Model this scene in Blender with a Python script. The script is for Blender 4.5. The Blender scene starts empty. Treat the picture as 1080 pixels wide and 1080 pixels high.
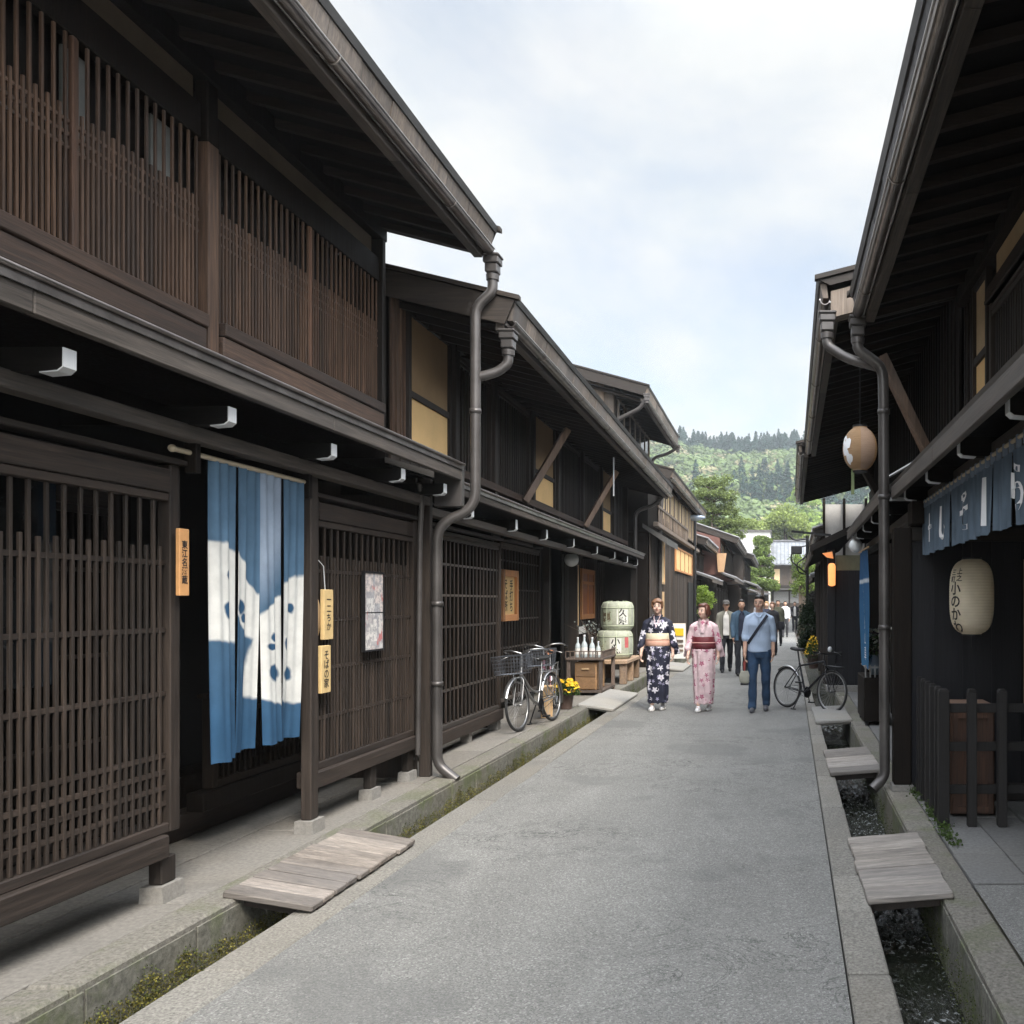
import bpy, math, random
import numpy as np
from mathutils import Vector, Matrix
random.seed(7)
R = math.radians
scene = bpy.context.scene
COL = scene.collection

# ------------------------------------------------------------------ helpers
class MB:
    """collects polygons; s=-1 mirrors x (left side of the street, x given as positive distance)"""
    def __init__(self, s=1):
        self.v = []; self.f = []; self.sm = []; self.s = s
    def add(self, vs, fs, smooth=False):
        n = len(self.v)
        self.v.extend([tuple(p) for p in vs])
        self.f.extend([tuple(i + n for i in f) for f in fs])
        self.sm.extend([smooth] * len(fs))
    def box(self, x0, x1, y0, y1, z0, z1, b=0.0, M=None):
        if x0 > x1: x0, x1 = x1, x0
        if y0 > y1: y0, y1 = y1, y0
        if z0 > z1: z0, z1 = z1, z0
        c = ((x0 + x1) / 2, (y0 + y1) / 2, (z0 + z1) / 2); h = ((x1 - x0) / 2, (y1 - y0) / 2, (z1 - z0) / 2)
        if b <= 0:
            vs = [(c[0] + i * h[0], c[1] + j * h[1], c[2] + k * h[2]) for i in (-1, 1) for j in (-1, 1) for k in (-1, 1)]
            fs = [(0, 1, 3, 2), (4, 6, 7, 5), (0, 4, 5, 1), (2, 3, 7, 6), (0, 2, 6, 4), (1, 5, 7, 3)]
        else:
            b = min(b, min(h) * 0.9)
            vs = []; idx = {}
            for i in (-1, 1):
                for j in (-1, 1):
                    for k in (-1, 1):
                        for a in range(3):
                            p = [i * h[0], j * h[1], k * h[2]]
                            for q in range(3):
                                if q != a: p[q] -= (i, j, k)[q] * b
                            idx[(i, j, k, a)] = len(vs)
                            vs.append((c[0] + p[0], c[1] + p[1], c[2] + p[2]))
            fs = []
            g = lambda t, a: idx[(t[0], t[1], t[2], a)]
            for a in range(3):
                for sg in (-1, 1):
                    o = [q for q in range(3) if q != a]
                    lp = []
                    for (m, n) in ((-1, -1), (1, -1), (1, 1), (-1, 1)):
                        t = [0, 0, 0]; t[a] = sg; t[o[0]] = m; t[o[1]] = n; lp.append(g(t, a))
                    if (sg == -1) == (a != 1): lp = lp[::-1]
                    fs.append(tuple(lp))
            for a in range(3):
                o = [q for q in range(3) if q != a]
                for m in (-1, 1):
                    for n in (-1, 1):
                        t0 = [0, 0, 0]; t1 = [0, 0, 0]
                        t0[a] = -1; t1[a] = 1
                        t0[o[0]] = t1[o[0]] = m; t0[o[1]] = t1[o[1]] = n
                        fs.append((g(t0, o[0]), g(t1, o[0]), g(t1, o[1]), g(t0, o[1])))
            for i in (-1, 1):
                for j in (-1, 1):
                    for k in (-1, 1):
                        fs.append((idx[(i, j, k, 0)], idx[(i, j, k, 1)], idx[(i, j, k, 2)]))
        if M is not None: vs = [tuple(M @ Vector(p)) for p in vs]
        self.add(vs, fs)
    def bar(self, p0, p1, w, h, b=0.0, up=(0, 0, 1)):
        p0 = Vector(p0); p1 = Vector(p1); d = p1 - p0; L = d.length; d.normalize()
        u = Vector(up)
        if abs(d.dot(u)) > 0.98: u = Vector((0, 1, 0))
        x = d.cross(u).normalized(); z = x.cross(d).normalized()
        M = Matrix(((x[0], d[0], z[0], p0[0]), (x[1], d[1], z[1], p0[1]), (x[2], d[2], z[2], p0[2]), (0, 0, 0, 1)))
        self.box(-w / 2, w / 2, 0, L, -h / 2, h / 2, b, M)
    def prism(self, pts, y0, y1):
        """outline in (x,z), extruded along y"""
        n = len(pts)
        vs = [(p[0], y0, p[1]) for p in pts] + [(p[0], y1, p[1]) for p in pts]
        fs = [tuple(range(n))[::-1], tuple(range(n, 2 * n))] + [(i, (i + 1) % n, n + (i + 1) % n, n + i) for i in range(n)]
        self.add(vs, fs)
    def tube(self, pts, r, n=8, closed=False, cap=True, smooth=True):
        pts = [Vector(p) for p in pts]; m = len(pts)
        rr = r if isinstance(r, (list, tuple)) else [r] * m
        vs = []; prev = None
        for i, p in enumerate(pts):
            if closed: t = pts[(i + 1) % m] - pts[i - 1]
            else: t = pts[min(i + 1, m - 1)] - pts[max(i - 1, 0)]
            t.normalize()
            if prev is None:
                a = Vector((0, 0, 1)) if abs(t.z) < 0.9 else Vector((1, 0, 0))
                u = t.cross(a).normalized()
            else:
                u = (prev - t * prev.dot(t))
                u = u.normalized() if u.length > 1e-6 else t.cross(Vector((0, 0, 1))).normalized()
            prev = u; w = t.cross(u)
            for k in range(n):
                a = 2 * math.pi * k / n
                vs.append(p + (u * math.cos(a) + w * math.sin(a)) * rr[i])
        fs = []
        for i in range(m if closed else m - 1):
            j = (i + 1) % m
            for k in range(n):
                fs.append((i * n + k, i * n + (k + 1) % n, j * n + (k + 1) % n, j * n + k))
        self.add(vs, fs, smooth)
        if cap and not closed:
            self.add(vs[:n], [tuple(range(n))[::-1]]); self.add(vs[-n:], [tuple(range(n))])
    def lathe(self, c, prof, n=24, axis='z', sx=1, sy=1):
        vs = []
        for (r, z) in prof:
            for k in range(n):
                a = 2 * math.pi * k / n
                q = (r * math.cos(a) * sx, r * math.sin(a) * sy, z)
                if axis == 'y': q = (q[0], q[2], q[1])
                if axis == 'x': q = (q[2], q[0], q[1])
                vs.append((c[0] + q[0], c[1] + q[1], c[2] + q[2]))
        fs = []
        for i in range(len(prof) - 1):
            for k in range(n):
                fs.append((i * n + k, i * n + (k + 1) % n, (i + 1) * n + (k + 1) % n, (i + 1) * n + k))
        self.add(vs, fs, True)
        if prof[0][0] > 1e-4: self.add(vs[:n], [tuple(range(n))[::-1]])
        if prof[-1][0] > 1e-4: self.add(vs[-n:], [tuple(range(n))])
    def ball(self, c, rx, ry=None, rz=None, n=14, m=9):
        ry = ry or rx; rz = rz or rx
        vs = []; fs = []
        for i in range(m + 1):
            t = math.pi * i / m
            for k in range(n):
                a = 2 * math.pi * k / n
                vs.append((c[0] + rx * math.sin(t) * math.cos(a), c[1] + ry * math.sin(t) * math.sin(a), c[2] + rz * math.cos(t)))
        for i in range(m):
            for k in range(n):
                fs.append((i * n + k, (i + 1) * n + k, (i + 1) * n + (k + 1) % n, i * n + (k + 1) % n))
        self.add(vs, fs, True)
    def build(self, name, mat, parent=None, off=None, cols=None, colname='Col'):
        o0 = Vector(off) if off is not None else (wloc(parent) if parent else Vector((0, 0, 0)))
        me = bpy.data.meshes.new(name)
        s = self.s
        a = np.array(self.v, dtype=np.float64).reshape(-1, 3)
        a[:, 0] = a[:, 0] * s
        a -= np.array(o0)
        fs = self.f if s > 0 else [f[::-1] for f in self.f]
        me.from_pydata(a.tolist(), [], fs)
        me.polygons.foreach_set('use_smooth', self.sm)
        if mat is not None: me.materials.append(mat)
        if cols is not None:
            at = me.color_attributes.new(colname, 'FLOAT_COLOR', 'POINT')
            at.data.foreach_set('color', np.array(cols, dtype=np.float32).ravel())
        me.update()
        ob = bpy.data.objects.new(name, me); COL.objects.link(ob)
        if parent: ob.parent = parent
        else: ob.location = o0
        return ob

def wloc(o):
    p = Vector((0, 0, 0))
    while o is not None:
        p += o.location; o = o.parent
    return p

def tag(o, label=None, cat=None, group=None, kind=None):
    if label: o['label'] = label
    if cat: o['category'] = cat
    if group: o['group'] = group
    if kind: o['kind'] = kind
    return o

def thing(name, label, cat, loc=(0, 0, 0), rz=0, group=None):
    o = bpy.data.objects.new(name, None); COL.objects.link(o)
    o.empty_display_size = 0.2
    o.location = loc; o.rotation_euler = (0, 0, rz)
    return tag(o, label, cat, group)

def copy_tree(o, parent=None):
    c = o.copy(); COL.objects.link(c)
    c.parent = parent
    for ch in list(o.children):
        copy_tree(ch, c)
    return c

def fillet(pts, r=0.08, n=5):
    pts = [Vector(p) for p in pts]; out = [pts[0]]
    for i in range(1, len(pts) - 1):
        a = (pts[i - 1] - pts[i]); b = (pts[i + 1] - pts[i])
        rr = min(r, a.length * 0.45, b.length * 0.45)
        p0 = pts[i] + a.normalized() * rr; p2 = pts[i] + b.normalized() * rr
        for k in range(n + 1):
            t = k / n
            out.append(p0 * (1 - t) ** 2 + pts[i] * 2 * t * (1 - t) + p2 * t * t)
    out.append(pts[-1]); return out

def text_mesh(txt, size, line=1.05, offset=0.0):
    """outline glyph mesh: list of verts (x,y) centred, and faces"""
    cu = bpy.data.curves.new('t', 'FONT'); cu.body = txt; cu.size = size
    cu.align_x = 'CENTER'; cu.align_y = 'CENTER'; cu.space_line = line; cu.resolution_u = 3; cu.offset = offset
    ob = bpy.data.objects.new('t', cu); COL.objects.link(ob)
    dg = bpy.context.evaluated_depsgraph_get(); dg.update()
    me = bpy.data.meshes.new_from_object(ob.evaluated_get(dg))
    vs = [tuple(v.co) for v in me.vertices]; fs = [tuple(p.vertices) for p in me.polygons]
    bpy.data.objects.remove(ob); bpy.data.curves.remove(cu); bpy.data.meshes.remove(me)
    if vs:
        cx = (min(v[0] for v in vs) + max(v[0] for v in vs)) / 2; cy = (min(v[1] for v in vs) + max(v[1] for v in vs)) / 2
        vs = [(v[0] - cx, v[1] - cy, 0) for v in vs]
    return vs, fs

def text_on(name, txt, size, mat, parent, fn, line=1.05, offset=0.0):
    """fn maps text (x,y) to a world point"""
    vs, fs = text_mesh(txt, size, line, offset)
    mb = MB(); mb.add([fn(v[0], v[1]) for v in vs], fs)
    return mb.build(name, mat, parent)

# ------------------------------------------------------------------ materials
def newmat(name):
    m = bpy.data.materials.new(name); m.use_nodes = True
    nt = m.node_tree; b = nt.nodes['Principled BSDF']
    return m, nt, b
def nd(nt, typ, **kw):
    n = nt.nodes.new(typ)
    for k, v in kw.items():
        if k.startswith('i_'): n.inputs[k[2:].replace('_', ' ')].default_value = v
        else: setattr(n, k, v)
    return n
def lk(nt, a, b): nt.links.new(a, b)
def rgb(c): return (c[0], c[1], c[2], 1)
def mixc(nt, fac, a, b, mode='MIX'):
    n = nt.nodes.new('ShaderNodeMix'); n.data_type = 'RGBA'; n.blend_type = mode
    for sock, val in ((0, fac), (6, a), (7, b)):
        if hasattr(val, 'is_linked') or hasattr(val, 'links'): nt.links.new(val, n.inputs[sock])
        else: n.inputs[sock].default_value = val if sock == 0 else rgb(val)
    return n.outputs[2]
def ramp(nt, fac, stops):
    n = nt.nodes.new('ShaderNodeValToRGB'); e = n.color_ramp.elements
    while len(e) < len(stops): e.new(0.5)
    for el, (p, c) in zip(e, stops):
        el.position = p; el.color = rgb(c) if not isinstance(c, (int, float)) else (c, c, c, 1)
    nt.links.new(fac, n.inputs[0]); return n.outputs[0]
def coords(nt, scale=(1, 1, 1), kind='Object'):
    t = nt.nodes.new('ShaderNodeTexCoord'); m = nt.nodes.new('ShaderNodeMapping')
    m.inputs['Scale'].default_value = scale; nt.links.new(t.outputs[kind], m.inputs[0]); return m.outputs[0]
def noise(nt, vec, scale, detail=4, rough=0.55, dist=0.0):
    n = nt.nodes.new('ShaderNodeTexNoise'); n.inputs['Scale'].default_value = scale
    n.inputs['Detail'].default_value = detail; n.inputs['Roughness'].default_value = rough
    n.inputs['Distortion'].default_value = dist
    if vec is not None: nt.links.new(vec, n.inputs['Vector'])
    return n.outputs[0]
def bump(nt, b, h, strength=0.3, dist=0.01):
    n = nt.nodes.new('ShaderNodeBump'); n.inputs['Strength'].default_value = strength; n.inputs['Distance'].default_value = dist
    nt.links.new(h, n.inputs['Height']); nt.links.new(n.outputs[0], b.inputs['Normal'])
def island(nt):
    a = nt.nodes.new('ShaderNodeNewGeometry').outputs['Random Per Island']; b = nt.nodes.new('ShaderNodeObjectInfo').outputs['Random']
    m = nt.nodes.new('ShaderNodeMath'); m.operation = 'ADD'; nt.links.new(a, m.inputs[0]); nt.links.new(b, m.inputs[1])
    f = nt.nodes.new('ShaderNodeMath'); f.operation = 'FRACT'; nt.links.new(m.outputs[0], f.inputs[0]); return f.outputs[0]

def wood(name, c, axis='Z', var=0.5, rough=0.65, grey=0.25, grain=1.0, spec=0.35):
    """weathered timber: long grain along axis, tone that differs from board to board, greyed patches"""
    m, nt, b = newmat(name)
    st = {'X': (1.2, 22, 22), 'Y': (22, 1.2, 22), 'Z': (22, 22, 1.2)}[axis]
    g = noise(nt, coords(nt, tuple(q * grain for q in st)), 1.6, 6, 0.6, 0.6)
    big = noise(nt, coords(nt, tuple(0.09 * q ** 0.8 for q in st)), 1.5, 3, 0.6)
    fine = noise(nt, coords(nt, tuple(q * grain * (5 if q > 5 else 2.2) for q in st)), 1.6, 3, 0.7)
    lo = tuple(q * (1 - var * 0.75) for q in c); hi = tuple(min(1, q * (1 + var)) for q in c)
    col = ramp(nt, g, [(0.3, lo), (0.7, hi)])
    isl = island(nt)
    col = mixc(nt, 1.0, col, ramp(nt, fine, [(0.34, 0.72), (0.52, 1.0), (0.72, 1.35)]), 'MULTIPLY')
    col = mixc(nt, 1.0, col, ramp(nt, isl, [(0, 0.58), (1, 1.42)]), 'MULTIPLY')
    av = sum(c) / 3
    col = mixc(nt, ramp(nt, big, [(0.42, 0), (0.72, grey)]), col, (av * 1.7, av * 1.62, av * 1.6))
    lk(nt, col, b.inputs['Base Color'])
    lk(nt, ramp(nt, g, [(0.2, rough - 0.12), (0.8, min(1, rough + 0.15))]), b.inputs['Roughness'])
    b.inputs['Specular IOR Level'].default_value = spec
    bump(nt, b, g, 0.6, 0.005)
    return m
def plain(name, c, rough=0.6, metal=0.0, var=0.15, scale=8, bmp=0.0, emit=None, es=1.0, spec=0.5, trans=0.0):
    m, nt, b = newmat(name)
    n = noise(nt, coords(nt), scale, 5, 0.6)
    col = ramp(nt, n, [(0.3, tuple(q * (1 - var) for q in c)), (0.7, tuple(min(1, q * (1 + var)) for q in c))])
    lk(nt, col, b.inputs['Base Color'])
    b.inputs['Roughness'].default_value = rough; b.inputs['Metallic'].default_value = metal
    b.inputs['Specular IOR Level'].default_value = spec
    if bmp: bump(nt, b, n, bmp, 0.01)
    if emit:
        b.inputs['Emission Color'].default_value = rgb(emit); b.inputs['Emission Strength'].default_value = es
    if trans:
        tr = nd(nt, 'ShaderNodeBsdfTranslucent'); lk(nt, col, tr.inputs[0])
        mx = nd(nt, 'ShaderNodeMixShader'); mx.inputs[0].default_value = trans
        lk(nt, b.outputs[0], mx.inputs[1]); lk(nt, tr.outputs[0], mx.inputs[2])
        lk(nt, mx.outputs[0], nt.nodes['Material Output'].inputs[0])
    return m

WZ = wood('dark_timber_upright', (0.025, 0.0185, 0.0145), 'Z')
WY = wood('dark_timber_along', (0.034, 0.025, 0.020), 'Y')
WX = wood('dark_timber_across', (0.026, 0.020, 0.016), 'X')
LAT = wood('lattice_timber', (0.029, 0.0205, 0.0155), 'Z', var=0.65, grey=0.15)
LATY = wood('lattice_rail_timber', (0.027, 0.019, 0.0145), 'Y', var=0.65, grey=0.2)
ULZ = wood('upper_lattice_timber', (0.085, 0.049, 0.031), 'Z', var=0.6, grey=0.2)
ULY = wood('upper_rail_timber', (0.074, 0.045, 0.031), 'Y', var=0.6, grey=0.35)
BLK = wood('black_timber', (0.0115, 0.0085, 0.0066), 'Z', var=0.4, grey=0.05, spec=0.15)  # near-black timber tone
BLKX = wood('black_eave_timber', (0.0065, 0.0058, 0.0052), 'X', var=0.5, grey=0.03, spec=0.12, rough=0.8)  # near-black tone for soffits and eave brackets
NAVYW = wood('blue_black_boards', (0.010, 0.010, 0.0125), 'Z', var=0.4, grey=0.15)
SHIN = wood('shingle_edge_timber', (0.125, 0.100, 0.080), 'Z', var=0.6, grey=0.5, grain=0.7)
BEAM = wood('weathered_eave_beam', (0.070, 0.057, 0.047), 'Y', var=0.6, grey=0.5)
BRACE = wood('old_brown_brace', (0.22, 0.135, 0.085), 'Z', var=0.55, grey=0.4)
ORW = wood('orange_cedar', (0.42, 0.19, 0.075), 'Z', var=0.25, grey=0.05, rough=0.5)
PALEW = wood('pale_new_wood', (0.62, 0.42, 0.23), 'Z', var=0.12, grey=0.05, rough=0.55)
BENCH = wood('bench_timber', (0.30, 0.20, 0.125), 'Y', var=0.35, grey=0.3)
BOX = wood('crate_wood', (0.27, 0.155, 0.075), 'Y', var=0.25, grey=0.1)
PLANK = wood('grey_plank', (0.24, 0.215, 0.19), 'X', var=0.5, grey=0.3, rough=0.8)
GUT = plain('dull_brown_copper', (0.24, 0.215, 0.20), 0.28, 0.8, 0.35, 5)
PIPE = plain('painted_downpipe', (0.088, 0.080, 0.076), 0.36, 0.35, 0.35, 3)
WHITE = plain('white_painted_cap', (0.56, 0.57, 0.58), 0.5, 0, 0.05)
BEIGE = plain('ochre_paper', (0.80, 0.53, 0.24), 0.85, 0, 0.07, 3)
BEIGED = plain('brown_ochre_pane', (0.28, 0.18, 0.09), 0.85, 0, 0.10, 3)  # browner ochre for the upper panes of the shuttered windows
PLAST = plain('earthen_plaster', (0.17, 0.13, 0.09), 0.9, 0, 0.12, 5, 0.2)
WPLAST = plain('white_plaster', (0.74, 0.72, 0.68), 0.9, 0, 0.04, 3)
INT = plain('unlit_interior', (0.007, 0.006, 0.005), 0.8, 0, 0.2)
GLASS = plain('dark_window_glass', (0.02, 0.022, 0.024), 0.08, 0, 0.1, spec=0.6)
IRON = plain('dark_iron', (0.03, 0.03, 0.032), 0.45, 0.6, 0.1)
SILVER = plain('brushed_silver', (0.36, 0.36, 0.36), 0.33, 0.9, 0.05)
RUBBER = plain('black_rubber', (0.018, 0.018, 0.018), 0.7)
INK = plain('black_ink', (0.02, 0.016, 0.014), 0.7, 0, 0.02)
WINK = plain('white_dye', (0.80, 0.81, 0.84), 0.8, 0, 0.02)

def stone(name, c, sc=60, var=0.3, bmp=0.5, island_var=0.12, rough=0.85, moss=0.0, stain=0.35):
    m, nt, b = newmat(name)
    co = coords(nt)
    n1 = noise(nt, co, sc, 6, 0.7); n2 = noise(nt, co, 3.0, 5, 0.6); n3 = noise(nt, co, 0.8, 3, 0.5)
    col = ramp(nt, n1, [(0.3, tuple(q * (1 - var) for q in c)), (0.7, tuple(q * (1 + var) for q in c))])
    col = mixc(nt, 1.0, col, ramp(nt, island(nt), [(0, 1 - island_var), (1, 1 + island_var)]), 'MULTIPLY')
    col = mixc(nt, ramp(nt, n2, [(0.5, 0), (0.75, stain)]), col, tuple(q * 0.5 for q in c))
    col = mixc(nt, ramp(nt, n3, [(0.45, 0), (0.7, stain * 0.7)]), col, (c[0] * 1.25, c[1] * 1.12, c[2] * 0.92))
    if moss: col = mixc(nt, ramp(nt, n2, [(0.5, 0), (0.62, moss)]), col, (0.10, 0.13, 0.03))
    lk(nt, col, b.inputs['Base Color']); b.inputs['Roughness'].default_value = rough
    bump(nt, b, n1, bmp, 0.006)
    return m
KERB = stone('granite_kerb', (0.20, 0.19, 0.17), 70, 0.62, 1.0, 0.16)
BANKT = stone('channel_bank_stone', (0.175, 0.163, 0.14), 50, 0.55, 1.0, 0.1, moss=0.25)
PAVE = stone('paving_slab', (0.185, 0.172, 0.153), 40, 0.3, 0.35, 0.12)
PAVER = stone('cool_paving_slab', (0.165, 0.163, 0.158), 40, 0.3, 0.35, 0.12)
FOOT = stone('pad_stone', (0.22, 0.21, 0.195), 45, 0.25, 0.5)
FLAG = stone('light_stone_slab', (0.30, 0.29, 0.27), 40, 0.15, 0.3)

def asphalt():
    m, nt, b = newmat('worn_asphalt')
    co = coords(nt)
    vo = nd(nt, 'ShaderNodeTexVoronoi'); vo.inputs['Scale'].default_value = 135; lk(nt, co, vo.inputs['Vector'])
    n1 = noise(nt, co, 140, 5, 0.75); n2 = noise(nt, co, 1.1, 5, 0.65, 0.5); n3 = noise(nt, coords(nt, (2.2, 0.25, 1)), 1.2, 4, 0.6)
    sep = nd(nt, 'ShaderNodeSeparateColor'); lk(nt, vo.outputs['Color'], sep.inputs[0])
    ag = ramp(nt, sep.outputs[0], [(0.0, (0.075, 0.076, 0.073)), (0.5, (0.188, 0.185, 0.174)), (0.9, (0.275, 0.272, 0.258)), (1, (0.46, 0.45, 0.43))])
    col = mixc(nt, 0.5, ag, ramp(nt, n1, [(0.33, (0.10, 0.10, 0.096)), (0.68, (0.30, 0.294, 0.277))]))
    col = mixc(nt, 1.0, col, ramp(nt, n2, [(0.25, 0.88), (0.75, 1.10)]), 'MULTIPLY')
    col = mixc(nt, 1.0, col, ramp(nt, n3, [(0.3, 0.92), (0.7, 1.07)]), 'MULTIPLY')
    # thin cracks
    wv = noise(nt, co, 1.6, 8, 0.7, 1.2)
    ck = ramp(nt, wv, [(0.492, 0), (0.4975, 1), (0.5025, 1), (0.508, 0)])
    ms = ramp(nt, noise(nt, co, 0.45, 2), [(0.44, 0), (0.54, 0.9)])
    ck2 = nd(nt, 'ShaderNodeMath', operation='MULTIPLY'); lk(nt, ck, ck2.inputs[0]); lk(nt, ms, ck2.inputs[1])
    col = mixc(nt, ck2.outputs[0], col, (0.06, 0.06, 0.058))
    # round worn repair blotches
    bl = ramp(nt, noise(nt, co, 0.7, 3, 0.5), [(0.57, 0), (0.62, 0.42)])
    col = mixc(nt, bl, col, (0.115, 0.115, 0.112))
    lk(nt, col, b.inputs['Base Color']); b.inputs['Roughness'].default_value = 0.78
    b.inputs['Specular IOR Level'].default_value = 0.4
    mx = nd(nt, 'ShaderNodeMath', operation='ADD'); lk(nt, n1, mx.inputs[0]); lk(nt, vo.outputs['Distance'], mx.inputs[1])
    bump(nt, b, mx.outputs[0], 0.6, 0.006)
    return m
ASPH = asphalt()

# ------------------------------------------------------------------ camera, sky, sun
cam = bpy.data.cameras.new('camera'); cam.sensor_width = 36; cam.lens = 36 * 930 / 1080
cam.shift_x = -280 / 1080; cam.shift_y = 96 / 1080; cam.clip_start = 0.05; cam.clip_end = 4000
co_ = bpy.data.objects.new('camera', cam); COL.objects.link(co_)
co_.location = (0, 0, 1.607); co_.rotation_euler = (R(90), 0, 0); scene.camera = co_
SUN_EL, SUN_AZ = 48, 150   # azimuth clockwise from +Y
sd = Vector((math.sin(R(SUN_AZ)) * math.cos(R(SUN_EL)), math.cos(R(SUN_AZ)) * math.cos(R(SUN_EL)), math.sin(R(SUN_EL))))
sl = bpy.data.lights.new('sun', 'SUN'); sl.energy = 2.7; sl.angle = R(18); sl.color = (1.0, 0.94, 0.85)
so = bpy.data.objects.new('sun', sl); COL.objects.link(so); so.rotation_euler = sd.to_track_quat('Z', 'Y').to_euler()
so.location = (5, -5, 20)
w = bpy.data.worlds.new('World'); scene.world = w; w.use_nodes = True; nt = w.node_tree
bg = nt.nodes['Background']; bg.inputs['Strength'].default_value = 0.11
sky = nd(nt, 'ShaderNodeTexSky'); sky.sky_type = 'NISHITA'; sky.sun_disc = False
sky.sun_elevation = R(SUN_EL); sky.sun_rotation = R(SUN_AZ)
tc = nd(nt, 'ShaderNodeTexCoord'); sx = nd(nt, 'ShaderNodeSeparateXYZ'); lk(nt, tc.outputs['Generated'], sx.inputs[0])
mz = nd(nt, 'ShaderNodeMath', operation='MAXIMUM'); lk(nt, sx.outputs[2], mz.inputs[0]); mz.inputs[1].default_value = 0.0
az = nd(nt, 'ShaderNodeMath', operation='ADD'); lk(nt, mz.outputs[0], az.inputs[0]); az.inputs[1].default_value = 0.22
dx = nd(nt, 'ShaderNodeMath', operation='DIVIDE'); lk(nt, sx.outputs[0], dx.inputs[0]); lk(nt, az.outputs[0], dx.inputs[1])
dy = nd(nt, 'ShaderNodeMath', operation='DIVIDE'); lk(nt, sx.outputs[1], dy.inputs[0]); lk(nt, az.outputs[0], dy.inputs[1])
cb = nd(nt, 'ShaderNodeCombineXYZ'); lk(nt, dx.outputs[0], cb.inputs[0]); lk(nt, dy.outputs[0], cb.inputs[1])
cm = nd(nt, 'ShaderNodeMapping'); cm.inputs['Location'].default_value = (3.1, 1.7, 0); cm.inputs['Scale'].default_value = (1.0, 0.8, 1)
lk(nt, cb.outputs[0], cm.inputs[0])
c1 = noise(nt, cm.outputs[0], 1.5, 9, 0.56, 0.35); c2 = noise(nt, cm.outputs[0], 3.3, 8, 0.6, 0.2)
cover = ramp(nt, c1, [(0.37, 0.52), (0.56, 1.0)])
K = 1 / 0.11
cl = ramp(nt, c2, [(0.3, (0.475 * K / 10, 0.505 * K / 10, 0.52 * K / 10)), (0.62, (0.575 * K / 10, 0.572 * K / 10, 0.558 * K / 10))])
cl10 = mixc(nt, 1.0, cl, (1, 1, 1), 'MULTIPLY')
vm = nd(nt, 'ShaderNodeVectorMath', operation='SCALE'); lk(nt, cl10, vm.inputs[0]); vm.inputs['Scale'].default_value = 10
bl = nd(nt, 'ShaderNodeVectorMath', operation='SCALE'); lk(nt, sky.outputs[0], bl.inputs[0]); bl.inputs['Scale'].default_value = 1.15
base = mixc(nt, cover, bl.outputs[0], vm.outputs[0])
# overcast sky, brightness added overhead and around the veiled sun to fill the lane
zen = nd(nt, 'ShaderNodeMapRange'); zen.interpolation_type = 'SMOOTHSTEP'
zen.inputs['From Min'].default_value = 0.52; zen.inputs['From Max'].default_value = 0.95
zen.inputs['To Min'].default_value = 1.0; zen.inputs['To Max'].default_value = 4.6; lk(nt, sx.outputs[2], zen.inputs['Value'])
dt = nd(nt, 'ShaderNodeVectorMath', operation='DOT_PRODUCT'); lk(nt, tc.outputs['Generated'], dt.inputs[0]); dt.inputs[1].default_value = sd
glow = nd(nt, 'ShaderNodeMapRange'); glow.interpolation_type = 'SMOOTHSTEP'
glow.inputs['From Min'].default_value = 0.1; glow.inputs['From Max'].default_value = 1.0
glow.inputs['To Min'].default_value = 0.0; glow.inputs['To Max'].default_value = 3.0; lk(nt, dt.outputs['Value'], glow.inputs['Value'])
ad = nd(nt, 'ShaderNodeMath', operation='ADD'); lk(nt, zen.outputs[0], ad.inputs[0]); lk(nt, glow.outputs[0], ad.inputs[1])
fin = nd(nt, 'ShaderNodeVectorMath', operation='SCALE'); lk(nt, base, fin.inputs[0]); lk(nt, ad.outputs[0], fin.inputs['Scale'])
lk(nt, fin.outputs[0], bg.inputs[0])
scene.view_settings.view_transform = 'Standard'; scene.view_settings.look = 'None'
scene.view_settings.exposure = 0.72; scene.view_settings.gamma = 1
scene.cycles.max_bounces = 6; scene.cycles.diffuse_bounces = 4
# ------------------------------------------------------------------ ground, road, channels
def strip(name, xa, xb, z, ys, mat, kind='structure', side=0.0):
    mb = MB()
    fa = xa if callable(xa) else (lambda y: xa); fb = xb if callable(xb) else (lambda y: xb)
    for y0, y1 in zip(ys[:-1], ys[1:]):
        mb.add([(fa(y0), y0, z), (fb(y0), y0, z), (fb(y1), y1, z), (fa(y1), y1, z)], [(0, 1, 2, 3)])
    return tag(mb.build(name, mat, off=(0, 0, 0)), kind=kind)
def blocks(name, xa, xb, z0, z1, ya, yb, L, mat, jit=0.25, gap=0.008, b=0.008, skip=None):
    mb = MB(); y = ya; rng = random.Random(hash(name) % 1000)
    rng = random.Random(len(name) * 7 + int(L * 10))
    fa = xa if callable(xa) else (lambda y: xa); fb = xb if callable(xb) else (lambda y: xb)
    while y < yb:
        l = L * (1 + rng.uniform(-jit, jit)); y1 = min(y + l, yb)
        m = MB(); dz = rng.uniform(-0.004, 0.004)
        a0, b0, a1, b1 = fa(y), fb(y), fa(y1), fb(y1)
        m.box(0, 1, 0, 1, 0, 1, 0)
        m2 = MB(); m2.box(0, b0 - a0, 0, y1 - y - gap, z0, z1 + dz, b)
        sh = (a1 - a0) / max(y1 - y, 1e-3)
        mb.add([(p[0] + a0 + sh * p[1], p[1] + y, p[2]) for p in m2.v], m2.f)
        y = y1
    return tag(mb.build(name, mat, off=(0, 0, 0)), kind='structure')
XR = lambda y: 0.245 + 0.0145 * y
KR = lambda y: 0.445 + 0.0105 * y
WR = lambda y: 0.818 + 0.0128 * y
YS = [-8, 0, 10, 20, 40, 60, 94]
GR = stone('bare_earth', (0.12, 0.11, 0.08), 8, 0.3, 0.3)
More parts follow.
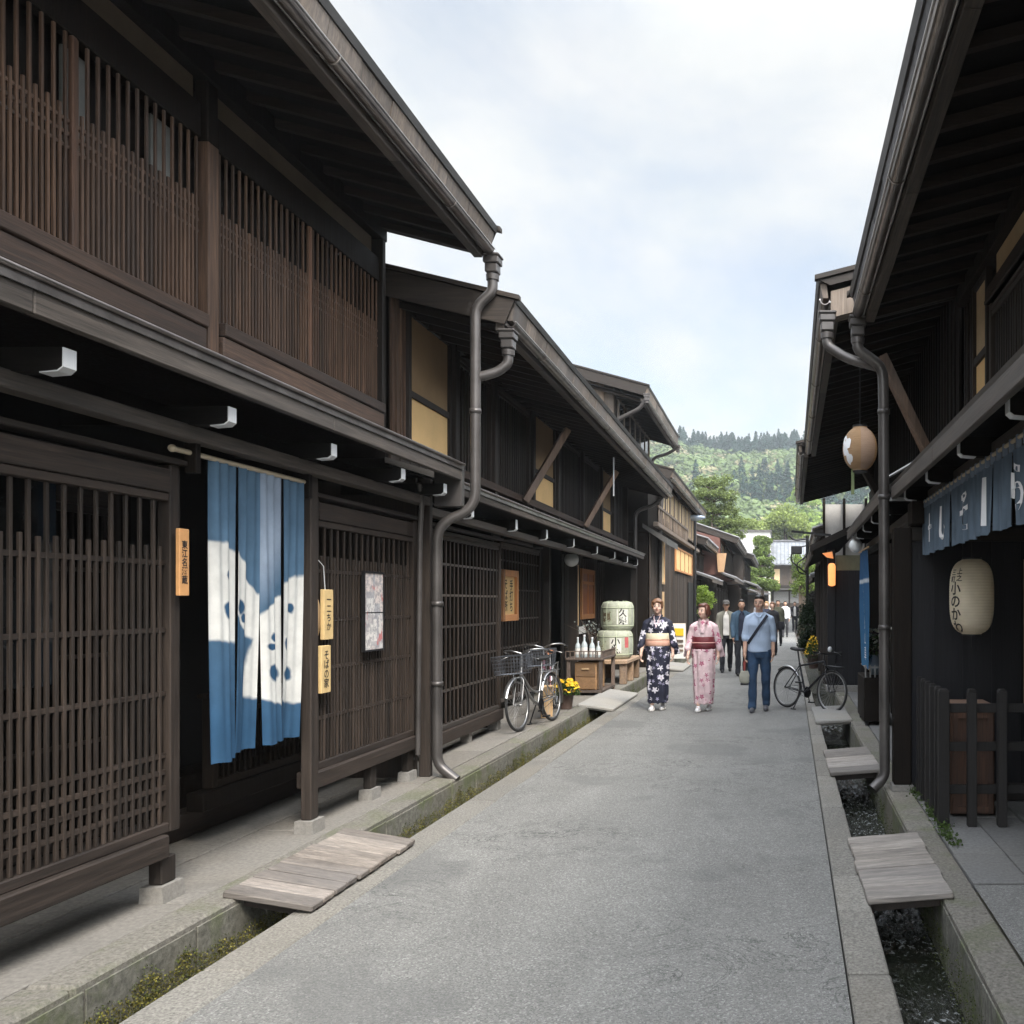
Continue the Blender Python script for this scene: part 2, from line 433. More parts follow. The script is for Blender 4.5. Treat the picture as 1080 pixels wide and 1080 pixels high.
strip('ground', -2500, 2500, -0.62, [-1500, 3500], GR)
strip('road', -2.283, lambda y: XR(y) - 0.006, 0.0, YS, ASPH)
# crossing street in front of the end house
strip('crossing_road', -40, 40, 0.004, [88, 93.9], ASPH)
blocks('kerb_left', -2.52, -2.292, -0.5, 0.002, -4, 88, 1.6, KERB)
blocks('kerb_right', lambda y: XR(y) + 0.003, KR, -0.5, 0.006, -4, 88, 0.95, KERB, jit=0.4)
def brick_wall_stone(name, c):
    m = stone(name, c, 26, 0.55, 1.0, 0.15, moss=0.5, stain=0.7); return m
WALLST = brick_wall_stone('mossy_channel_wall', (0.15, 0.145, 0.12))
blocks('channel_bank_left', -3.0, -2.80, -0.6, 0.08, -4, 88, 1.9, BANKT, b=0.015)
blocks('channel_wall_left', -2.8, -2.792, -0.55, 0.045, -4, 60, 0.62, WALLST, jit=0.5, b=0.003, gap=0.012)
blocks('channel_wall_right', lambda y: WR(y) - 0.008, lambda y: WR(y), -0.55, 0.012, -4, 60, 0.62, WALLST, jit=0.5, b=0.003, gap=0.012)
blocks('channel_bank_right', WR, lambda y: WR(y) + 0.20, -0.6, 0.045, -4, 88, 1.35, BANKT, b=0.010)
# pavements, laid as slabs of uneven length
def slabs(name, x0, x1, z, ya, yb, w, L, mat, seed=1, th=0.06):
    mb = MB(); rng = random.Random(seed)
    f0 = x0 if callable(x0) else (lambda y: x0)
    nx = max(1, round((x1 - f0(ya)) / w))
    for i in range(nx):
        y = ya + rng.uniform(-L, 0)
        while y < yb:
            l = L * rng.uniform(0.7, 1.3); yy = max(y, ya); y1 = min(y + l, yb)
            if y1 > yy + 0.02:
                a = f0(yy) + (x1 - f0(yy)) * i / nx; bb = f0(yy) + (x1 - f0(yy)) * (i + 1) / nx
                mb.box(a + 0.005, bb - 0.005, yy + 0.005, y1 - 0.005, z - th, z + rng.uniform(-0.003, 0.002), 0.004)
            y += l
    return tag(mb.build(name, mat, off=(0, 0, 0)), kind='structure')
slabs('pavement_left', -4.0, -3.003, 0.078, -4, 36, 0.5, 1.35, PAVE, 3)
strip('pavement_bed_left', -60, -2.85, 0.02, [-8, 88], GR)
strip('pavement_bed_right', lambda y: WR(y) + 0.1, 60, 0.0, [-8, 88], GR)
slabs('pavement_right', lambda y: WR(y) + 0.205, 1.75, 0.05, 4.9, 40, 0.36, 0.75, PAVER, 5)
slabs('shop_threshold_slabs', 1.76, 3.3, 0.052, 5.25, 7.3, 0.75, 0.5, PAVER, 9)
strip('side_asphalt', lambda y: WR(y) + 0.205, 4.0, 0.046, [-4, 4.88], ASPH)
strip('side_asphalt_patch', 1.76, 4.0, 0.0455, [4.88, 5.24], ASPH)

# water: dark, rippled, mirror-like
def water(name, speed):
    m, nt, b = newmat(name)
    co = coords(nt, (1, 0.45, 1))
    n1 = noise(nt, co, 30, 4, 0.6, 0.8); n2 = noise(nt, coords(nt, (1, 0.6, 1)), 45, 3, 0.6, 0.5)
    ms = ramp(nt, noise(nt, coords(nt, (0.3, 1, 1)), 0.9, 2), [(0.42, 0.12), (0.55, 1)])
    ad = nd(nt, 'ShaderNodeMath', operation='MULTIPLY_ADD'); lk(nt, n2, ad.inputs[0]); ad.inputs[1].default_value = 0.5; lk(nt, n1, ad.inputs[2])
    mu = nd(nt, 'ShaderNodeMath', operation='MULTIPLY'); lk(nt, ad.outputs[0], mu.inputs[0]); lk(nt, ms, mu.inputs[1])
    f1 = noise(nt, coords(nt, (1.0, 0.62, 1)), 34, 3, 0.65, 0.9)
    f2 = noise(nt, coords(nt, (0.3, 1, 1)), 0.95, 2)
    wv = nd(nt, 'ShaderNodeMath', operation='MULTIPLY'); lk(nt, ramp(nt, f1, [(0.575, 0), (0.65, 1)]), wv.inputs[0]); lk(nt, ramp(nt, f2, [(0.40, 0.04), (0.56, 1)]), wv.inputs[1])  # pale foam flecks, also painted in for bright sparkle on the ripples
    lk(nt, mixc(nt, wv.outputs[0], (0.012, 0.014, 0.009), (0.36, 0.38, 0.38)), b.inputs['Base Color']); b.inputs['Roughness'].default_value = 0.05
    b.inputs['IOR'].default_value = 1.45; b.inputs['Specular IOR Level'].default_value = 0.8
    bump(nt, b, mu.outputs[0], 1.0, speed)
    return m
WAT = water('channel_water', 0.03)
from mathutils import noise as mn
mb = MB(); nx = 46; ny = 900; yy0, yy1 = 2.4, 14.0
for j in range(ny + 1):
    y = yy0 + (yy1 - yy0) * j / ny
    turb = 0.25 + 0.75 * max(0.0, min(1.0, 0.5 + 1.6 * math.sin(y * 2.35 + 0.4)))
    for i in range(nx + 1):
        x = KR(y) - 0.05 + (WR(y) - KR(y) + 0.1) * i / nx
        h = mn.noise(Vector((x * 16, y * 11 + 3, 0.5))) * 0.020 + mn.noise(Vector((x * 38, y * 26, 4.5))) * 0.011 + mn.noise(Vector((x * 80, y * 60, 7.5))) * 0.004
        mb.v.append((x, y, -0.30 + h * turb))
mb.f = [(j * (nx + 1) + i, j * (nx + 1) + i + 1, (j + 1) * (nx + 1) + i + 1, (j + 1) * (nx + 1) + i) for j in range(ny) for i in range(nx)]; mb.sm = [True] * len(mb.f)
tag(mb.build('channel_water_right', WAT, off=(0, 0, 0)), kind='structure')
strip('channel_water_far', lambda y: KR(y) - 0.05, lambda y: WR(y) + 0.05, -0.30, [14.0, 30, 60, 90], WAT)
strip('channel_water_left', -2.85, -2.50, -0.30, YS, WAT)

# moss and weeds: tufts of tiny leaves
def leafmat(name, c, var=0.4, trans=0.35, rough=0.6, ns=0.9, nlo=0.7, nhi=1.25):
    m, nt, b = newmat(name)
    col = ramp(nt, island(nt), [(0, tuple(q * (1 - var) for q in c)), (1, tuple(q * (1 + var) for q in c))])
    n = noise(nt, coords(nt), ns, 3)
    col = mixc(nt, 1.0, col, ramp(nt, n, [(0.3, nlo), (0.7, nhi)]), 'MULTIPLY')
    lk(nt, col, b.inputs['Base Color']); b.inputs['Roughness'].default_value = rough
    b.inputs['Specular IOR Level'].default_value = 0.25
    tr = nd(nt, 'ShaderNodeBsdfTranslucent'); lk(nt, col, tr.inputs[0])
    mx = nd(nt, 'ShaderNodeMixShader'); mx.inputs[0].default_value = trans
    lk(nt, b.outputs[0], mx.inputs[1]); lk(nt, tr.outputs[0], mx.inputs[2])
    lk(nt, mx.outputs[0], nt.nodes['Material Output'].inputs[0])
    return m
MOSS = leafmat('moss', (0.15, 0.135, 0.03), 0.6, 0.15, ns=5, nlo=0.35, nhi=1.5)
MOSSD = leafmat('dark_moss', (0.07, 0.085, 0.02), 0.5, 0.2)
def leaves(mb, pts, size, rng, aspect=0.6, flat=0.0):
    """pts: list of (x,y,z); one small folded leaf quad at each"""
    for p in pts:
        a = Vector((rng.gauss(0, 1), rng.gauss(0, 1), rng.gauss(0, 1) * (1 - flat))).normalized()
        b_ = a.cross(Vector((rng.gauss(0, 1), rng.gauss(0, 1), rng.gauss(0, 1)))).normalized()
        s = size * rng.uniform(0.6, 1.3); p = Vector(p)
        mb.add([p - a * s, p + b_ * s * aspect, p + a * s, p - b_ * s * aspect], [(0, 1, 2, 3)])
def moss_band(name, x, zlo, zhi, ya, yb, n, mat, seed, out=1):
    mb = MB(); rng = random.Random(seed); pts = []
    while len(pts) < n:
        y = ya + (yb - ya) * rng.random() ** 1.6
        d = 0.5 + 0.5 * math.sin(y * 5.1) * math.sin(y * 1.7 + 1)
        d *= 0.6 + 0.4 * math.sin(y * 23)
        if rng.random() > 0.30 + d * 0.9: continue
        z = zlo + (zhi - zlo) * rng.random() ** 1.3 * (0.6 + 0.4 * max(0, d))
        xx = x(y) if callable(x) else x
        pts.append((xx + out * abs(rng.gauss(0, 0.014)) * (1.6 - (z - zlo) / (zhi - zlo)), y, z))
    leaves(mb, pts, 0.0045, rng, 0.8)
    return tag(mb.build(name, mat, off=(0, 0, 0)), 'moss growing along the foot of the channel walls', 'moss', kind='stuff')
moss_band('moss', -2.80, -0.22, -0.02, 2.6, 16, 42000, MOSS, 1, 1)
moss_band('dark_moss', -2.797, -0.24, 0.02, 2.6, 18, 16000, MOSSD, 8, 1)
moss_band('moss', lambda y: WR(y), -0.33, -0.02, 2.8, 9.5, 7000, MOSSD, 3, -1)
mb = MB(); rng = random.Random(5); pts = []
for k in range(26):
    cy = rng.uniform(5.6, 7.3); cx = 1.14 + rng.gauss(0, 0.02)
    for q in range(26): pts.append((cx + rng.gauss(0, 0.022), cy + rng.gauss(0, 0.04), 0.052 + abs(rng.gauss(0, 0.03))))
leaves(mb, pts, 0.012, rng)
tag(mb.build('weeds', leafmat('weed_leaf', (0.07, 0.11, 0.03)), off=(0, 0, 0)), 'small weeds growing along the foot of the picket fence', 'weeds', kind='stuff')

# ---- slabs and plank bridges over the channels
def plank_bridge(name, label, x0, z0, x1, z1, Y0, Y1, n, mat, group, s=1, fx=None):
    """boards running across the channel from (x0,z0) to (x1,z1)"""
    t = thing(name, label, 'footbridge', ((x0 + x1) / 2, (Y0 + Y1) / 2, min(z0, z1)), 0, group)
    rng = random.Random(int(Y0 * 10)); w = (Y1 - Y0) / n
    for k in range(n):
        m = MB(); y = Y0 + k * w; j0 = rng.uniform(-0.007, 0.007); j1 = rng.uniform(-0.007, 0.007)
        sx0 = (fx(y) if fx else 0); dz = rng.uniform(-0.003, 0.003)
        m.bar((x0 + j0 + sx0, y + w / 2, z0 + 0.018 + dz), (x1 + j1 + sx0, y + w / 2, z1 + 0.018 + dz), w - 0.014, 0.035, 0.006)
        m.build('plank', mat, t)
    for yy in (Y0 + 0.12, Y1 - 0.12):
        m = MB()
        m.bar((x0 + 0.01, yy, z0 - 0.028), (x1 - 0.01, yy, z1 - 0.028), 0.09, 0.055)
        m.build('bearer', WY, t)
    return t
GB = 'covers laid across the roadside channels'
plank_bridge('plank_bridge', 'weathered plank bridge over the left channel in front of the blue curtain', -2.86, 0.088, -2.40, 0.012, 4.54, 5.84, 10, wood('reddish_grey_plank', (0.185, 0.16, 0.138), 'X', var=0.45, grey=0.4, rough=0.8), GB)
plank_bridge('plank_bridge', 'nearest pale plank bridge over the right-hand water channel', 0.47, 0.012, 0.93, 0.048, 4.64, 5.88, 7, PLANK, GB)
plank_bridge('plank_bridge', 'pale plank bridge over the right channel, beside the downpipe foot', 0.485, 0.012, 0.96, 0.048, 8.1, 9.4, 5, PLANK, GB)
def slab(name, label, x0, x1, Y0, Y1, z0, z1, mat, cat='slab'):
    m = MB(); m.bar((x0, (Y0 + Y1) / 2, z0), (x1, (Y0 + Y1) / 2, z1), Y1 - Y0, 0.05, 0.012)
    m.bar((x0 + 0.03, (Y0 + Y1) / 2, z0 - 0.03), (x1 - 0.03, (Y0 + Y1) / 2, z1 - 0.03), Y1 - Y0 - 0.06, 0.03, 0.006)
    return tag(m.build(name, mat, off=((x0 + x1) / 2, (Y0 + Y1) / 2, z0)), label, cat, GB)
slab('channel_cover', 'smooth pale cover across the right channel under the black bicycle wheel', 0.50, 0.99, 11.6, 13.2, 0.03, 0.055, FLAG, 'footbridge')
slab('channel_cover', 'light stone cover across the left channel in front of the flowerpot and bottle table', -2.95, -2.42, 13.0, 15.3, 0.10, 0.025, FLAG, 'footbridge')
slab('channel_cover', 'far light cover over the left channel behind the woman in dark kimono', -2.95, -2.2, 20.6, 22.6, 0.10, 0.025, FLAG, 'footbridge')
# ------------------------------------------------------------------ house kit
def roof(root, s, Y0, Y1, ue, zt, slope, depth, fas=0.17, gut=True, rafter=0.32, sofd=None, rakes=True, fmat=None, rmat=None, name='roof', gz=None, rh=0.24):
    """street-side roof slope: slab (roof) with its rafters, shingle-edged fascia, rake boards and gutter"""
    zin = lambda u: zt + slope * (u - ue)
    m = MB(s)
    m.prism([(ue, zt), (ue + depth, zin(ue + depth)), (ue + depth, zin(ue + depth) - 0.07), (ue + 0.02, zt - 0.045)], Y0, Y1)
    # far slope behind the ridge
    m.prism([(ue + depth + 0.001, zin(ue + depth)), (ue + 2 * depth, zt), (ue + 2 * depth, zt - 0.07), (ue + depth + 0.001, zin(ue + depth) - 0.07)], Y0, Y1)
    r = m.build(name, rmat or ROOFM, root)
    # shingle edge
    m = MB(s); y = Y0 + 0.01; rng = random.Random(int(Y0 * 31 + zt * 10))
    L = 0.42
    while y < Y1 - 0.02:
        l = min(L * rng.uniform(0.75, 1.25), Y1 - 0.01 - y)
        o = rng.uniform(0, 0.006)
        m.prism([(ue + 0.03 + o, zt - 0.047), (ue + 0.085 + o, zt - 0.047), (ue + 0.10 + o, zt - fas), (ue + 0.055 + o, zt - fas)], y, y + l - 0.006)
        y += l
    m.build('fascia', fmat or SHIN, r)
    if gut:
        gu = ue + 0.075; gzz = gz if gz else zt - fas - 0.012; rr = 0.042
        m = MB(s); n = 10; prof = [(gu + rr * math.cos(math.pi + math.pi * k / n), gzz + rr * math.sin(math.pi + math.pi * k / n)) for k in range(n + 1)]
        pin = [(gu + (rr - 0.006) * math.cos(math.pi + math.pi * k / n), gzz + (rr - 0.006) * math.sin(math.pi + math.pi * k / n)) for k in range(n + 1)]
        vs = []; fs = []
        for p in prof + pin[::-1]: vs += [(p[0], Y0 + 0.02, p[1]), (p[0], Y1 - 0.02, p[1])]
        q = len(prof) * 2
        for i in range(q): j = (i + 1) % q; fs.append((2 * i, 2 * i + 1, 2 * j + 1, 2 * j))
        fs += [tuple(range(0, 2 * q, 2)), tuple(range(1, 2 * q, 2))[::-1]]
        m.add(vs, fs)
        y = Y0 + 1.1
        while y < Y1:
            m.tube([(gu + (rr + 0.004) * math.cos(math.pi + math.pi * k / n), y, gzz + (rr + 0.004) * math.sin(math.pi + math.pi * k / n)) for k in range(n + 1)], 0.006, 5)
            y += 0.9 + 0.9
        gt = m.build('gutter', GUT, root)
        for du in (-rr - 0.002, rr + 0.002):
            m = MB(s); m.tube([(gu + du, Y0 + 0.02, gzz + 0.003 - (0.02 if du > 0 else 0)), (gu + du, Y1 - 0.02, gzz + 0.003 - (0.02 if du > 0 else 0))], 0.008, 6); m.build('gutter_bead', BEAD, gt)
    # lower eave board
    m = MB(s); y = Y0 + 0.015; lb = ue + 0.135
    while y < Y1 - 0.02:
        l = min(rng.uniform(1.3, 2.2), Y1 - 0.015 - y)
        m.box(lb, lb + 0.075, y, y + l - 0.004, zt - fas - 0.085, zt - fas - 0.012, 0.004); y += l
    m.build('eave_board', BEAM, r)
    # soffit and rafters
    sd = sofd or (depth * 0.45)
    m = MB(s); y = Y0 + 0.16
    zo = zt - fas - 0.02
    while y < Y1 - 0.05:
        m.prism([(lb + 0.076, zo - 0.05), (lb + sd, zo - 0.05 + slope * sd), (lb + sd, zo + 0.01 + slope * sd), (lb + 0.076, zo + 0.01)], y - 0.022, y + 0.022)
        y += rafter
    m.build('rafters', RAFT, r)
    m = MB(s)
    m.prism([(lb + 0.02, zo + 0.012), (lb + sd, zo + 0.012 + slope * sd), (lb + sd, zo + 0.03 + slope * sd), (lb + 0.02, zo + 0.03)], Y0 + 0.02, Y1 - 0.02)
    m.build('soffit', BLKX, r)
    if rakes:
        for (a, b_) in ((Y0 - 0.028, Y0 - 0.003), (Y1 + 0.003, Y1 + 0.028)):
            m = MB(s)
            m.prism([(ue + 0.03, zt - 0.03), (ue + depth, zin(ue + depth) - 0.03), (ue + depth, zin(ue + depth) - rh - 0.02), (ue + 0.12, zt - rh)], a, b_)
            m.prism([(ue - 0.015, zt + 0.012), (ue + depth, zin(ue + depth) + 0.012), (ue + depth, zin(ue + depth) - 0.026), (ue - 0.015, zt - 0.028)], a - 0.02, b_ + 0.02)
            m.build('rake_board', WX, r)
    return r
RAFT = wood('dim_brown_rafter', (0.020, 0.015, 0.012), 'X', var=0.5, grey=0.1, spec=0.2)
BEAD = plain('gutter_lip_highlight', (0.42, 0.40, 0.385), 0.30, 0.7, 0.35, 2)  # lighter metal paints the highlight lines along the gutter lips
ROOFM = plain('dark_metal_roofing', (0.085, 0.08, 0.078), 0.5, 0.3, 0.25, 3)
LROOF = plain('grey_sheet_roofing', (0.11, 0.105, 0.10), 0.5, 0.3, 0.2, 3)

def lower_eave(root, s, Y0, Y1, ue, zt, uw, brY, brz=(2.50, 2.63), bru=0.06, fh=0.13, lint=None, slope=0.3, capm=None, gutter_lip=True):
    m = MB(s)
    zw = zt + slope * (uw - ue)
    m.prism([(ue, zt), (uw, zw), (uw, zw - 0.05), (ue + 0.045, zt - 0.045)], Y0, Y1)
    lr = m.build('lower_roof', LROOF, root)
    m = MB(s); y = Y0 + 0.004; rng = random.Random(int(Y0 * 13))
    while y < Y1 - 0.02:
        l = min(rng.uniform(1.8, 2.6), Y1 - 0.004 - y)
        m.box(ue + 0.008, ue + 0.05, y, y + l - 0.004, zt - 0.02 - fh, zt - 0.018, 0.005); y += l
    m.build('eave_board', BEAM, lr)
    if gutter_lip:
        m = MB(s)
        m.tube([(ue - 0.012, Y0, zt - 0.012), (ue - 0.012, Y1, zt - 0.012)], 0.012, 8)
        m.box(ue - 0.003, ue + 0.004, Y0, Y1, zt - 0.06, zt - 0.024)
        m.build('gutter', GUT, lr)
    # boarded soffit
    m = MB(s)
    m.prism([(ue + 0.052, zt - 0.075), (uw, zw - 0.075), (uw, zw - 0.055), (ue + 0.052, zt - 0.055)], Y0 + 0.01, Y1 - 0.01)
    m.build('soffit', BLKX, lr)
    for y in brY:
        m = MB(s); z0, z1 = brz; h = z1 - z0
        u0 = ue + bru
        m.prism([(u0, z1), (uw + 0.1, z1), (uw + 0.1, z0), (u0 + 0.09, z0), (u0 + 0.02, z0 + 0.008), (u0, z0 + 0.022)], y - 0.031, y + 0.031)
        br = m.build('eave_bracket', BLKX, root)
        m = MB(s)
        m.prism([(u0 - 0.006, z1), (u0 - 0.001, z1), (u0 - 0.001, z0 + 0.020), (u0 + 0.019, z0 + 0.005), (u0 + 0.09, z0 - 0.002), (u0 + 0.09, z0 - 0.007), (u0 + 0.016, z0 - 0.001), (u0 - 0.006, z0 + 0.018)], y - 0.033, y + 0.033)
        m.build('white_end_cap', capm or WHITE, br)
    if lint:
        m = MB(s); u0, z0, z1 = lint
        m.box(u0, u0 + 0.10, Y0 + 0.02, Y1 - 0.02, z0, z1, 0.006); m.build('lintel', BEAM, root)
    return lr

def lattice(root, s, u, Y0, Y1, z0, z1, pitch, bw, rails, short=None, every=2, frame=0.09, top=0.13, bot=(0.0, 0.0), zm=None, ym=None, label=None, depth=0.015, sill=0.05):
    """frame with vertical bars; bars between the long ones stop at height `short`"""
    zm = zm or LAT; ym = ym or LATY
    m = MB(s)
    m.box(u, u + 0.07, Y0, Y0 + frame, z0, z1 - 0.002, 0.005)
    fr = m.build('lattice_frame', zm, root)
    m = MB(s); m.box(u, u + 0.07, Y1 - frame, Y1, z0, z1 - 0.002, 0.005); m.build('lattice_stile', zm, fr)
    if label: fr['label'] = label
    m = MB(s)
    m.box(u - 0.004, u + 0.066, Y0 + frame + 0.001, Y1 - frame - 0.001, z1 - top, z1 - 0.03, 0.005)
    m.box(u - 0.03, u + 0.09, Y0 - 0.02, Y1 + 0.02, z1, z1 + 0.028, 0.004); m.build('lattice_cap', ym, fr); m = MB(s)
    m.box(u + 0.006, u + 0.06, Y0 + frame + 0.001, Y1 - frame - 0.001, z1 - top - 0.045, z1 - top - 0.004, 0.004)
    m.build('lattice_rail', ym, fr); m = MB(s)
    m.box(u + 0.004, u + 0.066, Y0 + frame + 0.001, Y1 - frame - 0.001, z0, z0 + sill, 0.005)
    m.build('lattice_rail', ym, fr)
    jr = random.Random(int(Y0 * 100)); m = MB(s); y = Y0 + frame + pitch * 0.6; k = 0
    zb = z0 + sill; zt = z1 - top - 0.045
    while y < Y1 - frame - bw:
        t = zt if (short is None or k % every == 0) else short + jr.uniform(-0.006, 0.006)
        j0 = jr.uniform(-0.0022, 0.0022); du = jr.uniform(0, 0.002); bb = bw * jr.uniform(0.9, 1.1)
        m.box(u + 0.018 + du, u + 0.018 + depth + du, y + j0 - bb / 2, y + j0 + bb / 2, zb, t, 0.002)
        y += pitch; k += 1
    m.build('lattice_bars', zm, fr)
    m = MB(s)
    for r_ in rails:
        m.box(u + 0.022, u + 0.018 + depth + 0.008, Y0 + frame, Y1 - frame, r_ - 0.012, r_ + 0.012)
    if rails: m.build('cross_rails', ym, fr)
    return fr

def post(root, s, u0, u1, Y0, Y1, z0, z1, mat=None, foot=None, name='post', fh=0.085):
    m = MB(s); m.box(u0, u1, Y0, Y1, z0 + (fh + 0.002 if foot else 0), z1, 0.006); p = m.build(name, mat or WZ, root)
    if foot:
        m = MB(s); e = foot
        m.prism([(u0 - e, z0), (u1 + e, z0), (u1 + e - 0.006, z0 + fh), (u0 - e + 0.006, z0 + fh)], Y0 - e, Y1 + e)
        m.build('pad_stone', FOOT, p)
    return p
def body(root, s, uf, Y0, Y1, z0, z1, depth=6.0, mat=None, name='wall', slope=0.26, ux=None):
    m = MB(s); ux = ux or uf
    m.prism([(uf, z0), (uf + depth, z0), (uf + depth, z1 + slope * depth), (uf, z1)], Y0, Y1)
    return m.build(name, mat or BLK, root)
def boards(root, s, u, Y0, Y1, z0, z1, w=0.16, mat=None, name='board_wall', batten=True, gap=0.004):
    m = MB(s); y = Y0; rng = random.Random(int(Y0 * 17 + z0 * 5))
    while y < Y1 - 0.01:
        l = min(w * rng.uniform(0.85, 1.15), Y1 - y)
        m.box(u + rng.uniform(0, 0.004), u + 0.025, y, y + l - gap, z0, z1)
        if batten: m.box(u - 0.014, u - 0.001, y + l - 0.02, y + l + 0.005, z0, z1)
        y += l
    return m.build(name, mat or WZ, root)
def panel(root, s, u, Y0, Y1, z0, z1, mat, name='window', fr=0.045, split=None, frmat=None, panemat=None, mull=0):
    """framed opening: frame part with a pane sub-part"""
    m = MB(s); e = fr
    m.box(u - 0.02, u + 0.03, Y0, Y0 + e, z0, z1, 0.003); m.box(u - 0.02, u + 0.03, Y1 - e, Y1, z0, z1, 0.003)
    m.box(u - 0.017, u + 0.03, Y0 + e, Y1 - e, z1 - e, z1 - 0.001, 0.003); m.box(u - 0.017, u + 0.03, Y0 + e, Y1 - e, z0 + 0.001, z0 + e, 0.003)
    if split: m.box(u - 0.015, u + 0.03, Y0 + e, Y1 - e, split - 0.03, split + 0.03, 0.003)
    for k in range(mull):
        y = Y0 + (Y1 - Y0) * (k + 1) / (mull + 1); m.box(u - 0.012, u + 0.028, y - 0.015, y + 0.015, z0 + e, z1 - e)
    w_ = m.build(name, frmat or WZ, root)
    m = MB(s); m.box(u + 0.008, u + 0.018, Y0 + e * 0.8, Y1 - e * 0.8, z0 + e * 0.8, (split if split else z1 - e * 0.8))
    m.build('pane', mat, w_)
    if split:
        m = MB(s); m.box(u + 0.008, u + 0.018, Y0 + e * 0.8, Y1 - e * 0.8, split + 0.001, z1 - e * 0.8); m.build('pane', panemat or mat, w_)
    return w_
def downpipe(root, pts, r=0.05, rings=(), s=1, name='downpipe', clamp=None):
    m = MB(s); m.tube(fillet(pts, 0.16, 6), r, 14)
    for (x, y, z) in rings: m.lathe((x, y, z), [(r, -0.02), (r + 0.008, -0.02), (r + 0.008, 0.02), (r, 0.02)], 14)
    return m.build(name, PIPE, root)
def hopper(root, s, u, y, z, parentname='rain_hopper'):
    m = MB(s)
    for (a, z0, z1) in ((0.068, 0.0, 0.06), (0.076, 0.061, 0.085), (0.055, -0.08, -0.001)):
        m.box(u - a, u + a, y - a, y + a, z + z0, z + z1, 0.008)
    m.lathe((u, y, z), [(0.055, -0.14), (0.058, -0.091)], 12)
    return m.build(parentname, PIPE, root)

# ================================================================== nearest house, left
L1 = thing('wooden_townhouse', 'nearest timber house on the left, slatted upper storey above the dyed door curtain', 'house', (-3.15, -1.6, 0), 0, 'dark timber town houses along the lane')
s = -1
roof(L1, s, -1.5, 7.75, 2.45, 4.90, 0.25, 5.0, fas=0.18, sofd=1.6)
body(L1, s, 3.62, -1.5, 7.74, 3.0, 4.92, 5.0, BLK, 'upper_wall', 0.2)
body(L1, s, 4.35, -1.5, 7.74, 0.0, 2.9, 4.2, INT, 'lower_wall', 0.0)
m = MB(s); m.box(3.45, 3.62, 7.70, 7.745, 3.0, 4.95); m.box(3.16, 4.34, 7.70, 7.74, 0.08, 2.7); m.build('party_wall', WZ, L1)
# top plate, plaster strip, header over the upper lattice
m = MB(s); m.box(3.42, 3.60, -1.5, 7.73, 4.765, 4.97, 0.006); m.build('top_plate', BLK, L1)
m = MB(s); m.box(3.50, 3.56, -1.5, 5.28, 4.605, 4.764); m.build('plaster_strip', PLAST, L1); m = MB(s); m.box(3.50, 3.56, 5.44, 7.60, 4.605, 4.764); m.build('plaster_strip', PLAST, L1)
for (a, b_) in ((-1.4, 5.28), (5.44, 7.66)):
    m = MB(s); m.box(3.45, 3.52, a, b_, 4.39, 4.60, 0.006)
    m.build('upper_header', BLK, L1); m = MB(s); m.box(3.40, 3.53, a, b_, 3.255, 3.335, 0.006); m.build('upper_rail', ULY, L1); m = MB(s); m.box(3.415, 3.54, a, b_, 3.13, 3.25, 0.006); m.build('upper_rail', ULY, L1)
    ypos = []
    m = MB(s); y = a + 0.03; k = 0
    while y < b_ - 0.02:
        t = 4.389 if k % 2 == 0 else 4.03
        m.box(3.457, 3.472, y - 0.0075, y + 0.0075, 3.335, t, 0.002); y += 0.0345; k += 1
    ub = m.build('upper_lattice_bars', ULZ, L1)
    m = MB(s)
    for z in (3.835, 3.90, 3.965): m.box(3.4635, 3.487, a, b_, z - 0.009, z + 0.009)
    m.build('cross_rails', ULY, ub)
BRN = wood('red_brown_mullion', (0.115, 0.060, 0.037), 'Z', var=0.4, grey=0.1)
for yy in (0.6, 1.7, 2.8, 4.33, 6.52): post(L1, s, 3.446, 3.475, yy - 0.016, yy + 0.016, 3.336, 4.389, BRN, name='mullion')
post(L1, s, 3.425, 3.50, 5.31, 5.41, 3.02, 4.39, ULZ); post(L1, s, 3.43, 3.51, 5.31, 5.41, 4.392, 4.76, BLK); post(L1, s, 3.42, 3.56, 7.64, 7.70, 3.02, 4.76, WZ)
# old glazed sashes behind the upper lattice, pale reflection painted as their grey
SASH = plain('grey_sash_reflection', (0.20, 0.20, 0.185), 0.6, 0, 0.3, 4)
for y in np.arange(-1.2, 5.2, 0.62): m = MB(s); m.box(3.555, 3.57, y, y + 0.16, 3.9, 4.385); m.build('upper_sash', SASH, L1)
lower_eave(L1, s, -1.5, 7.72, 2.75, 2.83, 3.60, [0.37, 1.42, 2.47, 3.52, 4.57, 5.62, 6.66, 7.50], (2.525, 2.62), 0.08, 0.13, (3.03, 2.455, 2.53))
m = MB(s); m.box(3.25, 3.35, -1.5, 7.7, 2.54, 2.66); m.build('wall_beam', BLK, L1)
rl1 = [1.815, 1.467, 1.138, 0.818, 0.731, 0.650, 0.570]
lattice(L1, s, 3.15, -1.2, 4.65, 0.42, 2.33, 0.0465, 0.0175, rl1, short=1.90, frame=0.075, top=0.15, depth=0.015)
m = MB(s); m.box(3.12, 3.26, -1.2, 4.53, 0.300, 0.419, 0.008); m.build('lower_beam', LATY, L1)
for yy in (0.5, 2.4, 4.50): post(L1, s, 3.15, 3.22, yy + 0.01, yy + 0.12, 0.075, 0.299, WZ, 0.028)
rl2 = [1.83, 1.49, 1.153, 0.81]
post(L1, s, 3.10, 3.17, 5.86, 5.955, 0.075, 2.45, WZ, 0.03)
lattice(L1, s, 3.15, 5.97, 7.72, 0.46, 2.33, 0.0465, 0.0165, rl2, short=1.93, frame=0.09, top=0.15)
m = MB(s); m.box(3.12, 3.26, 5.97, 7.72, 0.345, 0.459, 0.008); m.build('lower_beam', LATY, L1)
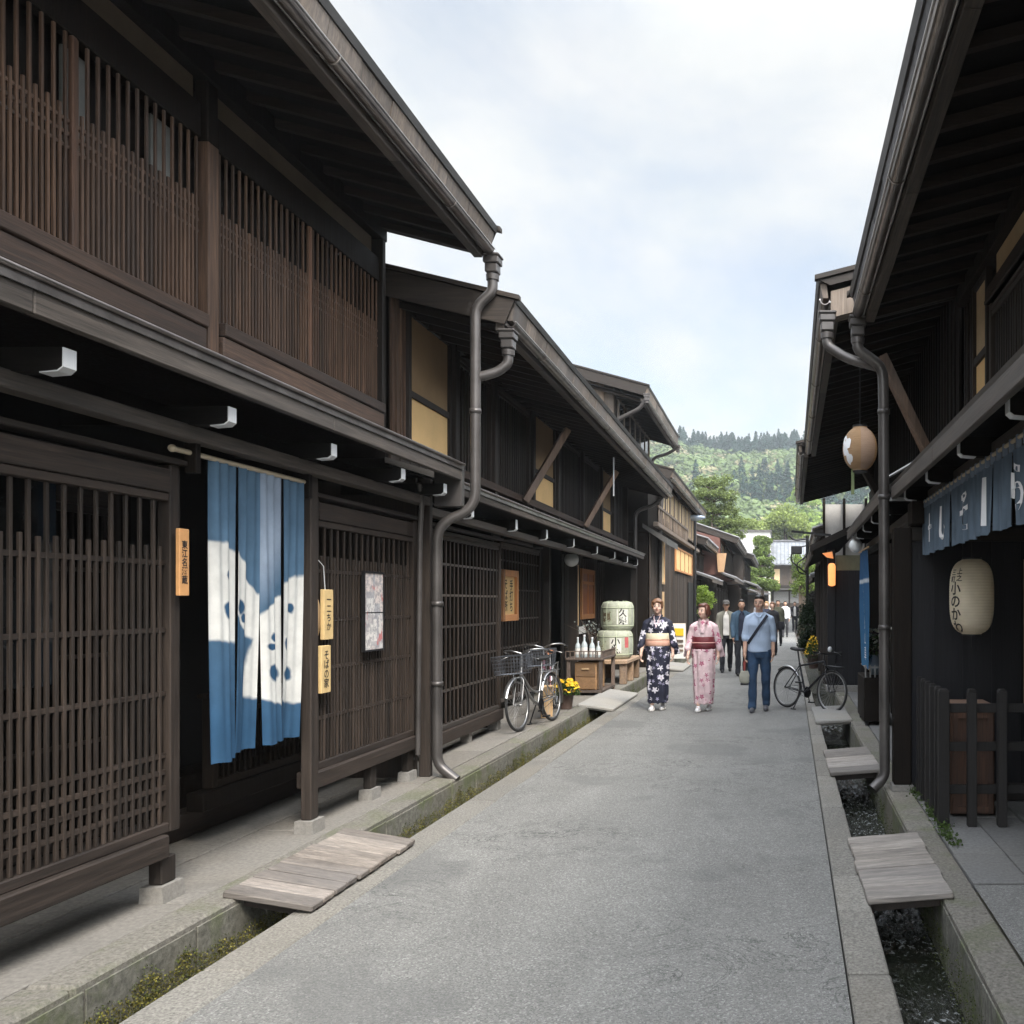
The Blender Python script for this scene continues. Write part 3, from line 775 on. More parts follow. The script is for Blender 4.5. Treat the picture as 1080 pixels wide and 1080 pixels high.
for yy in (6.85, 7.55): post(L1, s, 3.16, 3.22, yy, yy + 0.10, 0.075, 0.344, WZ, 0.025)
post(L1, s, 3.05, 3.15, 7.74, 7.80, 0.08, 2.7, WZ)
for (ya_, yb_) in ((0.2, 1.9), (2.1, 3.3), (3.4, 4.4)):
    m = MB(s); m.box(3.60, 3.61, ya_, yb_, 1.2, 2.25); m.build('glass_pane', GLASS, L1)
# entrance recess: threshold, inner lattice door, low rail
m = MB(s); m.box(3.84, 3.97, 4.3, 7.6, 0.08, 0.24, 0.008); m.build('threshold', WY, L1)
lattice(L1, s, 3.98, 4.3, 5.35, 0.24, 2.3, 0.06, 0.02, [0.8, 1.3, 1.8], frame=0.07, zm=WZ, ym=WY)
lattice(L1, s, 3.60, 5.62, 7.6, 0.42, 1.0, 0.06, 0.02, [], frame=0.05, top=0.08, zm=BLK, ym=BLK)
m = MB(s); m.box(3.58, 3.69, 5.5, 7.6, 0.30, 0.418, 0.006); m.build('lower_beam', BLK, L1)
m = MB(s); m.box(4.0, 4.3, 5.36, 5.46, 0.24, 2.3, 0.006); m.box(4.05, 4.30, 5.46, 7.6, 0.1, 0.42); m.build('inner_step', BLK, L1)
# rain pipe from the upper gutter, jogging back to the wall
hopper(L1, s, 2.52, 7.80, 4.60)
downpipe(L1, [(2.52, 7.80, 4.48), (2.52, 7.80, 4.36), (2.665, 7.78, 4.22), (2.665, 7.78, 2.44), (2.98, 7.72, 2.30), (2.98, 7.72, 0.19), (2.80, 7.70, 0.06)], 0.044, [(2.665, 7.78, 3.3), (2.98, 7.72, 1.6), (2.98, 7.72, 0.9)], s)
boards(L1, s, 3.43, 7.86, 8.10, 2.98, 4.5, 0.08, ULZ, 'side_boards')
hopper(L1, s, 2.40, 7.86, 3.95)
downpipe(L1, [(2.40, 7.86, 3.83), (2.40, 7.86, 3.74), (2.49, 7.84, 3.66), (2.665, 7.80, 3.60)], 0.043, [], s, 'branch_pipe')
m = MB(s); m.tube(fillet([(3.03, 7.45, 2.62), (3.03, 7.52, 2.50), (3.06, 7.55, 2.2), (3.10, 7.60, 0.3)], 0.05), 0.022, 8)
m.box(2.76, 3.0, 7.70, 7.78, 2.45, 2.82, 0.006)
m.build('thin_drainpipe', PIPE, L1)

# ================================================================== second house, left
L2 = thing('wooden_townhouse', 'second timber house on the left, with ochre window boards above a bicycle and sake casks', 'house', (-3.35, 7.85, 0), R(0.55), 'dark timber town houses along the lane')
roof(L2, s, 7.86, 20.7, 2.31, 4.33, 0.235, 5.0, fas=0.20, sofd=1.5)
body(L2, s, 3.50, 7.87, 20.6, 2.9, 4.35, 4.8, BLK, 'upper_wall', 0.2)
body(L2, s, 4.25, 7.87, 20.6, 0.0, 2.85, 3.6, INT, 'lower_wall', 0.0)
lower_eave(L2, s, 7.86, 20.2, 2.93, 2.74, 3.50, [8.69, 10.2, 11.6, 13.2, 15.0, 16.7, 18.2, 19.6], (2.44, 2.57), 0.07, 0.11, (3.10, 2.395, 2.47))
boards(L2, s, 3.46, 7.9, 20.55, 2.9, 4.42, 0.2, WZ, 'upper_boarding')
ST = [(8.15, 9.25, 1), (12.45, 13.75, 0), (17.5, 18.7, 0)]
for (a, b_, big) in ST:
    panel(L2, s, 3.42, a, b_, 3.02, 4.35, BEIGE, 'shuttered_window', 0.06, 3.56 if big else 3.50, WZ, BEIGED)
for (a, b_) in ((9.4, 10.6), (10.7, 12.3), (13.9, 15.6), (15.75, 17.3)):
    lattice(L2, s, 3.40, a, b_, 3.0, 4.3, 0.10, 0.025, [], frame=0.06, top=0.08, zm=WZ, ym=WY, sill=0.05)
for yy in (9.32, 10.65, 12.37, 13.85, 15.68, 17.42, 18.8, 20.5): post(L2, s, 3.36, 3.48, yy - 0.06, yy + 0.06, 2.9, 4.5, WZ)
m = MB(s); m.box(3.35, 3.45, 9.4, 20.5, 2.95, 3.04, 0.005); m.build('upper_sill', ULY, L2)
m = MB(s); m.box(3.30, 3.47, 7.9, 20.5, 4.36, 4.50, 0.006); m.build('top_plate', WY, L2)
for (y0, y1) in ((11.75, 12.05), (15.6, 15.9)):
    m = MB(s); m.bar((3.33, y0, 2.96), (2.83, y1, 3.98), 0.11, 0.09, 0.006); m.build('eave_brace', BRACE, L2)
m = MB(s); m.tube([(2.65, 14.6, 4.02), (2.65, 14.6, 3.38)], 0.012, 6); m.build('hanging_wire', WHITE, L2)
# ground floor
lattice(L2, s, 3.33, 8.45, 10.72, 0.33, 2.36, 0.118, 0.030, [2.0, 1.685, 1.364, 1.034, 0.717], frame=0.075, top=0.07, ym=BEAM)
m = MB(s); m.box(3.30, 3.42, 8.45, 10.72, 0.20, 0.329, 0.008); m.build('lower_beam', LATY, L2)
post(L2, s, 3.34, 3.46, 10.60, 10.73, 0.07, 0.20 + 0.125, FOOT, name='pad_stone')
for yy in (8.5, 9.6): post(L2, s, 3.34, 3.44, yy, yy + 0.1, 0.075, 0.199, FOOT, name='pad_stone')
m = MB(s); m.box(3.43, 4.24, 10.66, 10.72, 0.1, 2.6); m.build('side_wall', BLK, L2)
lattice(L2, s, 3.85, 10.75, 14.6, 0.2, 2.5, 0.15, 0.045, [2.22, 1.80, 1.37, 0.96, 0.56], frame=0.08, top=0.07, zm=LAT, ym=BEAM)
m = MB(s); m.box(3.94, 3.96, 10.75, 14.6, 0.1, 2.5); m.build('backing_boards', BLK, L2)
post(L2, s, 3.72, 3.84, 14.62, 14.74, 0.08, 2.6); post(L2, s, 3.55, 3.72, 16.0, 16.12, 0.08, 2.45, WZ)
m = MB(s); m.box(3.545, 3.56, 16.02, 16.09, 1.2, 2.30); m.build('pale_batten', PALEW, L2)
boards(L2, s, 3.86, 16.13, 20.3, 0.08, 2.6, 0.22, WZ, 'lower_boarding')
m = MB(s); m.box(3.2, 3.85, 20.25, 20.33, 0.08, 2.6); m.box(3.1, 3.24, 20.1, 20.248, 0.08, 2.7, 0.006); m.build('end_post', WZ, L2)
m = MB(s); m.box(4.1, 4.12, 15.15, 15.5, 1.45, 1.85); m.build('door_notice', plain('pale_blue_notice', (0.5, 0.55, 0.58), 0.7), L2)
w_ = panel(L2, s, 3.82, 17.6, 18.9, 1.28, 2.30, plain('amber_glass', (0.30, 0.11, 0.05), 0.4), 'orange_window', 0.10, 2.02, ORW, mull=1)
m = MB(s); m.box(3.80, 3.83, 16.9, 17.9, 1.0, 1.14); m.build('nameplate', WPLAST, L2)
downpipe(L2, [(2.55, 20.55, 4.1), (2.75, 20.6, 3.9), (3.2, 20.6, 3.75), (3.2, 20.6, 0.1)], 0.045, [], s)

# ================================================================== nearest house, right
R1 = thing('wooden_townhouse', 'nearest black timber house on the right, with short blue curtain and paper lantern', 'house', (1.2, -1.6, 0), 0, 'dark timber town houses along the lane')
s = 1
roof(R1, s, -1.5, 7.4, 0.60, 4.21, 0.25, 5.0, fas=0.17, sofd=1.5, fmat=wood('grey_shingle_edge', (0.085, 0.082, 0.085), 'Z', var=0.5, grey=0.4, grain=0.7))
body(R1, s, 1.60, -1.5, 7.39, 2.7, 4.2, 4.8, BLK, 'upper_wall', 0.2)
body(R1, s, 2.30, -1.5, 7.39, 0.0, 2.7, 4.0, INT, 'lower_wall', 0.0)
OCP = plain('ochre_plaster', (0.42, 0.30, 0.17), 0.9, 0, 0.08)
lower_eave(R1, s, -1.5, 7.5, 0.955, 2.61, 1.58, [0.75, 1.85, 2.95, 4.03, 5.12, 6.22, 7.28], (2.455, 2.565), 0.10, 0.105, (1.235, 2.44, 2.535), slope=0.34, gutter_lip=False)
m = MB(s); m.box(1.54, 1.60, -1.4, 5.3, 3.86, 4.06); m.build('plaster_strip', OCP, R1); m = MB(s); m.box(1.54, 1.60, 5.4, 6.2, 3.86, 4.06); m.build('plaster_strip', OCP, R1)
m = MB(s); m.box(1.49, 1.60, -1.4, 6.33, 3.74, 3.855, 0.006); m.build('upper_beam', WY, R1)
m = MB(s); m.box(1.48, 1.6, -1.4, 7.35, 4.07, 4.2, 0.006); m.build('upper_beam', BLK, R1)
panel(R1, s, 1.53, 6.38, 6.86, 2.92, 4.05, BEIGE, 'shuttered_window', 0.045, 3.46, WZ, plain('tan_paper', (0.50, 0.37, 0.22), 0.85))
boards(R1, s, 1.56, 6.95, 7.3, 2.8, 4.05, 0.12, WZ, 'upper_boarding')
for (a, b_) in ((-1.3, 1.5), (1.6, 4.0), (4.1, 6.3)):
    lattice(R1, s, 1.51, a, b_, 2.85, 3.74, 0.062, 0.022, [], frame=0.05, top=0.06, zm=WZ, ym=WY)
# wing wall with its post and frame
post(R1, s, 0.965, 1.11, 7.30, 7.44, 0.05, 2.23, BLK, 0.02, fh=0.05)
m = MB(s); m.box(1.111, 2.29, 7.34, 7.40, 0.10, 2.12)
for i, u in enumerate(np.arange(1.30, 2.25, 0.24)): m.box(u, u + 0.012, 7.328, 7.339, 0.10, 2.12)
m.build('wing_wall', NAVYW, R1)
m = MB(s); m.box(1.112, 2.29, 7.31, 7.43, 2.121, 2.24, 0.006); m.build('wing_wall_cap', WX, R1)
m = MB(s); m.box(1.10, 2.3, 7.2, 7.45, 2.26, 2.44); m.build('wing_wall_head', BLK, R1)
m = MB(s); m.box(1.6, 2.29, 6.9, 7.30, 0.06, 0.12, 0.005); m.build('threshold', WX, R1)
# rain pipe
hopper(R1, s, 0.675, 7.42, 3.93)
downpipe(R1, [(0.675, 7.42, 3.83), (0.675, 7.42, 3.74), (0.885, 7.44, 3.60), (0.895, 7.44, 3.4), (0.905, 7.44, 0.14), (0.80, 7.40, 0.045)], 0.045, [(0.897, 7.44, 3.22), (0.90, 7.44, 2.5), (0.903, 7.44, 1.4)], s)
m = MB(s); m.box(0.905, 1.2, 7.43, 7.445, 1.385, 1.405); m.box(0.905, 1.1, 7.45, 7.46, 2.47, 2.5); m.build('pipe_clamp', SILVER, R1)
hopper(R1, s, 0.43, 7.62, 4.03)
downpipe(R1, [(0.43, 7.62, 3.93), (0.43, 7.62, 3.83), (0.60, 7.56, 3.70), (0.89, 7.47, 3.60)], 0.043, [], s, 'branch_pipe')

# ================================================================== second house, right
R2 = thing('wooden_townhouse', 'second black timber house on the right, beyond the downpipe, eave jutting furthest', 'house', (1.2, 7.5, 0), R(-0.9), 'dark timber town houses along the lane')
roof(R2, s, 7.62, 15.4, 0.335, 4.42, 0.25, 5.0, fas=0.17, sofd=1.6, fmat=SHIN, rh=0.07)
body(R2, s, 1.62, 7.6, 15.4, 2.7, 4.3, 4.4, BLK, 'upper_wall', 0.2)
body(R2, s, 1.75, 7.6, 15.4, 0.0, 2.7, 4.0, INT, 'lower_wall', 0.0)
m = MB(s); m.prism([(0.46, 4.31), (0.66, 4.36), (0.66, 4.13), (0.46, 4.08)], 7.63, 7.80); m.build('purlin_end', SHIN, R2)
boards(R2, s, 1.57, 7.65, 15.3, 2.8, 4.4, 0.16, BLK, 'upper_boarding')
m = MB(s); m.bar((1.50, 8.65, 2.98), (0.98, 8.45, 3.98), 0.10, 0.085, 0.006); m.build('eave_brace', BRACE, R2)
m = MB(s); m.bar((1.50, 13.0, 2.98), (1.0, 12.9, 3.9), 0.10, 0.085, 0.006); m.build('eave_brace', WZ, R2)
lower_eave(R2, s, 7.55, 12.2, 0.88, 2.60, 1.58, [8.1, 9.0, 10.05, 11.1, 12.0], (2.42, 2.53), 0.06, 0.10, (1.15, 2.33, 2.42), slope=0.34, gutter_lip=False)
m = MB(s); m.tube([(0.90, 7.6, 2.66), (1.25, 7.5, 2.86)], 0.012, 6); m.build('roof_bracket', SILVER, R2)
boards(R2, s, 1.70, 7.6, 15.3, 0.05, 2.5, 0.2, BLK, 'lower_boarding')
for yy in (9.3, 12.4): post(R2, s, 1.52, 1.66, yy, yy + 0.13, 0.05, 2.5, BLK)

# ================================================================== third house, right
R3 = thing('wooden_townhouse', 'third house on the right, navy board porch side and white plaster panel upstairs', 'house', (1.0, 15.5, 0), R(-0.9), 'dark timber town houses along the lane')
roof(R3, s, 15.45, 22.9, 0.335, 4.42, 0.25, 5.0, fas=0.17, sofd=2.1, fmat=SHIN, rh=0.07)
body(R3, s, 2.25, 15.66, 22.8, 2.85, 4.45, 3.1, BLK, 'upper_wall', 0.2)
m = MB(s); m.box(1.15, 2.3, 23.62, 23.66, 2.6, 4.25); m.build('white_gable_panel', plain('dulled_white_plaster', (0.50, 0.48, 0.45), 0.9, 0, 0.08), R3)
for u in (1.08, 1.62, 2.2): 
    m = MB(s); m.box(u, u + 0.07, 23.54, 23.61, 2.6, 4.4); m.build('post', BLK, R3)
body(R3, s, 0.98, 15.70, 23.3, 0.05, 2.3, 4.0, BLK, 'lower_wall', 0.0)
lower_eave(R3, s, 15.4, 23.3, 0.58, 2.60, 1.5, [], slope=0.48, gutter_lip=False)
m = MB(s); m.prism([(0.57, 2.615), (1.6, 3.11), (1.6, 2.98), (0.57, 2.50)], 15.36, 15.395); m.build('rake_board', WX, R3)
post(R3, s, 0.88, 1.02, 15.52, 15.66, 0.12, 2.55, NAVYW)
m = MB(s)
for i in range(5): m.box(1.03 + i * 0.11, 1.03 + i * 0.11 + 0.106, 15.56, 15.59, 0.16, 2.18)
m.build('porch_side_boards', NAVYW, R3)
m = MB(s); m.box(1.03, 1.58, 15.57, 15.60, 2.182, 2.45); m.build('porch_head_panel', plain('olive_plaster', (0.16, 0.165, 0.11), 0.9), R3)
m = MB(s); m.box(0.85, 1.62, 15.48, 15.69, 0.04, 0.155, 0.01); m.build('stone_plinth', FOOT, R3)
for yy in (17.0, 18.6, 20.2, 21.8, 23.2): post(R3, s, 0.86, 0.97, yy, yy + 0.12, 0.05, 2.5, WZ)
boards(R3, s, 0.93, 15.8, 23.2, 0.05, 2.3, 0.2, WZ, 'lower_boarding')
m = MB(s); m.bar((0.25, 15.9, 2.90), (0.95, 15.75, 2.82), 0.04, 0.04); m.build('wall_arm', IRON, R3)
# ------------------------------------------------------------------ houses further along
FARW = wood('far_brown_boards', (0.062, 0.048, 0.039), 'Z', var=0.4, grey=0.35)
FARB = wood('light_brown_boards', (0.15, 0.115, 0.088), 'Z', var=0.35, grey=0.3)
REDW = plain('red_brown_wall', (0.13, 0.062, 0.05), 0.9, 0, 0.12, 4)
TAN = plain('tan_plaster', (0.44, 0.27, 0.15), 0.9, 0, 0.12, 3)
PALEB = plain('cream_paper', (0.70, 0.53, 0.32), 0.85, 0, 0.05, 3)
def tiles():
    m, nt, b = newmat('grey_roof_tile')
    co = coords(nt)
    wv = nd(nt, 'ShaderNodeTexWave'); wv.bands_direction = 'Y'; wv.inputs['Scale'].default_value = 1.15; wv.inputs['Distortion'].default_value = 0.3; lk(nt, co, wv.inputs['Vector'])
    n = noise(nt, co, 2.5, 5, 0.6)
    col = ramp(nt, n, [(0.3, (0.11, 0.11, 0.115)), (0.7, (0.22, 0.22, 0.23))])
    lk(nt, col, b.inputs['Base Color']); b.inputs['Roughness'].default_value = 0.45
    bump(nt, b, wv.outputs[0], 0.9, 0.05); return m
TILE = tiles()
def ribs(root, s, Y0, Y1, ue, zt, slope, depth, sp=0.30, mat=None):
    m = MB(s); y = Y0 + 0.1
    while y < Y1:
        m.tube([(ue, y, zt + 0.02), (ue + depth, y, zt + 0.02 + slope * depth)], 0.055, 6); y += sp
    return m.build('roof_tile_ribs', mat or TILE, root)
GH = 'dark timber town houses along the lane'
def town(label, s, Y0, Y1, uw, ue, ze, lw, le, lz, win=1, ribsy=False, rz=0, lower=None, fm=None, name='wooden_townhouse', wallm=None, lowm=None, depth=4.5, slope=0.3, fas=0.16, pad=0.05):
    t = thing(name, label, 'house', (s * uw, Y0, 0), rz, GH)
    r = roof(t, s, Y0, Y1, ue, ze, slope, depth, fas=fas, rafter=0.5, sofd=min(1.6, uw - ue + 0.3), fmat=fm)
    if ribsy: ribs(r, s, Y0, Y1, ue, ze, slope, depth)
    body(t, s, uw, Y0 + 0.03, Y1 - 0.03, lz + 0.1, ze + slope * (uw - ue) - 0.25, depth - (uw - ue) - 0.3, wallm or FARW, 'upper_wall', slope * 0.7)
    body(t, s, lw, Y0 + 0.03, Y1 - 0.03, 0.0, lz + 0.05, depth - (lw - ue), lowm or BLK, 'lower_wall', 0)
    lower_eave(t, s, Y0 + 0.05, Y1 - 0.05, le, lz, uw + 0.02, [], slope=0.35, gutter_lip=False)
    if ribsy: ribs(t, s, Y0 + 0.05, Y1 - 0.05, le, lz, 0.35, uw - le)
    n = max(2, int((Y1 - Y0) / 1.9)); w_ = (Y1 - Y0) / n
    rng = random.Random(int(Y0 * 3))
    z0 = lz + 0.42; z1 = ze + slope * (uw - ue) - 0.5
    for k in range(n):
        a = Y0 + k * w_ + 0.12; b_ = Y0 + (k + 1) * w_ - 0.12
        if z1 - z0 > 0.4:
            if rng.random() < 0.55: panel(t, s, uw - 0.05, a, b_, z0, z1, PALEB if rng.random() < win else GLASS, 'window', 0.06, None, WZ, mull=3)
            else: lattice(t, s, uw - 0.08, a, b_, z0, z1, 0.13, 0.04, [], frame=0.06, top=0.06, zm=WZ, ym=WY)
        lattice(t, s, lw - 0.08, a, b_, 0.35, lz - 0.45, 0.13, 0.04, [], frame=0.08, top=0.06, zm=WZ, ym=WY)
        post(t, s, lw - 0.12, lw, Y0 + k * w_ - 0.06 + (0.1 if k == 0 else 0), Y0 + k * w_ + 0.06 + (0.1 if k == 0 else 0), 0.08, lz - 0.1, WZ)
    return t

# fourth: board-fronted house with cream windows; its neighbour rises taller behind
L3 = thing('wooden_townhouse', 'board-fronted house on the left with cream paper windows, beyond the downpipe of the second house', 'house', (-3.0, 20.9, 0), 0, GH)
L3['label'] = 'brown board-fronted house with cream paper windows, behind the street lamp on the left'
s = -1
roof(L3, s, 22.2, 32.6, 2.60, 4.97, 0.26, 4.5, fas=0.2, rafter=0.5, sofd=1.2, fmat=FARB)
body(L3, s, 3.08, 20.95, 32.5, 3.3, 4.85, 3.6, BLK, 'upper_wall', 0.18)
body(L3, s, 3.08, 20.95, 32.5, 0.0, 3.29, 3.6, BLK, 'lower_wall', 0.0)
boards(L3, s, 3.03, 21.0, 32.4, 0.08, 3.35, 0.26, FARW, 'board_front')
y = 22.6
while y < 32.0:
    panel(L3, s, 3.0, y, y + 0.95, 3.75, 4.75, PALEB, 'window', 0.07, None, FARB, mull=1); y += 1.0
m = MB(s); m.box(2.86, 2.99, 21.2, 32.3, 3.45, 3.56, 0.01); m.box(2.84, 2.88, 21.2, 28.0, 3.9, 3.96)
y = 21.3
while y < 28: m.box(2.85, 2.88, y, y + 0.05, 3.56, 3.9); y += 0.35
m.build('balcony_rail', FARB, L3)
panel(L3, s, 2.99, 25.9, 30.9, 2.55, 3.28, BEIGE, 'window', 0.06, None, ORW, mull=3)
panel(L3, s, 2.99, 22.3, 23.3, 2.1, 3.2, PALEB, 'window', 0.06, None, PALEW)
m = MB(s); m.box(2.97, 3.0, 22.75, 23.15, 0.5, 1.9); m.build('pale_wood_strip', PALEW, L3)
m = MB(s); m.box(2.97, 3.0, 29.5, 31.5, 0.1, 2.3); m.build('doorway', INT, L3)
m = MB(s); m.prism([(2.62, 3.15), (3.2, 3.5), (3.2, 3.4), (2.62, 3.0)], 20.9, 23.2); m.build('lower_roof', LROOF, L3)
downpipe(L3, [(2.72, 22.3, 4.7), (2.9, 22.3, 4.5), (2.97, 22.3, 3.6), (2.97, 22.3, 0.1)], 0.05, [], s)
T3 = thing('wooden_townhouse', 'taller grey-brown house whose top storey rises above the left roofs against the sky', 'house', (-3.9, 20.9, 0), 0, GH)
roof(T3, s, 20.95, 27.4, 3.05, 6.78, 0.27, 3.6, fas=0.30, rafter=0.45, sofd=1.3, fmat=SHIN)
body(T3, s, 3.95, 21.35, 27.2, 5.2, 6.95, 2.6, FARW, 'top_wall', 0.2)
m = MB(s)
for i in range(9): m.box(3.96 + i * 0.24, 3.96 + i * 0.24 + 0.23, 21.30, 21.345, 4.9, 6.86 + i * 0.055)
m.build('gable_boards', FARB, T3)
panel(T3, s, 3.9, 21.6, 26.8, 5.75, 6.65, GLASS, 'window', 0.08, None, FARB, mull=5)
hopper(T3, s, 3.1, 20.9, 6.48); downpipe(T3, [(3.1, 20.9, 6.5), (3.25, 20.98, 6.25), (3.88, 21.2, 6.0), (3.9, 21.25, 5.2)], 0.05, [], s)
hopper(T3, s, 3.1, 27.45, 6.44); downpipe(T3, [(3.1, 27.45, 6.45), (3.4, 27.4, 6.25), (3.88, 27.35, 6.1), (3.9, 27.35, 5.2)], 0.05, [], s)

town('low tile-roofed house with a dark gallery, behind the round bright green shrub', s, 33.6, 39.8, 3.4, 2.65, 4.05, 3.5, 2.45, 2.55, 0.3, True, wallm=BLK)
L6 = town('house with a red-brown gable wall under a grey tile roof, left of the lane', s, 40.0, 50.5, 2.6, 1.75, 4.55, 2.9, 1.9, 2.75, 0.4, True, wallm=REDW, slope=0.34)
m = MB(s); m.prism([(2.61, 2.9), (5.8, 2.9), (5.8, 5.5), (2.61, 4.55)], 39.93, 40.02); m.build('gable_wall', REDW, L6)
m = MB(s); m.prism([(2.42, 3.0), (2.68, 3.0), (2.74, 3.85), (2.30, 3.85)], 39.7, 39.9); m.build('tan_wing_wall', TAN, L6)
town('dark house with two stepped tile eaves, just before the far clipped pine', s, 50.8, 63.0, 2.0, 1.35, 4.35, 2.2, 1.15, 2.6, 0.5, True, wallm=FARW, slope=0.32)
town('small dark house at the far end of the left row, next to the crossing', s, 79.0, 87.5, 2.9, 2.0, 4.9, 3.0, 1.9, 2.6, 1.0, True, wallm=FARW)
# right side, further along
s = 1
town('low dark house beyond the lamp-lit corner on the right, with tangled ironwork', s, 23.8, 33.0, 1.35, 0.95, 3.6, 1.4, 0.9, 2.35, 0.3, True, rz=R(-0.9), wallm=BLK)
town('dark house behind the roadside tree on the right, half hidden by other eaves', s, 46.0, 60.0, 2.3, 1.6, 4.4, 2.4, 1.5, 2.5, 0.3, True, wallm=FARW)
town('last house on the right before the crossing, barely showing past the tree', s, 60.5, 87.0, 2.9, 2.2, 4.3, 3.0, 2.1, 2.5, 0.3, True, wallm=FARW)

# end house closing the street
E = thing('wooden_townhouse', 'wide two-storey house closing the far end of the lane, pale ribbed metal roof', 'house', (2, 95, 0), 0, GH)
m = MB()
for i in range(1): m.box(-0.7, 11, 96.0, 103, 0, 5.9)
m.build('wall', FARW, E)
RIBM = plain('pale_metal_roofing', (0.20, 0.21, 0.225), 0.45, 0.4, 0.25, 2)
m = MB(); m.add([(-0.95, 95.0, 5.85), (11.3, 95.0, 5.85), (11.3, 99.5, 8.55), (-0.95, 99.5, 8.55), (-0.95, 95.0, 5.7), (11.3, 95.0, 5.7), (11.3, 99.5, 8.4), (-0.95, 99.5, 8.4)],
   [(0, 1, 2, 3), (7, 6, 5, 4), (0, 4, 5, 1), (1, 5, 6, 2), (2, 6, 7, 3), (3, 7, 4, 0)])
m.add([(-0.95, 99.51, 8.55), (11.3, 99.51, 8.55), (11.3, 104, 5.85), (-0.95, 104, 5.85)], [(0, 1, 2, 3)])
er = m.build('roof', RIBM, E)
m = MB()
for x in np.arange(-0.9, 11.3, 0.42): m.bar((x, 94.98, 5.89), (x, 99.5, 8.60), 0.07, 0.06)
m.build('standing_seams', plain('dark_seam', (0.13, 0.14, 0.16), 0.5, 0.4), er)
m = MB(); m.box(-1.0, 11.35, 99.35, 99.65, 8.56, 8.72); m.build('ridge', TILE, er)
m = MB(); m.prism([(-0.95, 3.05), (11.2, 3.05), (11.2, 3.2), (-0.95, 3.2)], 94.9, 95.98); m.build('lower_roof', LROOF, E)
for k in range(7):
    x = -0.35 + k * 1.65
    m = MB(); m.box(x, x + (1.3 if k else 0.6), 95.93, 95.99, 3.75, 5.3); w_ = m.build('window', FARB if k else PALEB, E)
    m = MB()
    for q in range(7): m.box(x + 0.05 + q * 0.19, x + 0.09 + q * 0.19, 95.90, 95.925, 3.8, 5.25)
    m.build('window_bars', WZ, w_) if k else None
m = MB(); m.box(-0.4, 9, 95.9, 95.98, 1.6, 2.85); m.build('grey_shutter', plain('grey_shutter', (0.22, 0.22, 0.215), 0.6), E)
m = MB(); m.box(-0.4, 9, 95.88, 95.98, 3.3, 3.55); m.build('belt_board', WX, E)
for x in (-0.6, 1.2, 3.1, 5, 7): 
    m = MB(); m.box(x, x + 0.18, 95.85, 95.97, 0, 3.04); m.build('post', WZ, E)
# white gabled building behind the far pine
G = thing('white_building', 'white flat-walled building showing over the far roofs, left of the end house', 'building', (-2.2, 88.5, 0))
m = MB(); m.box(-9.0, -0.75, 90.5, 99, 0, 8.9); m.build('wall', WPLAST, G)
m = MB(); m.box(-9.2, -0.6, 90.3, 99.2, 8.901, 9.1); m.build('roof', LROOF, G)
W2 = thing('side_house', 'dark half-timbered house with white window panels, left of the end house', 'house', (-2.2, 87, 0))
m = MB(); m.box(-7, -0.9, 88.3, 90.3, 0, 6.4); m.build('wall', FARW, W2)
m = MB(); m.prism([(-7.3, 6.41), (-0.7, 6.41), (-0.7, 6.55), (-7.3, 6.9)], 87.9, 90.4); m.build('roof', TILE, W2)
for (x, z0, z1) in ((-2.3, 4.0, 5.2), (-1.6, 4.0, 5.2), (-2.3, 3.0, 3.6), (-1.6, 3.0, 3.6)):
    m = MB(); m.box(x, x + 0.55, 88.24, 88.29, z0, z1); m.build('window', WPLAST, W2)
m = MB(); m.prism([(-7, 2.45), (-0.7, 2.45), (-0.7, 2.6), (-7, 2.75)], 87.3, 88.28); m.build('lower_roof', TILE, W2)

# grey house row behind, only roofs visible over the eaves
# street lamp
LP = thing('street_lamp', 'slim street lamp with a flat blue-white head, before the board-fronted house', 'street lamp', (-2.87, 30.6, 0))
m = MB(); m.tube([(-2.87, 30.6, 0), (-2.87, 30.6, 4.45)], 0.055, 10); m.lathe((-2.87, 30.6, 0), [(0.12, 0), (0.12, 0.1), (0.08, 0.14), (0.06, 0.3)], 12); m.build('pole', IRON, LP)
m = MB(); m.lathe((-2.87, 30.6, 4.45), [(0.05, 0), (0.16, 0.04), (0.30, 0.10), (0.27, 0.17), (0.10, 0.21), (0.001, 0.22)], 16, sx=1.25); m.build('lamp_head', plain('blue_white_glass', (0.38, 0.45, 0.55), 0.25, 0.2), LP)
# ironwork and cables on the right, seen against the far street
IW = thing('cable_bracket', 'tangle of dark cable brackets on a pole at the right, before the far tree', 'cable bracket', (0.80, 26, 0))
m = MB(); m.tube([(0.88, 26, 0), (0.88, 26, 3.6)], 0.045, 8); m.build('pole', IRON, IW)
m = MB()
m.tube(fillet([(0.86, 26, 3.5), (0.5, 25.9, 3.45), (0.35, 25.9, 3.58)], 0.1), 0.03, 6)
m.tube(fillet([(0.86, 26, 3.3), (0.45, 25.9, 3.2), (0.38, 25.9, 2.85), (0.84, 26, 2.5)], 0.12), 0.022, 6)
m.tube(fillet([(0.86, 26, 3.0), (0.55, 25.9, 2.75), (0.62, 25.9, 2.5), (0.87, 26, 2.45)], 0.1), 0.02, 6)
m.box(0.40, 0.72, 25.8, 26.1, 3.05, 3.28, 0.02)
m.build('arms', IRON, IW)
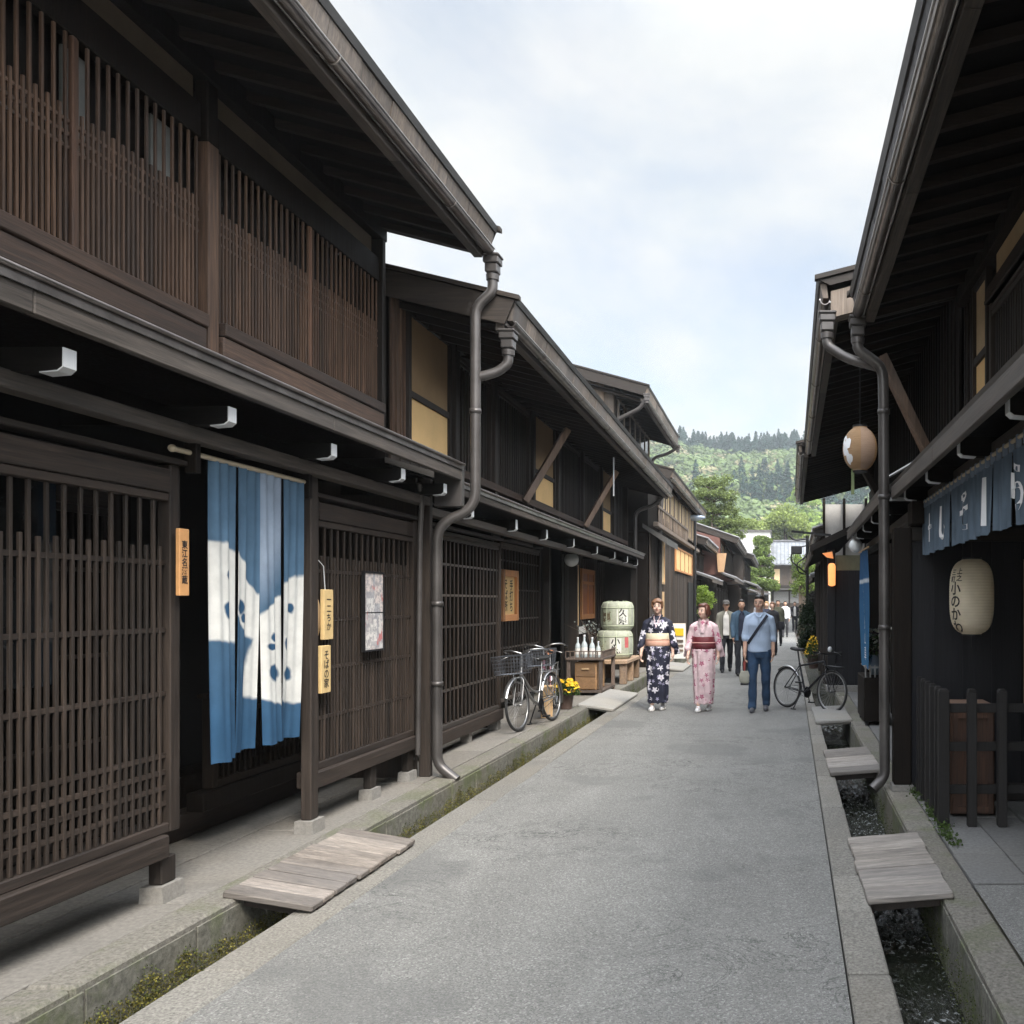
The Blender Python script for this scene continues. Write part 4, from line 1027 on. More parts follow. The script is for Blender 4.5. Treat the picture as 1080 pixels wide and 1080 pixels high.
# ------------------------------------------------------------------ trees and hill
def crown(name, mat, parent, blobs, n, size, seed, off=None, lab=None, flat=0.0, shell=0.55):
    """leaf-sized faces through the volume of several irregular clumps (x,y,z,rx,ry,rz)"""
    mb = MB(); rng = random.Random(seed); tot = sum(b[3] * b[4] * b[5] for b in blobs)
    for b in blobs:
        k = int(n * b[3] * b[4] * b[5] / tot); pts = []
        sub = [(rng.gauss(0, 1), rng.gauss(0, 1), rng.gauss(0, 1), rng.uniform(0.25, 0.5)) for _ in range(16)]
        subs = []
        for (a, c, d, q) in sub:
            v = Vector((a, c, d)).normalized() * rng.uniform(shell, 1.0)
            subs.append((v, q))
        for _ in range(k):
            v, q = rng.choice(subs)
            w_ = Vector((rng.gauss(0, 1), rng.gauss(0, 1), rng.gauss(0, 1))).normalized() * q * rng.random() ** 0.4
            p = v * 0.75 + w_
            pts.append((b[0] + p.x * b[3], b[1] + p.y * b[4], b[2] + p.z * b[5]))
        leaves(mb, pts, size, rng, 0.55, flat)
    return mb.build(name, mat, parent, off=off)
BARK = wood('tree_bark', (0.10, 0.075, 0.055), 'Z', var=0.5, grain=0.6)
def pine(label, x, y, h, w_, z_lo, seed, layers, mat):
    t = thing('pine_tree', label, 'pine tree', (x, y, 0)); rng = random.Random(seed)
    m = MB(); pts = [(x, y, 0)]
    for k in range(1, 7): pts.append((x + rng.uniform(-0.12, 0.12) * w_ * 0.5, y, h * 0.93 * k / 6))
    m.tube(pts, [0.16, 0.15, 0.13, 0.12, 0.09, 0.07, 0.03], 9)
    blobs = []
    for i in range(layers):
        f = i / (layers - 1); z = z_lo + (h - 0.45 - z_lo) * f; r = w_ * (1 - 0.45 * f) * rng.uniform(0.85, 1.1)
        for a in (-1, 1, 0, -0.5, 0.6):
            cx = x + a * r * rng.uniform(0.45, 0.66); cy = y + rng.uniform(-0.4, 0.4) * r; cz = z + rng.uniform(-0.15, 0.15) + (0.12 if a == 0 else 0)
            blobs.append((cx, cy, cz, r * 0.52, r * 0.5, 0.42 * (h - z_lo) / layers + 0.22))
            m.tube([(x, y, z - 0.35), ((x + cx) / 2, (y + cy) / 2, cz - 0.28), (cx, cy, cz - 0.15)], [0.06, 0.045, 0.02], 6)
    m.build('trunk', BARK, t)
    crown('crown', mat, t, blobs, 30000, 0.075, seed, shell=0.4)
    return t
PINE = leafmat('pine_needles', (0.165, 0.21, 0.07), 0.45, 0.3)
PINE2 = leafmat('pine_needles_pale', (0.17, 0.235, 0.065), 0.45, 0.3)
pine('broad clipped pine with cloud-shaped layers, over the tile roofs left of the lane', -4.35, 58, 9.9, 2.6, 6.0, 3, 5, PINE)
pine('slender clipped pine with stacked pads, in front of the white building', -1.3, 72, 7.2, 1.45, 3.2, 8, 5, PINE2)
def broad(label, x, y, blobs, n, size, mat, seed, th, cat='tree', name='broadleaf_tree', tr=0.18):
    t = thing(name, label, cat, (x, y, 0))
    m = MB(); m.tube([(x, y, 0), (x + 0.05 * th, y, th * 0.5), (x, y, th)], [tr, tr * 0.8, tr * 0.4], 8)
    for b in blobs: m.tube([(x, y, th * 0.55), (b[0], b[1], b[2])], [tr * 0.5, tr * 0.15], 6)
    m.build('trunk', BARK, t)
    crown('crown', mat, t, blobs, n, size, seed)
    return t
BRIGHT = leafmat('fresh_green_leaf', (0.24, 0.34, 0.06), 0.35, 0.4)
LIME = leafmat('lime_leaf', (0.26, 0.32, 0.095), 0.35, 0.4)
DKG = leafmat('dark_hedge_leaf', (0.018, 0.036, 0.014), 0.5, 0.15)
broad('round bright green shrub over the heads of the walkers, left side', -2.75, 32.6, [(-2.75, 32.5, 1.95, 0.42, 0.4, 0.38), (-2.6, 32.5, 1.65, 0.34, 0.35, 0.3), (-2.9, 32.5, 1.6, 0.3, 0.35, 0.3), (-2.72, 32.4, 1.3, 0.3, 0.3, 0.3)], 3600, 0.035, BRIGHT, 4, 1.7, 'shrub', 'shrub', 0.05)
broad('bright yellow-green tree rising behind the end house roof', 1.2, 130, [(1.0, 130, 13.0, 4.2, 4, 3.0), (4.4, 131, 10.5, 4.2, 4, 3), (-2.6, 130, 12, 3.6, 4, 2.6), (7, 132, 9.5, 4.2, 4, 3)], 26000, 0.26, LIME, 5, 12, tr=0.4)
broad('leafy green tree in front of the right-hand houses, under the tangled brackets', 1.1, 42, [(1.25, 42, 3.3, 0.8, 0.8, 0.8), (1.0, 42, 2.6, 0.6, 0.7, 0.7), (1.6, 42, 2.4, 0.7, 0.7, 0.7)], 4500, 0.05, leafmat('mid_green_leaf', (0.15, 0.21, 0.05), 0.4), 6, 2.8)
HD = thing('clipped_shrub', 'dark rounded clipped shrub at the right roadside, behind the yellow flowers', 'shrub', (0.86, 23.2, 0))
m = MB(); m.tube([(0.86, 23.2, 0), (0.86, 23.2, 0.9)], 0.05, 7); m.build('trunk', BARK, HD)
crown('crown', DKG, HD, [(0.86, 23.2, 1.05, 0.36, 0.5, 0.72), (0.84, 23.1, 0.6, 0.33, 0.45, 0.45)], 8000, 0.03, 9, shell=0.75)

# the hill and its woods
def hz(x, y):
    f = max(0.0, min(1.0, (y - 150) / 290)); f = f * f * (3 - 2 * f)
    return -0.7 + f * (65 + 6 * math.sin(x * 0.018 + 1.9) - 0.10 * (x + 25) + 3.5 * math.sin(x * 0.055 + y * 0.016))
mb = MB(); nx, ny = 70, 34; vs = []; fs = []
for j in range(ny + 1):
    for i in range(nx + 1):
        x = -380 + 760 * i / nx; y = 130 + 560 * j / ny
        vs.append((x, y, hz(x, y)))
for j in range(ny):
    for i in range(nx):
        a = j * (nx + 1) + i; fs.append((a, a + 1, a + nx + 2, a + nx + 1))
mb.add(vs, fs, True)
tag(mb.build('hill', plain('forest_floor', (0.06, 0.075, 0.035), 0.95, 0, 0.4, 0.05), off=(0, 0, 0)), kind='structure')
CON = leafmat('cedar_foliage', (0.018, 0.050, 0.034), 0.2, 0.1, ns=0.12, nlo=0.6, nhi=1.5)
BRD = leafmat('hill_broadleaf', (0.125, 0.175, 0.062), 0.12, 0.25, ns=0.10, nlo=0.55, nhi=1.45)
BRD2 = leafmat('hill_broadleaf_tawny', (0.27, 0.245, 0.135), 0.12, 0.25, ns=0.10, nlo=0.6, nhi=1.3)
def cone_tree(mb, x, y, z, h, r, rng, n=150, sz=0.9):
    for k in range(n):
        f = rng.random() ** 0.8; zz = z + h * (0.08 + 0.92 * f); rr = r * (1 - f) ** 0.85 * (0.55 + 0.45 * rng.random()) * (0.8 + 0.3 * math.sin(f * 38)) + 0.12
        a = rng.uniform(0, 6.283); c = Vector((x + rr * math.cos(a), y + rr * math.sin(a), zz))
        o = Vector((math.cos(a), math.sin(a), -0.55)).normalized(); t = Vector((-math.sin(a), math.cos(a), rng.uniform(-.3, .3)))
        s = sz * rng.uniform(0.6, 1.2) * (1.05 - 0.6 * f)
        mb.add([c - t * s * 0.55, c + o * s, c + t * s * 0.55, c + Vector((0, 0, s * 0.45))], [(0, 1, 2, 3)])
def round_tree(mb, x, y, z, r, h, rng, n=170, sz=0.95):
    bl = [(rng.uniform(-.5, .5) * r, rng.uniform(-.5, .5) * r, rng.uniform(0.1, 0.75) * h, rng.uniform(.45, .75) * r) for _ in range(5)]
    for k in range(n):
        b = rng.choice(bl); v = Vector((rng.gauss(0, 1), rng.gauss(0, 1), abs(rng.gauss(0, 1)) * 0.9)).normalized() * b[3] * rng.uniform(.75, 1.05)
        c = Vector((x + b[0], y + b[1], z + b[2])) + v
        t = (v.cross(Vector((rng.gauss(0, 1), rng.gauss(0, 1), rng.gauss(0, 1)))).normalized() + v.normalized() * rng.gauss(0, .18)).normalized(); o = v.normalized().cross(t)
        nn = v.normalized() * sz * rng.uniform(0.0, 0.22)
        s = sz * rng.uniform(.6, 1.3)
        mb.add([c - t * s, c + o * s * .8 + nn, c + t * s, c - o * s * .8 - nn], [(0, 1, 2, 3)])
rng = random.Random(11)
mc = MB(); mbr = MB(); mb2 = MB(); cnt = 0
def vis(x, y): # what the lane's opening can show, with room to step aside
    return -0.24 < x / y < 0.14
for _ in range(3000):
    y = rng.uniform(165, 445); x = rng.uniform(-0.24, 0.14) * y
    f = (y - 165) / 280
    if y < 230 and rng.random() < 0.35: continue
    z = hz(x, y) - 0.5
    k = math.sin(x * 0.075 + 0.6) + math.sin(y * 0.05 + x * 0.03) + rng.gauss(0, 0.55)
    if f > 0.78 or (f > 0.40 and k > 1.15):
        cone_tree(mc, x, y, z, rng.uniform(9, 17), rng.uniform(2.8, 4.4), rng, 330, 1.15); cnt += 1
    elif rng.random() < 0.62:
        (round_tree)(mbr if rng.random() < 0.86 else mb2, x, y, z, rng.uniform(4.2, 7.2), rng.uniform(6, 10), rng, 300, 0.75)
tag(mc.build('conifer_wood', CON, off=(0, 0, 0)), 'dark cedars along the crest of the wooded hill', 'wood', kind='stuff')
tag(mbr.build('broadleaf_wood', BRD, off=(0, 0, 0)), 'green broadleaf wood covering the slope of the hill', 'wood', kind='stuff')
tag(mb2.build('broadleaf_wood', BRD2, off=(0, 0, 0)), 'tawny early-autumn trees mixed through the wooded hill', 'wood', kind='stuff')
# trees one can tell apart on the slope
for (lab, px, py, y, h, r) in (('tall pointed dark cedar standing alone on the hill slope, right of the lane axis', 820, 540, 300, 20, 4.4), ('dark cedar on the hill just above the clipped pine', 752, 515, 330, 11, 3.2), ('leaning feathery conifer on the hilltop beside the tall roof', 717, 478, 400, 14, 4.0)):
    x = (px - 820) * y / 930; z = 1.607 + (636 - py) * y / 930
    t = thing('cedar_tree', lab, 'cedar', (x, y, z - h * 0.2)); mm = MB(); cone_tree(mm, x, y, z - h * 0.1, h, r, rng, 900, 0.85); mm.build('crown', CON, t)
    mm = MB(); mm.tube([(x, y, hz(x, y) - 1), (x, y, z + h * 0.6)], [0.5, 0.1], 7); mm.build('trunk', BARK, t)
x = 27 * 300 / 930 + 3; 
t = thing('broadleaf_tree', 'tall lime-green tree on the lower hill, beside the lone dark cedar', 'tree', (7.5, 240, 8)); mm = MB()
for (a, b_, r) in ((7.2, 27, 4.6), (5.8, 21, 4.3), (9.2, 20, 4.6), (7.6, 14, 5)): round_tree(mm, a, 240, b_, r, 6, rng, 600, 0.5)
mm.build('crown', BRIGHT, t); mm = MB(); mm.tube([(7.5, 240, hz(7.5, 240) - 1), (7.5, 240, 26)], [0.5, 0.15], 7); mm.build('trunk', BARK, t)
# air
hzm = bpy.data.materials.new('haze'); hzm.use_nodes = True; nt = hzm.node_tree; nt.nodes.remove(nt.nodes['Principled BSDF'])
pv = nd(nt, 'ShaderNodeVolumePrincipled'); pv.inputs['Color'].default_value = (0.86, 0.93, 1.0, 1); pv.inputs['Density'].default_value = 0.0006; pv.inputs['Anisotropy'].default_value = 0.2
lk(nt, pv.outputs[0], nt.nodes['Material Output'].inputs['Volume'])
m = MB(); m.box(-400, 400, -40, 720, -2.5, 110); ob = m.build('haze', hzm, off=(0, 0, 0)); tag(ob, kind='stuff')
ob['label'] = 'thin bluish air in front of the wooded hill'; ob['category'] = 'haze'
# ------------------------------------------------------------------ cloth
def clothmat(name, c, var=0.1, trans=0.25):
    m, nt, b = newmat(name)
    at = nd(nt, 'ShaderNodeAttribute'); at.attribute_name = 'Col'
    n = noise(nt, coords(nt), 9, 5, 0.6); w1 = noise(nt, coords(nt), 260, 2, 0.5)
    col = mixc(nt, 1.0, at.outputs['Color'], ramp(nt, n, [(0.3, 1 - var), (0.7, 1 + var)]), 'MULTIPLY')
    lk(nt, col, b.inputs['Base Color']); b.inputs['Roughness'].default_value = 0.9; b.inputs['Specular IOR Level'].default_value = 0.15
    bump(nt, b, w1, 0.25, 0.002)
    tr = nd(nt, 'ShaderNodeBsdfTranslucent'); lk(nt, col, tr.inputs[0])
    mx = nd(nt, 'ShaderNodeMixShader'); mx.inputs[0].default_value = trans
    lk(nt, b.outputs[0], mx.inputs[1]); lk(nt, tr.outputs[0], mx.inputs[2]); lk(nt, mx.outputs[0], nt.nodes['Material Output'].inputs[0])
    return m
DYE = clothmat('dyed_linen', None)
def cloth_strip(name, parent, P, nu, nv, color, u0=0, u1=1):
    """P(u,v)->world, two-sided thin cloth"""
    mb = MB(); cols = []
    for j in range(nv + 1):
        for i in range(nu + 1):
            u = u0 + (u1 - u0) * i / nu; v = j / nv
            mb.v.append(tuple(P(u, v))); cols.append(color(u, v))
    fs = []
    for j in range(nv):
        for i in range(nu):
            a = j * (nu + 1) + i; fs.append((a, a + 1, a + nu + 2, a + nu + 1))
    mb.f = fs; mb.sm = [True] * len(fs)
    return mb.build(name, DYE, parent, cols=[(c[0], c[1], c[2], 1) for c in cols])

# ---- the long dyed curtain. Pattern drawn in the cloth's own flat coordinates (a: 0-300 across, b: 0-330 down)
def ell(x, y, cx, cy, rx, ry): return 1 - math.hypot((x - cx) / rx, (y - cy) / ry)
def lin(x, pts):
    for (x0, y0), (x1, y1) in zip(pts[:-1], pts[1:]):
        if x <= x1: return y0 + (y1 - y0) * max(0, (x - x0) / (x1 - x0))
    return pts[-1][1]
from mathutils import noise as mnoise
def dye(u, v):
    a = lin(u, [(0, 655), (0.25, 738), (0.5, 819), (0.75, 889), (1, 955)]); b = 125 + (955 - 70 * u) * v if False else 135 + 65 * u + v * (980 - 195 * u)
    n = mnoise.noise(Vector((u * 9, v * 22, 1.3))) * 8 + mnoise.noise(Vector((u * 30, v * 60, 4.3))) * 4
    a_ = a + n * 0.6; b_ = b + n
    blue = Vector((0.052, 0.165, 0.36)); 
    f = max(0, min(1, (b - 150) / 850)); deep = Vector((0.036, 0.095, 0.180))
    base = Vector((0.120, 0.205, 0.30)) * (1 - f) + deep * f
    base *= 1 + 0.20 * mnoise.noise(Vector((u * 26, v * 3.0, 9)))
    if 820 < a < 889:
        g = max(0, min(1, 1 - (b - 400) / 170 - (a - 855) / 110)) if b > 300 else 1
        base = base * (1 - g * 0.8) + Vector((0.38, 0.45, 0.56)) * g * 0.8
    w_ = -99
    if a < 738: w_ = min(b_ - lin(a, [(655, 392), (700, 396), (738, 425)]), 716 - b_)
    elif a < 819:
        w_ = min(b_ - lin(a, [(738, 428), (765, 455), (790, 528), (819, 565)]), lin(a, [(738, 636), (760, 672), (800, 703), (819, 705)]) - b_)
        w_ = max(w_, min(a_ - lin(b, [(700, 806), (760, 792), (885, 776)]), b_ - 560, 890 - b_))
    elif a < 889: w_ = min(b_ - lin(a, [(819, 628), (850, 590), (889, 556)]), 901 - b_)
    else: w_ = min(b_ - lin(a, [(889, 520), (920, 500), (955, 488)]), 884 - b_)
    sp = max(ell(a_, b_, 710, 500, 9, 16), ell(a_, b_, 707, 615, 13, 27), ell(a_, b_, 754, 608, 13, 24), ell(a_, b_, 765, 642, 9, 16),
             ell(a_, b_, 855, 695, 11, 13), ell(a_, b_, 848, 727, 17, 13), ell(a_, b_, 857, 808, 23, 29), ell(a_, b_, 926, 592, 8, 14), ell(a_, b_, 911, 706, 9, 22), ell(a_, b_, 917, 800, 17, 26)) * 18
    k = max(0, min(1, 0.5 + w_ / 13)); k = k * k * (3 - 2 * k); q = max(0, min(1, 0.5 + sp / 6))
    white = Vector((0.74, 0.735, 0.70)) * (1 + 0.05 * n / 8)
    c = base * (1 - k) + white * k
    c = c * (1 - q * k) + deep * 1.0 * q * k
    return c
N1 = thing('door_curtain', 'long blue and white tie-dyed door curtain in four strips, hanging at the left entrance', 'curtain', (-3.13, 5.3, 2.38))
Y0c, Y1c = 4.845, 5.79
def shopcurt(k):
    a = k / 4; b_ = (k + 1) / 4; rng = random.Random(k)
    ph = rng.uniform(0, 6); g = 0.012
    def P(u, v):
        t = (u - a) * 4
        y = Y0c + (Y1c - Y0c) * u - (t - 0.5) * 0.026 * v ** 1.2
        fold = 0.016 * math.sin(t * 6.2 + ph) * (0.35 + v) + 0.008 * math.sin(t * 17 + ph * 2) * (1 - v * 0.5)
        swing = (0.035 * v * v) * (1 if k % 2 else -0.6)
        zb = 1.66 + (0.02 if k == 0 else 0) - 0.008 * (k == 2)
        z = 2.395 - zb * v + 0.004 * math.sin(t * 9 + k) * v
        return (-(3.12 - fold + swing), y, z)
    return P
for k in range(4): cloth_strip('cloth_strip', N1, shopcurt(k), 46, 300, dye, k / 4 + 0.001, (k + 1) / 4 - 0.001)
m = MB(); m.tube([(-3.12, Y0c - 0.30, 2.405), (-3.12, Y1c + 0.10, 2.405)], 0.014, 10); m.ball((-3.12, Y0c - 0.30, 2.405), 0.02); m.build('rod', plain('bamboo_rod', (0.50, 0.42, 0.30), 0.4), N1)
for y in (4.70, 5.83):
    m = MB(); m.box(-3.15, -3.085, y - 0.02, y + 0.02, 2.30, 2.56, 0.004); m.build('rod_hook', BLK, N1)

# ---- short shop curtain on the right
def navy(u, v): 
    return Vector((0.135, 0.180, 0.235)) * (1 + 0.25 * mnoise.noise(Vector((u * 60, v * 2, 2))))
N2 = thing('shop_curtain', 'short slate-blue shop curtain with white lettering, hung under the right eave', 'curtain', (1.2, 5.7, 2.42))
Ya, Yb = 3.7, 7.31; npan = 9
def short(k):
    a = k / npan; rng = random.Random(k + 50); ph = rng.uniform(0, 6)
    def P(u, v):
        t = (u - a) * npan
        y = Ya + (Yb - Ya) * u - (t - 0.5) * 0.02 * max(0, v - 0.35)
        fold = (0.007 * math.sin(t * 12.5 + ph) + 0.0035 * math.sin(t * 27 + ph)) * (0.25 + v)
        return (1.20 + fold + 0.008 * v * math.sin(k * 1.7), y, 2.385 - 0.385 * v + 0.006 * math.sin(t * 6 + k))
    return P
SP = {}
for k in range(npan):
    SP[k] = short(k); cloth_strip('cloth_strip', N2, SP[k], 40, 24, navy, k / npan + 0.0006, (k + 1) / npan - 0.0006)
for (txt, yc, size) in (('十', 6.93, 0.20), ('し', 6.36, 0.25), ('そ', 5.68, 0.25), ('一', 5.10, 0.25), ('ら', 4.42, 0.25)):
    def fn(tx, ty, yc=yc):
        u = (yc - tx - Ya) / (Yb - Ya); k = min(npan - 1, max(0, int(u * npan)))
        v = (2.385 - (2.195 + ty)) / 0.385
        if txt == '一': pass
        p = SP[k](u, v); return (p[0] - 0.0045, p[1], p[2])
    if txt == '一':
        mb_ = MB(); q = [(-0.035, 0.14), (0.035, 0.14), (0.035, -0.14), (-0.035, -0.14)]
        vs = []; 
        for j in range(13):
            for i in range(4): vs.append(fn(-0.04 + 0.027 * i, 0.14 - 0.28 * j / 12))
        mb_.add(vs, [(j * 4 + i, j * 4 + i + 1, j * 4 + i + 5, j * 4 + i + 4) for j in range(12) for i in range(3)]); mb_.build('lettering', WINK, N2)
    else: text_on('lettering', txt, size * 1.15, WINK, N2, fn, offset=0.006)
m = MB(); m.tube([(1.20, Ya - 0.1, 2.43), (1.20, Yb + 0.03, 2.43)], 0.011, 8); m.build('rod', plain('bamboo_rod_dull', (0.36, 0.29, 0.18), 0.4), N2)
LOOP = plain('grey_blue_loop', (0.16, 0.20, 0.26), 0.9)
for i in range(28):
    y = Ya + 0.03 + i * (Yb - Ya - 0.06) / 27; m = MB(); m.box(1.188, 1.212, y - 0.012, y + 0.012, 2.38, 2.445); m.build('hanging_loop', LOOP, N2)

# ---- tall blue banner, right
N3 = thing('banner', 'tall narrow blue banner with white lettering beside the second house on the right', 'banner', (1.12, 11.5, 2.3))
def P3(u, v): return (1.12 + 0.014 * math.sin(u * 9 + v * 4) + 0.02 * v, 10.95 + 1.05 * u, 2.28 - 1.5 * v)
def c3(u, v):
    if 0.24 < v < 0.27: return Vector((0.55, 0.6, 0.65))
    return Vector((0.035, 0.10, 0.22)) * (1 - v) + Vector((0.045, 0.17, 0.33)) * v
cloth_strip('cloth', N3, P3, 20, 60, c3)
def fn3(tx, ty): 
    u = 0.5 - tx / 1.05; v = 0.62 - ty / 1.5; p = P3(u, v); return (p[0] - 0.006, p[1], p[2])
text_on('lettering', 'そ\nば\n処\n山\n車', 0.20, WINK, N3, fn3, 1.0)
m = MB(); m.tube([(1.12, 10.88, 2.30), (1.12, 12.08, 2.30)], 0.012, 8); m.tube([(1.14, 10.95, 0.78), (1.14, 12.0, 0.78)], 0.008, 6); m.build('rod', PALEW, N3)

# ---- lanterns
def paper_lantern(name, label, x, y, z, r, h, pm, square=0.62, ribs=0.006, cap=True, group=None):
    t = thing(name, label, 'lantern', (x, y, z), 0, group)
    prof = []; n = 60
    for i in range(n + 1):
        f = -1 + 2 * i / n; q = (1 - abs(f) ** (2 / square * 1.0)) ** (square / 2 if square > 1 else 0.5 * square)
        rr = r * max(0.30 if abs(f) == 1 else 0.42, q) if abs(f) < 1 else r * 0.42
        prof.append((rr * (1 - (ribs / r if i % 2 else 0) * 0.5), z + f * h / 2))
    m = MB(); m.lathe((x, y, 0), prof, 40); m.build('paper_body', pm, t)
    for zz in (z - h / 2 - 0.012, z + h / 2 - 0.004):
        m = MB(); m.lathe((x, y, zz), [(r * 0.43, 0), (r * 0.43, 0.016)], 24); m.build('rim', IRON, t)
    return t
def papermat(name, c, es=0.0):
    m, nt, b = newmat(name)
    n = noise(nt, coords(nt), 5, 4); wv = nd(nt, 'ShaderNodeTexWave'); wv.bands_direction = 'Z'; wv.inputs['Scale'].default_value = 14; lk(nt, coords(nt), wv.inputs['Vector'])
    col = ramp(nt, n, [(0.3, tuple(q * 0.88 for q in c)), (0.7, tuple(q * 1.08 for q in c))])
    lk(nt, col, b.inputs['Base Color']); b.inputs['Roughness'].default_value = 0.75
    bump(nt, b, wv.outputs[0], 0.5, 0.006)
    if es: b.inputs['Emission Color'].default_value = rgb((1, 0.45, 0.16)); b.inputs['Emission Strength'].default_value = es
    tr = nd(nt, 'ShaderNodeBsdfTranslucent'); lk(nt, col, tr.inputs[0]); mx = nd(nt, 'ShaderNodeMixShader'); mx.inputs[0].default_value = 0.35
    lk(nt, b.outputs[0], mx.inputs[1]); lk(nt, tr.outputs[0], mx.inputs[2]); lk(nt, mx.outputs[0], nt.nodes['Material Output'].inputs[0])
    return m
PAPER = papermat('cream_paper_lantern', (0.80, 0.71, 0.55)); PAPERB = papermat('brown_paper_lantern', (0.50, 0.33, 0.19)); PAPERP = papermat('faded_paper_lantern', (0.50, 0.36, 0.27))
LX, LY, LZ, LR, LH = 1.475, 6.7, 1.655, 0.168, 0.57
T = paper_lantern('paper_lantern', 'cream barrel-shaped paper lantern with black lettering under the right shop curtain', LX, LY, LZ, LR, LH, PAPER, 0.62)
def lfn(a0, dz):
    def fn(tx, ty):
        a = math.radians(a0) + tx / LR; zz = dz + ty; f = abs(zz) / (LH / 2)
        rr = LR * max(0.42, (1 - f ** (2 / 0.62)) ** 0.31) + 0.0025
        return (LX + rr * math.cos(a), LY + rr * math.sin(a), LZ + zz)
    return fn
text_on('lettering', '三\n町', 0.052, INK, T, lfn(-157, 0.155), 1.0, 0.001)
text_on('lettering', '上\n之', 0.052, INK, T, lfn(-136, 0.165), 1.0, 0.001)
text_on('lettering', '小\nの\nか\nわ', 0.105, INK, T, lfn(-148, -0.08), 0.92, 0.002)
m = MB(); m.tube([(LX, LY, LZ + LH / 2), (LX, LY, 2.46)], 0.004, 5); m.tube([(LX, LY, LZ - LH / 2), (LX, LY, LZ - LH / 2 - 0.1)], 0.003, 5); m.build('cord', IRON, T)
BX, BY, BZ, BR = 0.80, 8.55, 3.10, 0.168
T = paper_lantern('paper_lantern', 'round brown paper lantern with a white emblem, hung behind the right downpipe', BX, BY, BZ, BR, 0.43, PAPERB, 0.95)
m = MB(); n_ = 20; vs = []; fs = []
for i in range(n_ + 1):
    for j in range(9):
        f = -0.93 + 1.86 * i / n_; a = math.radians(-92 + 55 * j / 8); rr = BR * max(0.42, (1 - abs(f) ** (2 / 0.95)) ** 0.475) + 0.002
        vs.append((BX + rr * math.cos(a), BY + rr * math.sin(a), BZ + f * 0.215))
for i in range(n_):
    for j in range(8): a = i * 9 + j; fs.append((a, a + 1, a + 10, a + 9))
m.add(vs, fs, True); m.build('faded_paper_gore', PAPERP, T)
def em(u, v): # irregular white crest, in the lantern's own angle and height
    f = v; a = math.radians(u); rr = BR * max(0.42, (1 - abs(f) ** (2 / 0.95)) ** 0.475) + 0.004
    return (BX + rr * math.cos(a), BY + rr * math.sin(a), BZ + f * 0.215)
def crest(c, R_, pts=18, seed=1):
    rng = random.Random(seed); m_ = [em(*c)]
    for i in range(pts):
        a = 2 * math.pi * i / pts; q = R_ * (1 + 0.28 * math.sin(3 * a + seed) + rng.uniform(-.1, .1)); m_.append(em(c[0] + q * 46 * math.cos(a), c[1] + q * math.sin(a)))
    mm = MB(); mm.add(m_, [(0, i + 1, (i + 1) % pts + 1) for i in range(pts)]); return mm
crest((-150, 0.12), 0.42, seed=1).build('white_emblem', WINK, T); crest((-140, -0.45), 0.30, seed=2).build('white_emblem', WINK, T)
m = MB(); m.tube([(BX, BY, BZ + 0.2), (BX, BY, 3.92)], 0.004, 5); m.build('cord', IRON, T)
m = MB(); m.box(BX - 0.085, BX - 0.055, BY - 0.004, BY + 0.004, 2.66, 2.93); m.build('hanging_tag', plain('green_wood_tag', (0.16, 0.20, 0.09), 0.7), T)
T = thing('wall_lantern', 'glowing orange lamp on the corner post of the third right-hand house', 'lantern', (0.98, 15.4, 2.0))
m = MB(); m.lathe((0.945, 15.35, 1.9), [(0.02, 0), (0.062, 0.02), (0.066, 0.35), (0.05, 0.39), (0.02, 0.40)], 18); m.build('lamp_shade', papermat('lit_paper', (0.8, 0.45, 0.2), 0.9), T)
m = MB(); m.prism([(0.78, 2.47), (0.95, 2.50), (0.97, 2.38), (0.86, 2.40)], 15.30, 15.36); m.build('lit_bracket', papermat('lit_paper_small', (0.75, 0.35, 0.15), 0.45), T)
m = MB(); m.tube([(0.945, 15.35, 2.30), (0.945, 15.35, 2.5), (0.95, 15.5, 2.52)], 0.012, 6); m.build('bracket', IRON, T)
GLB = plain('opal_glass', (0.72, 0.74, 0.74), 0.25, 0, 0.02)
for (lab, x, y, z, r) in (('white globe lamp under the left eave, above the bottle table', -3.62, 15.5, 2.37, 0.125), ('white globe lamp under the right eave, above the tall blue banner', 1.03, 11.6, 2.36, 0.09)):
    T = thing('globe_lamp', lab, 'lamp', (x, y, z), 0, 'white globe lamps under the eaves')
    m = MB(); m.ball((x, y, z), r, n=24, m=14); m.build('globe', GLB, T)
    m = MB(); m.lathe((x, y, z + r - 0.012), [(0.05, 0), (0.05, 0.04), (0.02, 0.055), (0.018, 0.16)], 14); m.build('fitting', WHITE, T)

# ---- hanging signs
def board_sign(name, label, y0, y1, z0, z1, x, th, mat, txt, size, line=1.0, sgn=-1, ink=INK, cat='sign', group=None):
    t = thing(name, label, cat, (sgn * x, (y0 + y1) / 2, z0), 0, group)
    m = MB(sgn); m.box(x, x + th, y0, y1, z0, z1, 0.003); m.build('board', mat, t)
    yc = (y0 + y1) / 2; zc = (z0 + z1) / 2
    text_on('lettering', txt, size, ink, t, lambda tx, ty: (sgn * (x - 0.0015), yc + tx * (1 if sgn < 0 else -1), zc + ty), line, 0.001)
    return t
SG = plain('amber_sign_board', (0.62, 0.32, 0.13), 0.5, 0, 0.12, 14)
SG2 = plain('yellow_sign_board', (0.66, 0.47, 0.22), 0.5, 0, 0.12, 14)
GS = 'wooden signs hung on the lattices'
board_sign('wooden_sign', 'amber wooden name board on the end post of the nearest lattice', 4.572, 4.648, 1.645, 1.995, 3.10, 0.022, SG, '東\n江\n名\n酒\n蔵', 0.046, 1.0, group=GS)
